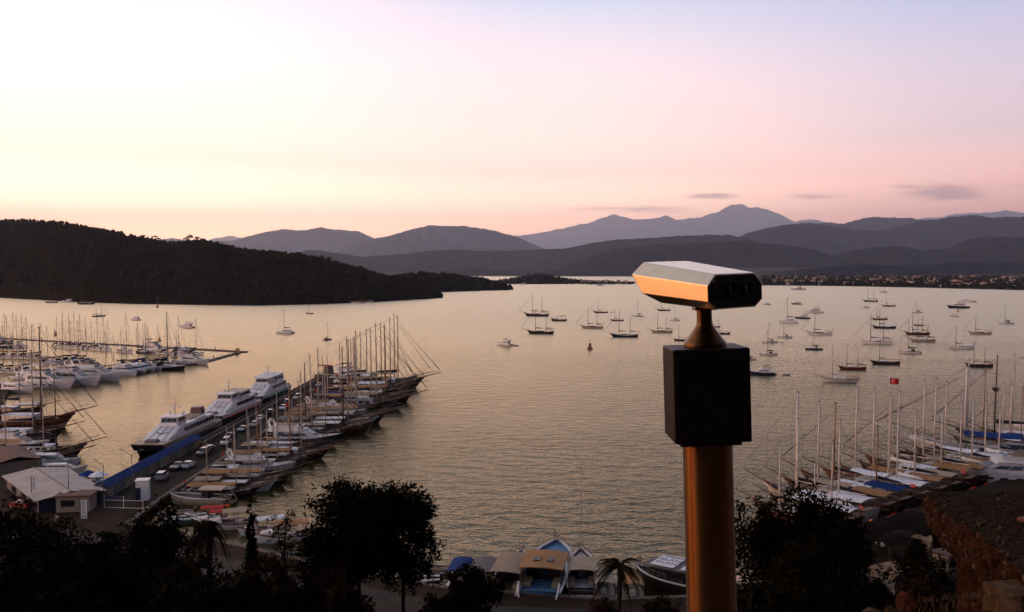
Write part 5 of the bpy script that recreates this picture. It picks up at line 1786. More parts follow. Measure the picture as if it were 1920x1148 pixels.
    MB().tube([(wx - wl + .8, -1.2, 12.3), (wx - wl + .8, 1.2, 12.3)], .05, 4).build('yardarm', P['wire'], ms)
    for s in (-1, 1):
        MB().ball((wx - wl - .2, s * 1.8, 9.4), .4, 8, 5).build('satellite_dome', m_fwhite, t, True)
        for q in range(3):
            MB().tube([(-a + 10 + q * 2.4, s * 3.55, 6.75), (-a + 11.6 + q * 2.4, s * 3.55, 6.75)], .38, 8).build('liferaft', m_fwhite, t)
        rl = MB()
        pts = [(-a + .5, s * (B / 2 - .2), 4.6), (a - 6, s * (B / 2 - .55), 4.75), (a - .3, s * (B / 2 - 1.0), 5.0)]
        rl.tube(pts, .04, 4)
        for q in range(15):
            f = q / 14
            x = -a + .5 + f * (L - .9)
            rl.tube([(x, s * (B / 2 - .2 - .5 * f), 3.6), (x, s * (B / 2 - .2 - .5 * f), 4.6 + .35 * f)], .03, 3)
        rl.build('railing', P['chrome'], t)
    MB().box(-a - 1.2, -a + 3.5, -B / 2 + .8, B / 2 - .8, 3.55, 3.7).build('after_deck', P['teak'], t)
    MB().box(a - 3.6, a - 1.2, -1.6, 1.6, 4.0, 4.7, .3, .2).build('anchor_gear', P['grey'], t)
    return t


fx = PIER_X0 - 5.4
ferry('nearest ferry by the pier, dark-windowed with blue stripe and sloping white front', (fx, 221.0, 0), R(-91), 39, 0)
ferry('middle ferry by the pier with two rows of windows and red emblem', (fx + .2, 260.0, 0), R(-91.5), 35, 1)
ferry('farthest white ferry by the pier with high deck and teal emblem', (fx + .2, 298.0, 0), R(-91), 34, 2)
proto(trip_boat, hull='wood', roof='redcloth', deckm='teak', L=15.0, B=5.0, twin=False, roofz=5.0).put('excursion_boat', 'tall wooden trip boat with reddish roof at the pier head', 'boat', (-72.5, 358.5, 0), R(-20), 1.0, GP)
M(lod=1).put('motor_yacht', 'white motor yacht moored just past the pier head', 'motorboat', (-62.0, 349.0, 0), R(-10), 1.1, GP)

# ---------------------------------------------------------------- gulets on the east quay
GE = 'gulets moored along the east quay'
rows2 = [
    ('wood', 'wood', 'tan', None, 2, 'mastx', 'mahogany gulet with tan awning'), ('dark', 'white', 'sail', 'sail', 2, 'mastx', 'dark gulet with white awnings'), ('white', 'white', 'sail', None, 2, 'mastx', 'white gulet with white awning'),
    ('wood', 'white', 'tan', 'ecru', 1, 'mastx', 'mahogany gulet with tan and ecru awnings'), ('navy', 'wood', 'royal', None, 2, 'mastt', 'navy gulet with royal blue awning'), ('orange', 'white', 'sail', 'sail', 2, 'mastx', 'honey-varnished gulet with white awnings'),
    ('orange', 'wood', 'tan', 'tan', 2, 'mastx', 'honey-varnished gulet with tan awnings'), ('dark', 'white', 'ecru', None, 1, 'mastx', 'dark gulet with ecru awning'), ('red', 'white', 'tan', None, 2, 'mastx', 'dark red gulet with tan awning'),
    ('wood', 'wood', 'tan', 'ecru', 2, 'mastx', 'mahogany gulet with two awnings'),
]
A, Bq = Vector((54.5, 143.0)), Vector((132, 204.5))
dq = (Bq - A).normalized()
nq = Vector((-dq.y, dq.x))
s = 0.5
k = 0
rnd = random.Random(33)
while s < (Bq - A).length + 6:
    hull, house, awn, awn2, ms, mt, words = rows2[k % len(rows2)]
    Lm = rnd.uniform(19, 23.5) if k > 1 else 17.5
    pr = G(hull=hull, house=house, awn=awn, awn2=awn2, masts=ms, mt=mt, lod=1, furlm='orangecloth' if k == 2 else 'darkcloth' if k % 3 else 'ecru', boomm=('darkcloth', 'sail')[k % 2], tender=False, flag=k % 3 == 1, crest=k % 3 == 1, mh=(.82, .92, 1.0, 1.06)[k * 7 % 4])
    p = A + dq * s + nq * (Lm / 2 + 1.2)
    pr.put('gulet', f'{words}, {ORD[k]} from the near end of the east quay', 'sailing boat', (p.x, p.y, 0), math.atan2(nq.y, nq.x) + R(rnd.uniform(-4, 4)), Lm / 24, GE, skip=('furled_jib', 'inner_forestay', 'triatic_stay') if k % 4 else ())
    s += Lm / 24 * 6.3 + .5
    k += 1
# big white boat with a long blue awning, and the pirate-style three-master behind
bigb = G(hull='white', house='white', awn='royal', awn2='royal', masts=1, mt='mastx', lod=1, tender=False, top='white', mh=.62)
bigb.put('gulet', 'big white party boat under a long royal blue awning at the right', 'sailing boat', at(1868, 868), R(158), 1.5, GE)
M(lod=1).put('motor_yacht', 'white motor yacht beside the big blue-awning boat', 'motorboat', at(1880, 905), R(170), 1.2, GE)
ps = gulet(hull='dark', house='dark', awn='dark', masts=2, mt='mastd', lod=1, tender=False, flag=False, mh=.86)
for q, (x, hh) in enumerate(((4.3, 17.2), (-5.0, 14))):
    for f in (.45, .62, .8, .93):
        w = 3.4 * (1.25 - f)
        ps.add('yard', MB().tube([(x, -w - .6, 1.6 + hh * f), (x, w + .6, 1.6 + hh * f)], .1, 5), 'mastd')
    ps.add('crows_nest', MB().loft([[(x - .12 + r * math.cos(a * math.pi / 4), r * math.sin(a * math.pi / 4), 1.6 + hh * .58 + z) for a in range(8)] for r, z in ((.5, 0), (.8, .9))]), 'dark')
ps.put('sailing_ship', 'dark square-rigged pirate-style ship with crow\'s nests at the right edge', 'sailing ship', at(1905, 836), R(165), 1.15, GE)
fl = Proto(1)
flag_parts(fl, 0, 0, .95, staff=False, crest=True, along=1)
pf = atd(1668, 720, 168)
fl.add('flagstaff', MB().tube([(0, 0, 1.8 - pf.z), (0, 0, 1.55)], .11, 6, .05), 'mastx')
fl.put('flag', 'large red flag with white crescent and star above the east quay masts', 'flag', pf, R(-8), 1.0)

# ---------------------------------------------------------------- boats on the near quay, sterns towards us
GN = 'boats moored stern-to on the near quay'
near = [
    (proto(day_boat, hull='navy', canopy='royal'), 868, 1093, 10.0, 84, 'excursion_boat', 'small boat with bright blue canopy, first on the near quay'),
    (proto(day_boat, hull='white', canopy='grey', rise=.1), 910, 1093, 10.5, 80, 'excursion_boat', 'white boat with flat grey canopy beside the blue-canopied one'),
    (proto(trip_boat, hull='white', roof='ecru', deckm='teak', L=15.0, B=4.5, twin=False, r0=-.36, r1=.12), 962, 1092, 15, 80, 'trip_boat', 'white cabin boat with long ecru roof next to the blue boat'),
    (proto(trip_boat, hull='blue', roof='tan', deckm='blue'), 1029, 1085, 20, 80, 'trip_boat', 'sky-blue trip boat with tan roof and two roof hatches'),
    (proto(trip_boat, hull='wood', roof='ecru', deckm='white', L=13.0, B=3.9, twin=False, r0=-.36, r1=-.06, roofz=3.3), 1090, 1090, 14, 86, 'trip_boat', 'wooden boat with white foredeck and arched ecru roof right of the blue boat'),
    (proto(day_boat, hull='white', canopy='ecru', rise=.3), 1130, 1112, 8.2, 88, 'excursion_boat', 'little boat with ecru canopy left of the palm'),
    (proto(skiff, 'white'), 1152, 1120, 6.2, 90, 'skiff', 'small open white boat half behind the palm'),
    (proto(day_boat, hull='white', canopy='tan', rise=.35), 1184, 1116, 8.5, 88, 'excursion_boat', 'small boat with arched tan canopy right of the palm'),
]
for pr, px, py, lm, hd, nm, lab in near:
    pr.put(nm, lab, 'boat', at(px, py), R(hd), lm / pr.L, GN)
# tall thin mast of the wooden boat
o = MB().tube([(0, 0, 2.5), (.05, 0, 15.5)], .045, 5, .03)
wb = [q for q in C.objects if q.get('label', '').startswith('wooden boat with white foredeck')][0]
mm = o.build('mast', P['mastw'], wb)
mm.location = (2.4, 0, 0)
# boat with a printed white roof beside the post
gl = proto(trip_boat, hull='dark', roof='grey', deckm='teak', L=12.5, B=4.4, twin=False, r0=-.30, r1=.30, roofz=3.3)
glp = gl.put('trip_boat', 'boat with grey roof and printed white roof panels left of the post', 'boat', at(1270, 1106), R(-214), 1.0, GN)
for q, (x0, x1) in enumerate(((-3.6, -1.2), (-.2, 3.2))):
    MB().box(x0, x1, -1.9, 1.9, 3.50, 3.56).build('roof_panel', P['sail'], glp)
for body, yy in (('GLANT', .35), ('ISLAND', -1.0)):
    o = ob('roof_lettering', TXT[body], glp)
    o.location = (3.0, yy + .5, 3.58)
    o.rotation_euler = (0, 0, math.pi)
    o.scale = (1.15, 1.15, 1)
proto(skiff, 'red').put('skiff', 'red open boat beyond the printed-roof boat, by the post', 'boat', at(1282, 1062), R(150), 1.3, GN)

# small boats in the corner between pier and quay
GC = 'small boats in the corner by the pier'
for pr, px, py, lm, hd, nm, lab in [
    (proto(day_boat, hull='white', canopy='ecru', rise=.12), 430, 990, 9.5, 195, 'excursion_boat', 'white boat with ecru canopy in the pier corner'),
    (proto(day_boat, hull='dark', canopy='redcloth', rise=.1), 404, 985, 8, 188, 'excursion_boat', 'boat with red canopy beside the ecru one'),
    (proto(day_boat, hull='wood', canopy='redcloth', rise=.1, cabin=False), 386, 974, 7, 190, 'excursion_boat', 'smaller red-canopied boat nearest the pier'),
    (proto(skiff, 'green'), 346, 980, 7.5, 210, 'skiff', 'green and white open boat close to the pier'),
    (proto(skiff, 'white'), 330, 968, 6, 200, 'skiff', 'white open boat almost under the pier edge'),
    (proto(day_boat, hull='white', canopy='tan', rise=.1), 528, 1014, 9.5, 200, 'excursion_boat', 'white boat with tan canopy behind the thin tree'),
    (proto(day_boat, hull='white', canopy='sail', rise=.2), 492, 1000, 8, 205, 'excursion_boat', 'white-canopied boat behind the cypress'),
    (proto(skiff, 'white'), 560, 1036, 6, 200, 'skiff', 'open white boat left of the big tree'),
    (proto(skiff, 'white'), 806, 1072, 6, 170, 'skiff', 'open white boat just right of the big tree'),
    (proto(skiff, 'navy', 'cream'), 784, 1094, 6, 185, 'skiff', 'dark open boat under the right side of the big tree'),
]:
    pr.put(nm, lab, 'boat', at(px, py), R(hd), lm / pr.L, GC)

# ---------------------------------------------------------------- quays, pier and hillside
QZ = 1.25


def paving(name, c, c2, scale, line):
    m = bpy.data.materials.new(name)
    m.use_nodes = True
    t = m.node_tree
    b = t.nodes['Principled BSDF']
    b.inputs['Roughness'].default_value = .8
    b.inputs['Specular IOR Level'].default_value = .05
    g = t.nodes.new('ShaderNodeNewGeometry')
    n = t.nodes.new('ShaderNodeTexNoise')
    n.inputs['Scale'].default_value = .35
    n.inputs['Detail'].default_value = 7
    t.links.new(g.outputs['Position'], n.inputs['Vector'])
    br = t.nodes.new('ShaderNodeTexBrick')
    br.inputs['Scale'].default_value = scale
    br.inputs['Mortar Size'].default_value = line
    br.inputs['Color1'].default_value = (*c, 1)
    br.inputs['Color2'].default_value = (*c2, 1)
    br.inputs['Mortar'].default_value = (c[0] * .5, c[1] * .5, c[2] * .5, 1)
    t.links.new(g.outputs['Position'], br.inputs['Vector'])
    mx = t.nodes.new('ShaderNodeMix')
    mx.data_type = 'RGBA'
    mx.blend_type = 'MULTIPLY'
    mx.inputs[0].default_value = .8
    t.links.new(br.outputs[0], mx.inputs[6])
    mr = t.nodes.new('ShaderNodeMapRange')
    mr.inputs[3].default_value = .35
    mr.inputs[4].default_value = 1.5
    t.links.new(n.outputs[0], mr.inputs[0])
    t.links.new(mr.outputs[0], mx.inputs[7])
    t.links.new(mx.outputs[2], b.inputs['Base Color'])
    return m


m_pave = paving('promenade_paving', (.042, .026, .017), (.032, .02, .014), .5, .02)
m_pier = paving('pier_concrete', (.034, .025, .018), (.028, .021, .016), .12, .01)
m_cope = mat('coping_stone', (.11, .08, .056), .8, var=.25, scale=1.0)
m_soil = mat('dry_hillside', (.022, .013, .007), .95, var=.5, scale=.8, bump=.4, spec=0.0)

COAST = [(-420, 330), (-186, 330), (-172, 300), (-152, 262), (-143, 218), (-116, 192), (-96, 176), (PIER_X0, 172), (PIER_X0, PIER_Y1), (PIER_X1, PIER_Y1), (PIER_X1, 161), (-63.5, 146), (-40, 133.5), (-20, 121), (-8, 116),
         (12, 112), (24, 113), (38, 122), (50, 132), (61, 141), (95, 168), (140, 204), (190, 240), (420, 300)]
shift_e = Vector((2.0, 9.0))
COAST = [(x + 2.0, y + 8.0) if x >= 61 else (x, y) for x, y in COAST]
quay = MB()
quay.prism(list(reversed(COAST + [(420, -60), (-420, -60)])), -3.0, QZ)
q = quay.build('quay', m_pave)
tag(q, kind='structure')
# coping stones along the water's edge
cope = MB().box(-.72, .72, -.45, .45, -.32, .10, .02, .02).mesh('coping_stone', m_cope)
cnt = 0
for (ax, ay), (bx, by) in zip(COAST[6:], COAST[7:22]):
    d = Vector((bx - ax, by - ay))
    n = max(1, int(d.length / 1.5))
    for i in range(n):
        if cnt > 295:
            break
        c = Vector((ax, ay)) + d * ((i + .5) / n)
        if c.y > 240 and c.x < -50 and i % 2:
            continue
        o = ob('coping_stone', cope, q)
        nrm = Vector((d.y, -d.x)).normalized()
        o.location = (c.x + nrm.x * .40, c.y + nrm.y * .40, QZ + .005 + random.uniform(0, .02))
        o.rotation_euler = (0, 0, math.atan2(d.y, d.x) + random.uniform(-.01, .01))
        cnt += 1
# pier roadway lies on the quay as a thin sheet
pr_ = MB()
pr_.add([(PIER_X0 + 1.2, 160, QZ + .006), (PIER_X1 - 1.2, 160, QZ + .006), (PIER_X1 - 1.2, PIER_Y1 - 1.2, QZ + .006), (PIER_X0 + 1.2, PIER_Y1 - 1.2, QZ + .006)], [(0, 1, 2, 3)])
tag(pr_.build('road', m_pier), kind='structure')
m_asph = mat('worn_asphalt', (.036, .028, .022), .85, var=.3, scale=.5, spec=.2)
rd = MB()
pts = [(-150, 150), (-110, 146), (-80, 141), (-55, 132), (-30, 118), (-8, 107), (20, 104), (40, 110), (60, 126), (100, 158), (160, 205)]
vs = []
for i, (x, y) in enumerate(pts):
    a, b = pts[max(0, i - 1)], pts[min(len(pts) - 1, i + 1)]
    d = Vector((b[0] - a[0], b[1] - a[1])).normalized()
    nn = Vector((-d.y, d.x))
    vs += [(x + nn.x * 3.2, y + nn.y * 3.2, QZ + .008), (x - nn.x * 3.2, y - nn.y * 3.2, QZ + .008)]
rd.add(vs, [(2 * i, 2 * i + 1, 2 * i + 3, 2 * i + 2) for i in range(len(pts) - 1)])
tag(rd.build('road', m_asph), kind='structure')


def terr(x, y):
    """the castle hill falling from the terrace to the road"""
    z = CAM_H - 1.62 - .47 * max(0, y - 3.6) - .0 * abs(x)
    z += 1.2 * noise.fractal(Vector((x * .05, y * .05, 2.0)), 1, 2, 4) * min(1, max(0, (y - 6) / 20))
    z += 1.75 * math.exp(-((x - 9.0) / 4.2) ** 2 - ((y - 17.2) / 2.6) ** 2)
    z -= .25 * max(0, -x - 30) * .4
    if x < -6 and y < 40:
        z -= .12 * min(20, -x - 6)
    lim = interp([(-200, 110), (-60, 108), (-30, 98), (0, 92), (40, 96), (80, 118), (160, 170)], x)
    if y > lim:
        z = min(z, QZ - .6)
    return max(z, QZ - .6)


gx = [-150 + 300 * i / 150 for i in range(151)]
gy = [-40 + 2.0 * j for j in range(70)]
fine = MB()
vs = [(x, y, terr(x, y)) for x in gx for y in gy]
nj = len(gy)
fine.add(vs, [(i * nj + j, (i + 1) * nj + j, (i + 1) * nj + j + 1, i * nj + j + 1) for i in range(len(gx) - 1) for j in range(nj - 1)])
tag(fine.build('ground', m_soil, None, True), kind='structure')
# castle rock slope, unseen, added to shut off light from behind the viewpoint
rk = MB()
ix = [-90 + 6 * i for i in range(31)]
iy = [-3.2 - 4.5 * j for j in range(28)]
vs = [(x, y, CAM_H - 1.75 + 1.05 * max(0, -y - 3.2) * min(1, .35 + .02 * (-y)) + 2.5 * noise.fractal(Vector((x * .06, y * .06, 7)), 1, 2, 4) * min(1, max(0, -y - 4) / 8)) for x in ix for y in iy]
rk.add(vs, [(i * 28 + j, i * 28 + j + 1, (i + 1) * 28 + j + 1, (i + 1) * 28 + j) for i in range(30) for j in range(27)])
tag(rk.build('hill', m_soil, None, True), kind='structure')
# terrace under the viewpoint
tp = MB().box(-3, 4, -3, 3.5, CAM_H - 2.3, CAM_H - 1.60)
tag(tp.build('terrace', m_cope), kind='structure')

# ---------------------------------------------------------------- covered walk with blue tarpaulin along the ferries
m_mural = mat('patchy_painted_boards', (.16, .14, .11), .8, var=.75, scale=.9, spec=.2)
tarp = thing('tarpaulin_shelter', 'long blue tarpaulin roof over boarded fence beside the ferries', 'shelter', (-75.9, 162.0, QZ))
tarp.scale = (.72, 1.08, .92)
seg = MB().hexa([(-2.1, 0, 2.45), (2.0, 0, 2.2), (2.0, 4.52, 2.2), (-2.1, 4.52, 2.45)], [(-2.1, 0, 2.52), (2.0, 0, 2.27), (2.0, 4.52, 2.27), (-2.1, 4.52, 2.52)]).mesh('roof_sheet', P['royal'])
seg2 = MB().hexa([(-2.1, 0, 2.45), (-.2, 0, 3.15), (-.2, 4.52, 3.15), (-2.1, 4.52, 2.45)], [(-2.1, 0, 2.53), (-.2, 0, 3.23), (-.2, 4.52, 3.23), (-2.1, 4.52, 2.53)])
seg2.hexa([(-.2, 0, 3.15), (2.0, 0, 2.2), (2.0, 4.52, 2.2), (-.2, 4.52, 3.15)], [(-.2, 0, 3.23), (2.0, 0, 2.28), (2.0, 4.52, 2.28), (-.2, 4.52, 3.23)])
seg2 = seg2.mesh('roof_sheet', P['royal'])
brd = [MB().box(1.72, 1.82, .03, 2.2, .05, 2.1).mesh('board', mat(f'board_{nm}', c, .8, var=.6, scale=1.4)) for nm, c in (('grey', (.15, .135, .115)), ('stone', (.19, .17, .14)), ('teal', (.07, .10, .105)), ('tan', (.2, .15, .09)))]
pst = MB().tube([(1.65, 0, 0), (1.65, 0, 2.25)], .06, 5).tube([(-1.9, 0, 0), (-1.9, 0, 2.45)], .06, 5).mesh('post', P['chrome'])
rnd = random.Random(2)
for i in range(10):
    o = ob('roof_sheet', seg2, tarp)
    o.location.y = i * 4.6
    o.rotation_euler.x = rnd.uniform(-.006, .006)
    o = ob('post', pst, tarp)
    o.location.y = i * 4.6
    for j in range(2):
        o = ob('board', rnd.choice(brd), tarp)
        o.location.y = i * 4.6 + j * 2.3
        o.rotation_euler.y = rnd.uniform(-.01, .01)
# the bare low wall that goes on beyond the tarpaulin
wl = thing('stone_wall', 'low pale stone wall along the pier beyond the tarpaulin', 'wall', (-74.2, 210.0, QZ))
blk = MB().box(-.25, .25, .02, 2.3, 0, 1.0, .02, .02).mesh('stone_block', m_cope)
for i in range(58):
    o = ob('stone_block', blk, wl)
    o.location = (rnd.uniform(-.02, .02), i * 2.34, 0)

# ---------------------------------------------------------------- market hall and hut at the foot of the pier
m_roofw = mat('white_roof_sheet', (.30, .275, .26), .55, var=.15, scale=.35)
m_wallb = mat('blue_wall_paint', (.012, .02, .06), .7, var=.3)
m_wallc = mat('cream_wall_paint', (.20, .17, .14), .8, var=.2)
m_roofr = mat('red_roof_sheet', (.085, .022, .016), .7, var=.3, scale=1)
hall = thing('market_hall', 'low market hall with broad white sheet roof and blue walls', 'building', (-86.0, 164.5, QZ), math.atan2(.75, -.66))
hall.scale = (.95, .92, .62)
MB().box(-12.6, 12.6, -5.6, 5.6, 0, 3.6).build('wall', m_wallb, hall)
pan = {}
for s in (-1, 1):
    for i in range(9):
        x0 = -13.4 + i * 2.98
        pm = MB().hexa([(x0, s * 6.4, 3.62), (x0 + 2.92, s * 6.4, 3.62), (x0 + 2.92, 0, 4.95), (x0, 0, 4.95)], [(x0, s * 6.4, 3.72), (x0 + 2.92, s * 6.4, 3.72), (x0 + 2.92, 0, 5.05), (x0, 0, 5.05)])
        pm.build('roof_panel', m_roofw, hall)
MB().tube([(-13.4, 0, 5.06), (13.4, 0, 5.06)], .14, 6).build('ridge_cap', P['grey'], hall)
for i in range(6):
    x0 = -11.4 + i * 4.0
    for s in (-1, 1):
        MB().box(x0, x0 + 2.8, s * 5.62 - .05, s * 5.62 + .05, .4, 2.9).build('shutter', P['grey' if i % 2 else 'glass'], hall)
for s in (-1, 1):
    MB().add([(s * 12.62, -5.6, 3.6), (s * 12.62, 5.6, 3.6), (s * 12.62, 0, 4.9)], [(0, 1, 2)]).build('gable', m_wallc, hall)
hut = thing('ticket_hut', 'pale hut with flat red roof in front of the market hall', 'building', (-76.6, 154.6, QZ), R(8))
MB().box(-2.8, 2.8, -1.8, 1.8, 0, 2.7).build('wall', m_wallc, hut)
MB().box(-3.2, 3.2, -2.3, 2.2, 2.72, 2.95, .1, .1).build('roof', m_roofr, hut)
MB().box(1.2, 2.2, -1.86, -1.78, 0, 2.1).build('door', P['wood'], hut)
w = MB().box(-2.0, .2, -1.86, -1.78, 1.0, 2.1).build('window', P['glass'], hut)
MB().box(-2.1, .3, -1.92, -1.8, .9, .995).build('sill', m_cope, w)
shed = thing('warehouse', 'red-roofed shed behind the market hall at the left edge', 'building', (-108, 189, QZ), math.atan2(.75, -.66))
shed.scale = (.9, .9, .7)
MB().box(-9, 9, -4.5, 4.5, 0, 3.4).build('wall', m_wallc, shed)
for s in (-1, 1):
    MB().hexa([(-9.5, s * 5, 3.42), (9.5, s * 5, 3.42), (9.5, 0, 4.8), (-9.5, 0, 4.8)], [(-9.5, s * 5, 3.54), (9.5, s * 5, 3.54), (9.5, 0, 4.92), (-9.5, 0, 4.92)]).build('roof_slope', m_roofr, shed)
kiosk = thing('kiosk', 'tall white kiosk box at the foot of the pier', 'kiosk', (-67.8, 161.5, QZ), R(12))
MB().box(-1.1, 1.1, -1.1, 1.1, 0, 3.6, .06, .06).build('cabin', P['sail'], kiosk)
MB().box(-1.2, 1.2, -1.2, 1.2, 3.61, 3.72).build('roof', P['white'], kiosk)
MB().box(-1.14, -.2, -1.12, -1.03, .05, 2.4).build('door', m_wallb, kiosk)


def board_fence(p, rz):
    t = thing('notice_fence', 'white-framed fence with a blue notice board across the pier entrance', 'fence', p, rz)
    for x in (-3.6, 0, 3.6):
        MB().tube([(x, 0, 0), (x, 0, 2.2 if x < 1 else 1.6)], .06, 5).build('post', P['white'], t)
    MB().box(-3.5, -.1, -.04, .04, 1.5, 2.2).build('notice_board', m_wallb, t)
    for z in (.1, 1.42):
        MB().tube([(-3.6, 0, z), (3.6, 0, z)], .045, 5).build('rail', P['white'], t)
    for x in range(-17, 18):
        if x % 2:
            MB().tube([(x * .2, 0, .1), (x * .2, 0, 1.4)], .018, 4).build('bar', P['grey'], t)


board_fence((-68.6, 155.2, QZ), R(-6))
for k, (x, y, m, lab) in enumerate([(-80.2, 176.2 - 5.6, 'sail', 'cream market parasol beside the tarpaulin shelter'), (-82.6, 171.4, 'royal', 'blue market parasol behind the hall')]):
    t = thing('parasol', lab, 'parasol', (x, y, QZ))
    MB().tube([(0, 0, 0), (0, 0, 2.5)], .05, 5).build('pole', P['chrome'], t)
    MB().loft([[(r * math.cos(a * math.pi / 4), r * math.sin(a * math.pi / 4), z) for a in range(8)] for r, z in ((1.9, 2.3), (1.85, 2.38), (.05, 3.2))]).build('canopy', P[m], t)


def lamp_post(p, label, h=8.0, arms=2, rz=0.0):
    t = thing('lamp_post', label, 'street lamp', p, rz, 'lamp posts on the quay')
    MB().tube([(0, 0, 0), (0, 0, h)], .09, 6, .05).build('pole', P['alu'], t)
    for s in ((-1, 1) if arms == 2 else (1,)):
        a = MB().tube([(0, 0, h - .3), (s * .8, 0, h + .2), (s * 1.7, 0, h + .75)], .04, 5).build('arm', P['alu'], t)
        MB().box(s * 1.9 - .35, s * 1.9 + .35, -.12, .12, h + .72, h + .84, .05, .03).build('lamp_head', P['grey'], a)


lamp_post((-70.6, 163.4, QZ), 'tall two-armed lamp post at the foot of the pier')
lamp_post((-79.2, 157.0, QZ), 'bare pole lamp beside the market hall corner', 8.0, 1, R(200))
lamp_post((-73.6, 158.5, QZ), 'lamp post between the hut and the pier entrance', 7.0, 1, R(160))


def banner(p, h, label, letters, bw=.95, bh=3.0):
    t = thing('banner_pole', label, 'banner', p, R(8), 'banner poles')
    MB().tube([(0, 0, 0), (0, 0, h)], .07, 6).build('pole', P['alu'], t)
    b = MB().box(.1, .1 + bw, -.012, .012, h - bh - .1, h - .1).build('banner', P['sail'], t)
    n = len(letters)
    for i, c in enumerate(letters):
        q_ = ob('lettering', TXT[c], b)
        q_.scale = (bh / n * 1.1,) * 3
        q_.location = (.1 + bw / 2, -.02, h - .15 - bh * (i + 1) / n + .08)
        q_.rotation_euler = (math.pi / 2, 0, 0)


pb = at(151, 1002, QZ)
banner((pb.x, pb.y, QZ), 5.6, 'white vertical banner with dark lettering on the promenade', 'ECEM')
banner((-85.6, 156.6, QZ), 5.4, 'white vertical banner in front of the market hall', 'ECE', .8, 2.2)


# ---------------------------------------------------------------- cars
def make_car(c, kind):
    """body, glass, wheels; length along +x"""
    k = {}
    zz = 1.45 if kind == 'sedan' else 1.75
    pf = [(-2.15, .35), (-2.2, .75), (-2.05, .95), (1.0, .98), (1.95, .82), (2.15, .62), (2.1, .32)] if kind == 'sedan' else [(-2.15, .4), (-2.2, .95), (-2.1, 1.08), (1.0, 1.1), (1.95, .98), (2.15, .7), (2.1, .38)]
    body = MB()
    rings = []
    for y, q in ((-.84, .94), (-.9, 1), (.9, 1), (.84, .94)):
        rings.append([(x, y, .33 + (z - .33) * (q if z > .5 else 1)) for x, z in pf])
    body.loft(rings)
    zb = .98 if kind == 'sedan' else 1.09
    x0, x1 = (-1.75, 1.05) if kind == 'sedan' else (-2.1, 1.05)
    t0, t1 = (-1.0, .25) if kind == 'sedan' else (-1.85, .3)
    cab = MB().hexa([(x0, -.8, zb - .05), (x1, -.8, zb - .05), (x1, .8, zb - .05), (x0, .8, zb - .05)], [(t0, -.62, zz - .06), (t1, -.62, zz - .06), (t1, .62, zz - .06), (t0, .62, zz - .06)])
    roof = MB().box(t0 - .05, t1 + .05, -.66, .66, zz - .055, zz, .06, .05)
    return [('body', body.mesh('body', c)), ('cabin_glass', cab.mesh('cabin_glass', P['glass'])), ('roof', roof.mesh('roof', c))]


whl = MB().loft([[(.32 * math.cos(a * math.pi / 6), y, .32 + .32 * math.sin(a * math.pi / 6)) for a in range(12)] for y in (-.11, .11)]).mesh('wheel', P['black'])
rimm = MB().loft([[(.2 * math.cos(a * math.pi / 5), y, .32 + .2 * math.sin(a * math.pi / 5)) for a in range(10)] for y in (-.125, .125)]).mesh('rim', P['chrome'])
hl = MB().box(2.02, 2.14, -.13, .13, .62, .76).mesh('headlight', P['sail'])
tlm = mat('tail_light_red', (.4, .01, .01), .3)
tl = MB().box(-2.21, -2.12, -.12, .12, .72, .88).mesh('tail_light', tlm)
cars_m = {n: mat('car_' + n, c, .25, 0, .05, 1, coat=.5) for n, c in (('white', (.6, .6, .6)), ('black', (.012, .012, .014)), ('silver', (.28, .28, .29)), ('red', (.28, .02, .018)), ('grey', (.08, .08, .085)), ('blue', (.03, .05, .12)))}
car_cache = {}


def put_car(color, kind, p, rz, label):
    if (color, kind) not in car_cache:
        car_cache[(color, kind)] = make_car(cars_m[color], kind)
    t = thing('car', label, 'car', p, rz, 'cars parked on the pier and quay')
    for nm, me in car_cache[(color, kind)]:
        ob(nm, me, t)
    for x in (-1.35, 1.35):
        for y in (-.82, .82):
            w_ = ob('wheel', whl, t)
            w_.location = (x, y, 0)
            ob('rim', rimm, w_)
    for y in (-.62, .62):
        ob('headlight', hl, t).location = (0, y, 0)
        ob('tail_light', tl, t).location = (0, y, 0)
    return t


seq = [('silver', 'suv'), ('black', 'sedan'), ('white', 'sedan'), ('black', 'suv'), ('grey', 'sedan'), ('white', 'suv'), ('black', 'sedan'), ('blue', 'sedan'), ('white', 'sedan'), ('silver', 'sedan'), ('black', 'suv'), ('white', 'sedan'), ('grey', 'suv'), ('white', 'suv'), ('black', 'sedan'), ('silver', 'sedan')]
ys = [177, 186.5, 188, 200.5, 205.5, 213, 222, 231, 239, 248, 258, 268, 279, 290, 303, 322]
for k, ((c, kd), y) in enumerate(zip(seq, ys)):
    x = -70.6 + (1.4 if k % 3 == 2 else 0) + random.uniform(-.4, .4)
    put_car(c, kd, (x, y, QZ + .01), R(90 + random.uniform(-6, 6) + (180 if k % 2 else 0)), f'{c} {"car" if kd == "sedan" else "off-road car"}, {ORD[k]} from the shore along the pier')
put_car('red', 'sedan', (*at(40, 952, QZ).xy, QZ + .01), R(160), 'red car beside the market hall at the left edge')
put_car('white', 'sedan', (*at(42, 1012, QZ).xy, QZ + .01), R(170), 'white car half hidden by the trees at bottom left')


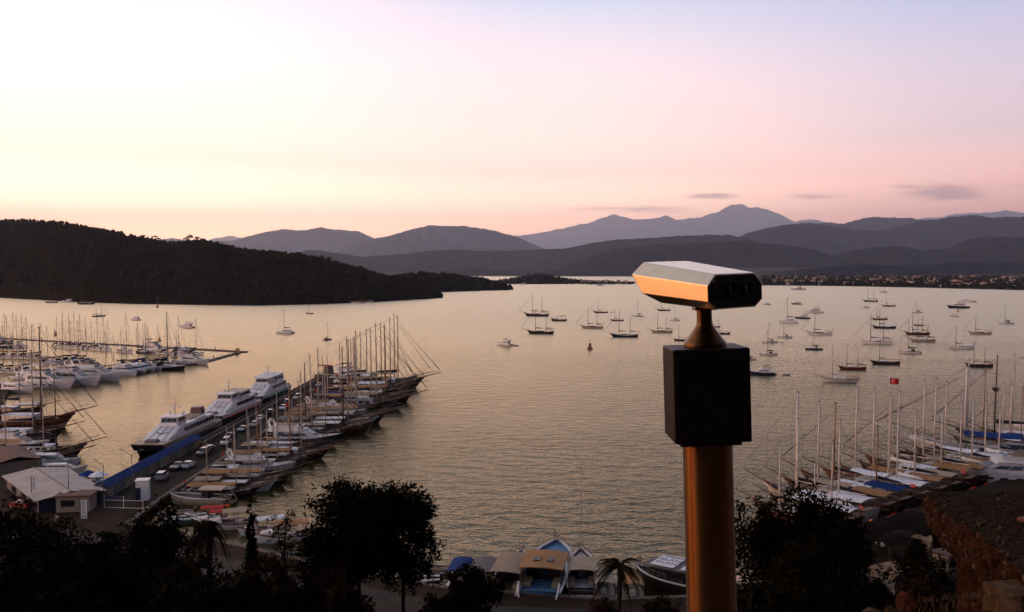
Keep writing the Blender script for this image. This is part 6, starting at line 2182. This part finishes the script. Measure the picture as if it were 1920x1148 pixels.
# ---------------------------------------------------------------- people
for k, (px, py, s_, t_, lab) in enumerate([(107, 984, 'white', 'dark', 'person in white shirt walking on the promenade near the banner'), (104, 983, 'black', 'tan', 'person in dark shirt beside the one in white on the promenade'), (277, 935, 'white', 'dark', 'person in white shirt by the kiosk at the pier'),
                                         (392, 856, 'red', 'dark', 'person in red shirt on the pier among the cars'), (402, 846, 'black', 'tan', 'person in dark shirt walking along the pier'), (1642, 1032, 'white', 'dark', 'person in white shirt on the east promenade'),
                                         (1685, 1030, 'red', 'dark', 'person in red shirt on the east promenade'), (130, 1008, 'blue', 'tan', 'person in blue shirt near the trees at bottom left')]):
    p = at(px, py, QZ)
    t = thing('person', lab, 'person', (p.x, p.y, QZ + .012), random.uniform(0, 6), 'people on the waterfront')
    ob('body', pm_[(s_, t_)], t)

# ---------------------------------------------------------------- terrace cafes and stalls by the east quay
m_flat = mat('tan_flat_roof', (.19, .12, .06), .85, var=.2, scale=.6)
for k, (px, py, w_, d_, h_, rz, m, lab) in enumerate([(1692, 1058, 8.5, 4.2, 3.0, 30, m_flat, 'flat tan roof of a cafe on the east promenade'), (1745, 1002, 5, 3.2, 2.6, 35, m_flat, 'small tan terrace roof beyond the cafe'), (1600, 1076, 4.5, 2.4, 2.6, 20, m_roofr, 'low reddish shed roof beside the cafe'), (1775, 1030, 4.0, 3.0, 2.6, 35, m_roofr, 'dark red terrace roof under the rampart')]):
    p = at(px, py, QZ + h_)
    t = thing('cafe', lab, 'building', (p.x, p.y, QZ - .4), R(rz))
    MB().box(-w_ / 2 + .3, w_ / 2 - .3, -d_ / 2 + .3, d_ / 2 - .3, 0, h_).build('wall', m_wallc, t)
    MB().box(-w_ / 2, w_ / 2, -d_ / 2, d_ / 2, h_ + .004, h_ + .16).build('roof', m, t)
    MB().box(-w_ / 4, w_ / 4, -d_ / 2 + .24, -d_ / 2 + .32, .9, 2.1).build('window', P['glass'], t)
for k, (px, py, w_, d_, rz, m, lab) in enumerate([(1652, 984, 9, 5, 38, 'blackcloth', 'dark grey cafe awning nearest the east quay sterns'), (1700, 972, 8, 5, 38, 'blackcloth', 'black cafe awning left of the rampart corner'), (1612, 1006, 8, 5, 35, 'blackcloth', 'dark awning beside the tall tree'), (1668, 1010, 6, 3.4, 38, 'blackcloth', 'black awning on the east promenade edge'), (1730, 990, 7, 4.5, 38, 'blackcloth', 'black awning under the rampart corner')]):
    p = at(px, py, QZ + 2.6)
    t = thing('cafe_awning', lab, 'awning', (p.x, p.y, QZ), R(rz), 'cafe awnings on the east promenade')
    MB().canopy(-w_ / 2, w_ / 2, d_ / 2, 2.5, .35, 6, .07, .05).build('cloth', P[m], t)
    for x in (-w_ / 2 + .2, w_ / 2 - .2):
        for yy in (-d_ / 2 + .1, d_ / 2 - .1):
            MB().tube([(x, yy, 0), (x, yy, 2.52)], .05, 5).build('post', P['wire'], t)
t = thing('railing', 'dark railing along the cafe terrace on the east promenade', 'railing', (*at(1755, 1022, QZ).xy, QZ), R(35))
for x in range(-4, 5):
    MB().tube([(x, 0, 0), (x, 0, 1.1)], .04, 4).build('post', P['wire'], t)
for z in (.5, 1.05):
    MB().tube([(-4, 0, z), (4, 0, z)], .035, 4).build('rail', P['wire'], t)
for k, (px, py, lab) in enumerate([(1655, 1030, 'first white gas-tank shaped bin on the east promenade'), (1663, 1022, 'second white bin on the east promenade')]):
    p = at(px, py - 6, QZ)
    t = thing('bin', lab, 'bin', (p.x, p.y, QZ))
    MB().loft([[(r * math.cos(a * math.pi / 5), r * math.sin(a * math.pi / 5), z) for a in range(10)] for r, z in ((.32, 0), (.35, .1), (.35, .95), (.25, 1.1))]).build('drum', P['sail'], t)
    MB().loft([[(r * math.cos(a * math.pi / 5), r * math.sin(a * math.pi / 5), z) for a in range(10)] for r, z in ((.12, 1.1), (.12, 1.25))]).build('cap', P['grey'], t)
p = atd(1409, 1082, 92)
t = thing('parasol', 'pale pink parasol among the dark trees right of the post', 'parasol', (p.x, p.y, p.z - 2.6))
MB().tube([(0, 0, -1), (0, 0, 2.6)], .05, 5).build('pole', P['chrome'], t)
MB().loft([[(r * math.cos(a * math.pi / 4), r * math.sin(a * math.pi / 4), z) for a in range(8)] for r, z in ((1.65, 2.35), (1.62, 2.42), (.06, 3.1))]).build('canopy', mat('pink_parasol_cloth', (.5, .36, .34), .8), t)
p = atd(1409, 1110, 91)
t = thing('bench', 'long pale timber bench below the pink parasol', 'bench', (p.x, p.y, p.z), R(12))
MB().box(-2.2, 2.2, -.22, .22, .42, .5).build('seat', m_flat, t)
for x in (-1.8, 1.8):
    MB().box(x - .06, x + .06, -.2, .2, -1.0, .42).build('leg', P['wire'], t)

# ---------------------------------------------------------------- trees below the viewpoint
def leaf_mat(name, c):
    m = mat(name, c, .9, 0, .5, .9, spec=0.0)
    return m


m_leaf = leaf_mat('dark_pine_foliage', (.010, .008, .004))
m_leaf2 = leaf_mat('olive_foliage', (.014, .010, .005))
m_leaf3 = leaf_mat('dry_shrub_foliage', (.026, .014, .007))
m_bark = mat('tree_bark', (.018, .012, .008), .9, var=.3, scale=6)


def leaf_cards(mb, pts, size, rnd, up=.3):
    for p in pts:
        n = Vector((rnd.gauss(0, 1), rnd.gauss(0, 1), rnd.gauss(0, 1) + up)).normalized()
        a = n.orthogonal().normalized()
        a.rotate(Matrix.Rotation(rnd.uniform(0, 6.28), 3, n))
        b = n.cross(a)
        s = size * 1.05 * rnd.uniform(.5, 1.3)
        l = s * rnd.uniform(.9, 1.7)
        mb.add([p - a * l, p + b * s * .5, p + a * l, p - b * s * .5], [(0, 1, 2, 3)])


def tree(name, label, base, h, w, seed, material, trunk_f=.35, lobes=11, leaves=3600, leaf=.22, group='trees on the castle hill', shape='round', lean=0.0, gaps=.3, trunks=1):
    rnd = random.Random(seed)
    t = thing(name, label, 'tree', base, rnd.uniform(0, 6), group)
    t.rotation_euler.z = 0
    r = w / 2
    cz0 = h * trunk_f
    tk = MB()
    tops = []
    for q in range(trunks):
        off = 0 if trunks == 1 else (q - .5) * w * .22
        tk.tube([(off, 0, -1.0), (off + lean * .4 + rnd.uniform(-.1, .1), 0, cz0 * .6), (off * .8 + lean, rnd.uniform(-.2, .2), cz0 * 1.15), (off * .6 + lean, 0, h * .75)], max(.12, h * .024), 8, h * .008)
    tk.build('trunk', m_bark, t, True)
    lb = []
    for i in range(lobes):
        if shape == 'round':
            a = rnd.uniform(0, 6.28)
            f = i / max(1, lobes - 1)
            zc = cz0 + (h - cz0) * (.12 + .76 * f)
            env = math.sin(math.pi * (.14 + .72 * f)) ** .8
            rr = r * env * rnd.uniform(.3, .78)
            s = (h - cz0) * rnd.uniform(.20, .29)
            lb.append((Vector((lean + rr * math.cos(a), rr * math.sin(a), min(zc, h - s * .75))), s * min(1.5, max(.8, r / ((h - cz0) * .5))), s * .8))
        elif shape == 'spire':
            f = i / max(1, lobes - 1)
            lb.append((Vector((rnd.uniform(-.06, .06) * w, rnd.uniform(-.06, .06) * w, h * (.08 + .84 * f))), r * (1.05 - .8 * f ** 1.3), h / lobes * 1.1))
    br = MB()
    for c, sr, sz in lb:
        if shape == 'round':
            s0 = Vector((lean, 0, cz0 * rnd.uniform(.75, 1.3)))
            br.tube([s0, s0.lerp(c, .55) + Vector((0, 0, -.2)), c], max(.05, h * .009), 5, .03)
    if br.v:
        br.build('limb', m_bark, t)
    pts = []
    tot = sum(a * a for _, a, _ in lb)
    for c, sr, sz in lb:
        n = int(leaves * 2.6 * sr * sr / tot)
        # twiggy clumps on each lobe
        clumps = [Vector((rnd.gauss(0, 1), rnd.gauss(0, 1), rnd.gauss(0, 1))).normalized() * rnd.uniform(.35, 1.06) for _ in range(max(8, n // 22))]
        for _ in range(n):
            q = rnd.choice(clumps)
            v = q + Vector((rnd.gauss(0, .14), rnd.gauss(0, .14), rnd.gauss(0, .14)))
            pts.append(c + Vector((v.x * sr, v.y * sr, v.z * sz)))
    mb = MB()
    leaf_cards(mb, pts, leaf, rnd)
    mb.build('crown', material, t)
    return t


def palm(label, base, h, seed, spread=3.4, droop=1.0):
    rnd = random.Random(seed)
    t = thing('palm_tree', label, 'tree', base, 0, 'palms on the waterfront')
    tk = MB()
    tk.loft([[(.9 * r * math.cos(a * math.pi / 5) + .02 * z, .9 * r * math.sin(a * math.pi / 5), z) for a in range(10)] for z, r in [(-1, .42)] + [(h * q / 14, (.30 if q % 2 else .36)) for q in range(15)]])
    tk.build('trunk', m_bark, t)
    fm = []
    for k in range(34):
        a = rnd.uniform(0, 6.28)
        el = rnd.uniform(-.5, 1.25)
        L = spread * rnd.uniform(.85, 1.15)
        d = Vector((math.cos(a), math.sin(a), 0))
        pts = []
        for q in range(8):
            f = q / 7
            x = L * f * math.cos(el * (1 - f * .5)) * (1 - .12 * f)
            z = L * (math.sin(el) * f - droop * .75 * f * f)
            pts.append(d * x + Vector((0, 0, h + z)))
        mb = MB()
        mb.tube(pts, .05, 4, .012)
        sd = Vector((-d.y, d.x, 0))
        for q in range(1, 40):
            f = q / 40 * 7
            i = min(6, int(f))
            p = pts[i].lerp(pts[i + 1], f - i)
            tan = (pts[i + 1] - pts[i]).normalized()
            ll = .75 * math.sin(math.pi * (.12 + .82 * q / 40)) * rnd.uniform(.85, 1.1)
            for s in (-1, 1):
                e = p + sd * s * ll * .8 + tan * ll * .45 + Vector((0, 0, -ll * .45))
                mb.add([p - tan * .04, p + tan * .04, e], [(0, 1, 2)])
        o = mb.build('frond', m_leaf2, t)
    return t


def on_ground(px, Y):
    x = (px - 960) / F * Y
    return Vector((x, Y, max(terr(x, Y), QZ if Y > 88 else -9)))


def tree_at(name, label, px, top_py, width_px, Y, seed, material=None, **kw):
    b = on_ground(px, Y)
    top = atd(px, top_py, Y)
    return tree(name, label, b, top.z - b.z, width_px * Y / F, seed, material or m_leaf, **kw)


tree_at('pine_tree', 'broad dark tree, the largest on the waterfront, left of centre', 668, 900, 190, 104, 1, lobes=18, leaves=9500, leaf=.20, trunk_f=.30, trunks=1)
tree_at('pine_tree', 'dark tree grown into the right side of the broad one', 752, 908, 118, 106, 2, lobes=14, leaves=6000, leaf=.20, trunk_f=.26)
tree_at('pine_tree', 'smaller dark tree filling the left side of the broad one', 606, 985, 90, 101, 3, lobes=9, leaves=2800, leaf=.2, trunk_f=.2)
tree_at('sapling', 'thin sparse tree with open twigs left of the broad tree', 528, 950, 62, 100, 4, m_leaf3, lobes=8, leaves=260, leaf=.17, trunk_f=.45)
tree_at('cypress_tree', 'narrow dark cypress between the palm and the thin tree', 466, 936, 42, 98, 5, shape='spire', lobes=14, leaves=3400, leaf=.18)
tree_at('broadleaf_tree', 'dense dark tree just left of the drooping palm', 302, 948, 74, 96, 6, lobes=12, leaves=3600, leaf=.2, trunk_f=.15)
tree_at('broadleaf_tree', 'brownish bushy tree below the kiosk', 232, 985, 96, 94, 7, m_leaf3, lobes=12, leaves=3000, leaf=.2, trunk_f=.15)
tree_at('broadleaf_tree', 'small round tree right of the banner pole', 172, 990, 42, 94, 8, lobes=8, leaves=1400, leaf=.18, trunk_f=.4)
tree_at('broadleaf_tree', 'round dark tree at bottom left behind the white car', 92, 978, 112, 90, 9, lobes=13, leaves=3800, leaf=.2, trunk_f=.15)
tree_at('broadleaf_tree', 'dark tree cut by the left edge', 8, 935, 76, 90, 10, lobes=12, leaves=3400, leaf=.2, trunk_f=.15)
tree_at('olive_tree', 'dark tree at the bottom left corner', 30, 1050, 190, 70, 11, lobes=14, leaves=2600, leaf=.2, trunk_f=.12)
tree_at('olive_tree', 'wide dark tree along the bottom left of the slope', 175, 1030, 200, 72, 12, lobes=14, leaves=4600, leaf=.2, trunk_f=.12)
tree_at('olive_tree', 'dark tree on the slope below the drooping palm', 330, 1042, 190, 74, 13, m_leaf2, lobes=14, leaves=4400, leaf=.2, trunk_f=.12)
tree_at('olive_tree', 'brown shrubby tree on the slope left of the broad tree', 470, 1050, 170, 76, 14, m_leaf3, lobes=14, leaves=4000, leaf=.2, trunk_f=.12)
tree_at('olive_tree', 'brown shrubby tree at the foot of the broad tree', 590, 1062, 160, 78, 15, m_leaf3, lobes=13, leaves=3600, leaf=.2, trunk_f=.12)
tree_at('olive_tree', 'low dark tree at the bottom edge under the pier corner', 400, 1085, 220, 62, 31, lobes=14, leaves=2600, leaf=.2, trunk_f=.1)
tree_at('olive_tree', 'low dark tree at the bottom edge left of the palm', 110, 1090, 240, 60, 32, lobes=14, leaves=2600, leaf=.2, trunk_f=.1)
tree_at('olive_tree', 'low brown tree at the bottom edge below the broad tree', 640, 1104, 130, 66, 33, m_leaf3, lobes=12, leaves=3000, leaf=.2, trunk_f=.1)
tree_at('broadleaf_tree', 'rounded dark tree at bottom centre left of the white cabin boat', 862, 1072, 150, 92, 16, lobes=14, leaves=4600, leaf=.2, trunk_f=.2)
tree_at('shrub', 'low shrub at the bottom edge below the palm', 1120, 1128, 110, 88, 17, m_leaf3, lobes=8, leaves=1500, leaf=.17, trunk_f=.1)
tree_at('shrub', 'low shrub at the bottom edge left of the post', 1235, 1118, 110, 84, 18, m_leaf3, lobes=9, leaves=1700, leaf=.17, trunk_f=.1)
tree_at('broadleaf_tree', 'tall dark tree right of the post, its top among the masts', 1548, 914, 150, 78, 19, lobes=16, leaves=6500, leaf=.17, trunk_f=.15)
tree_at('broadleaf_tree', 'wide dark tree just right of the post', 1440, 945, 170, 74, 20, lobes=16, leaves=6500, leaf=.17, trunk_f=.12)
tree_at('broadleaf_tree', 'dark tree below the tall one right of the post', 1580, 985, 120, 70, 21, lobes=13, leaves=2600, leaf=.17, trunk_f=.12)
tree_at('broadleaf_tree', 'dark tree low on the slope right of the post', 1500, 1030, 190, 58, 22, lobes=14, leaves=4800, leaf=.16, trunk_f=.1)
tree_at('broadleaf_tree', 'dark bush at the bottom edge right of the post', 1420, 1120, 150, 50, 23, m_leaf2, lobes=12, leaves=2800, leaf=.14, trunk_f=.1)
tree_at('shrub', 'dark round bush on the east promenade', 1722, 1012, 62, 112, 24, lobes=8, leaves=1500, leaf=.2, trunk_f=.1)
tree_at('shrub', 'dark bush under the rampart beside the cafe', 1770, 1040, 70, 96, 25, lobes=8, leaves=1700, leaf=.18, trunk_f=.1)
tree_at('shrub', 'dark bush on the slope below the cafe roof', 1640, 1085, 150, 60, 26, lobes=11, leaves=2800, leaf=.15, trunk_f=.1)
tree_at('shrub', 'reddish dry bush on the slope under the rampart', 1740, 1080, 120, 44, 27, m_leaf3, lobes=10, leaves=2200, leaf=.12, trunk_f=.1)
b = on_ground(384, 97)
palm('drooping palm with hanging fronds at lower left', b, atd(384, 985, 97).z - b.z, 3, 3.0, 1.9)
b = on_ground(1163, 103)
palm('feathery palm in front of the moored boats left of the post', b, atd(1163, 1062, 103).z - b.z, 5, 3.5, 1.0)

# ---------------------------------------------------------------- old rampart on the right
m_ramp = mat('red_brown_rubble_masonry', (.032, .013, .007), .95, var=.6, scale=3.5, bump=.8, spec=0.0)
m_rtop = mat('weathered_rubble_top', (.036, .024, .016), .95, var=.55, scale=5.0, bump=.8, spec=0.0)
m_rstone = [mat('rubble_stone_a', (.05, .028, .018), .95, var=.4, scale=4, bump=.3, spec=0.0), mat('rubble_stone_b', (.055, .022, .013), .95, var=.4, scale=4, bump=.3, spec=0.0), mat('rubble_stone_c', (.075, .05, .035), .95, var=.4, scale=4, bump=.3, spec=0.0)]
ramp_t = thing('rampart', 'crumbling red-brown rubble rampart at lower right', 'wall', (0, 0, 0))


def edge(y):
    """left edge of the wall top and how far the face bellies out below"""
    return interp([(14, 9.3), (17, 10.2), (20, 11.3), (22.8, 11.6), (24.5, 11.9), (26.6, 12.5)], y) + .16 * noise.noise(Vector((y * .9, 1, 4)))


def topz(x, y):
    return 36.5 + .10 * noise.fractal(Vector((x * .7, y * .7, 8)), 1, 2, 4) - .03 * (y - 22)


def face(y, f):
    """rubble face under the lip, undercut lower down"""
    e = edge(y)
    depth = interp([(13.5, 3.2), (19, 2.6), (21, 1.9), (23.5, 1.25), (26.6, 1.0)], y) * (1 + .22 * noise.noise(Vector((y * 1.7, 9, 2))))
    z = topz(e, y) - f * depth
    x = e + .02 - .10 * math.sin(math.pi * min(1, f * 1.3)) + .13 * noise.fractal(Vector((y * 1.5, z * 1.5, 5)), .9, 2, 6) * min(1, f * 6)
    if f > .72:
        x += 4.0 * (f - .72)
    return x, z


tmb, fmb = MB(), MB()
ny, nx_ = 60, 40
vs, fs = [], []
for j in range(ny):
    y = 13.5 + (26.6 - 13.5) * j / (ny - 1)
    e = edge(y)
    for i in range(nx_):
        x = e + (26 - e) * (i / (nx_ - 1)) ** 1.6
        vs.append((x, y + (.12 * noise.noise(Vector((x, 3, 3))) if j == ny - 1 else 0), topz(x, y)))
fs = [(j * nx_ + i, j * nx_ + i + 1, (j + 1) * nx_ + i + 1, (j + 1) * nx_ + i) for j in range(ny - 1) for i in range(nx_ - 1)]
tmb.add(vs, fs)
tmb.build('wall_top', m_rtop, ramp_t, True)
vs, fs = [], []
nz_ = 26
for j in range(ny):
    y = 13.5 + (26.6 - 13.5) * j / (ny - 1)
    e = edge(y)
    for i in range(nz_):
        f = i / (nz_ - 1)
        x, z = face(y, f)
        vs.append((x, y, z))
fs = [(j * nz_ + i, j * nz_ + i + 1, (j + 1) * nz_ + i + 1, (j + 1) * nz_ + i) for j in range(ny - 1) for i in range(nz_ - 1)]
fmb.add(vs, fs)
fmb.build('wall_face', m_ramp, ramp_t, True)
bk = MB()
vs = []
for i in range(nx_):
    e = edge(26.6)
    x = e + (26 - e) * (i / (nx_ - 1)) ** 1.6
    yy = 26.6 + .12 * noise.noise(Vector((x, 3, 3)))
    vs += [(x, yy, topz(x, 26.6)), (x, yy - .5, 34.8)]
bk.add(vs, [(2 * i, 2 * i + 2, 2 * i + 3, 2 * i + 1) for i in range(nx_ - 1)])
bk.build('back_face', m_ramp, ramp_t)
rnd = random.Random(8)


def stone_mesh(seed, m):
    r_ = random.Random(seed)
    bm = bmesh.new()
    bmesh.ops.create_icosphere(bm, subdivisions=1, radius=1)
    for v in bm.verts:
        v.co *= r_.uniform(.72, 1.2)
        v.co.z *= .7
    me = bpy.data.meshes.new('stone')
    bm.to_mesh(me)
    bm.free()
    me.materials.append(m)
    return me


sm = [stone_mesh(k, m_rstone[k % 3]) for k in range(9)]
small = MB()
for k in range(300):
    o = ob('stone', rnd.choice(sm), ramp_t)
    s = rnd.uniform(.035, .085) * (1.4 if rnd.random() < .12 else 1)
    y = rnd.uniform(15, 26.5)
    e = edge(y)
    if rnd.random() < .5:
        x = e + (rnd.random() ** 2) * 6
        o.location = (x, y, topz(x, y) + s * .15)
    else:
        x, z = face(y, rnd.random() * .75)
        o.location = (x - s * .1, y, z)
    o.scale = (s, s * rnd.uniform(.7, 1.4), s * rnd.uniform(.6, 1))
    o.rotation_euler = (rnd.uniform(0, 6), rnd.uniform(0, 6), rnd.uniform(0, 6))
for k in range(9000):
    y = rnd.uniform(14, 26.5)
    e = edge(y)
    s = rnd.uniform(.012, .04)
    if rnd.random() < .55:
        x = e + (rnd.random() ** 1.5) * 8
        c = Vector((x, y, topz(x, y) + s * .3))
    else:
        x, z = face(y, rnd.random() * .8)
        c = Vector((x - s * .3, y, z))
    q1 = [c + Vector((rnd.uniform(-1, 1), rnd.uniform(-1, 1), rnd.uniform(-.7, .7))) * s * 1.3 for _ in range(4)]
    small.add(q1, [(0, 1, 2), (0, 2, 3), (0, 3, 1), (1, 3, 2)])
o = small.build('rubble', m_rstone[2], ramp_t)
o['kind'] = 'stuff'
core = MB()
core.box(13.2, 26, 14, 26.0, 28.5, 36.0)
core.build('core', m_ramp, ramp_t)
# terracotta-coloured slabs lying on the wall top
m_terra = mat('terracotta_slab', (.16, .05, .028), .85, var=.2, scale=2, bump=.1)
p = at(1880, 966, 36.62)
t = thing('paving_slab', 'terracotta-coloured slab lying on the rampart at the right edge', 'slab', (p.x, p.y, 36.58), R(28))
for i in range(3):
    MB().box(0, 2.4, -1.02 - i * .66, -.38 - i * .66, 0, .07, .01, .01).build('slab', m_terra, t)
# tan stone pier at the corner
p = at(1905, 1120, 36.2)
t = thing('stone_pillar', 'rough tan stone pillar at the bottom right corner', 'pillar', (p.x, p.y, 34.0), R(10))
mb = MB()
rings = []
for i in range(9):
    z = i * .30
    rings.append([(a * .42 + rnd.uniform(-.03, .03), b_ * .42 + rnd.uniform(-.03, .03), z) for a, b_ in ((-1, -1), (0, -1.05), (1, -1), (1.05, 0), (1, 1), (0, 1.05), (-1, 1), (-1.05, 0))])
mb.loft(rings)
mb.build('shaft', mat('tan_pillar_stone', (.075, .047, .026), .95, var=.4, scale=4, bump=.6, spec=0.0), t)

# dry grass on the slope below
gm = mat('dry_grass_blades', (.085, .045, .02), .9, var=.5, scale=3)
gr = MB()
for k in range(9000):
    x, y = rnd.uniform(2.5, 12), rnd.uniform(13.5, 20.5)
    if noise.noise(Vector((x * .7, y * .7, 3))) < -.12:
        continue
    z = terr(x, y)
    if x > edge(y) - .3:
        continue
    h = rnd.uniform(.06, .20) * (1.9 if rnd.random() < .03 else 1)
    a = rnd.uniform(0, 6.28)
    l = Vector((math.cos(a), math.sin(a), 0)) * h * rnd.uniform(.2, .8)
    w_ = Vector((-math.sin(a), math.cos(a), 0)) * .006
    p = Vector((x, y, z - .03))
    gr.add([p - w_, p + w_, p + l * .4 + Vector((0, 0, h * .6)) + w_ * .7, p + l * .4 + Vector((0, 0, h * .6)) - w_ * .7, p + l + Vector((0, 0, h))], [(0, 1, 2, 3), (3, 2, 4)])
tag(gr.build('grass', gm), 'dry tawny grass on the slope at lower right', 'grass', kind='stuff')
for k in range(26):
    x, y = rnd.uniform(4, 10.8), rnd.uniform(14.5, 19.5)
    if x > edge(y) - .5:
        continue
    s = rnd.uniform(.08, .30)
    o = ob('rock', rnd.choice(sm))
    o.location = (x, y, terr(x, y) + s * .2)
    o.scale = (s, s * rnd.uniform(.8, 1.3), s * rnd.uniform(.5, .9))
    o.rotation_euler = (rnd.uniform(0, 6), rnd.uniform(0, 6), rnd.uniform(0, 6))
    tag(o, 'loose weathered rock in the dry grass under the rampart', 'rock', 'loose rocks in the grass')
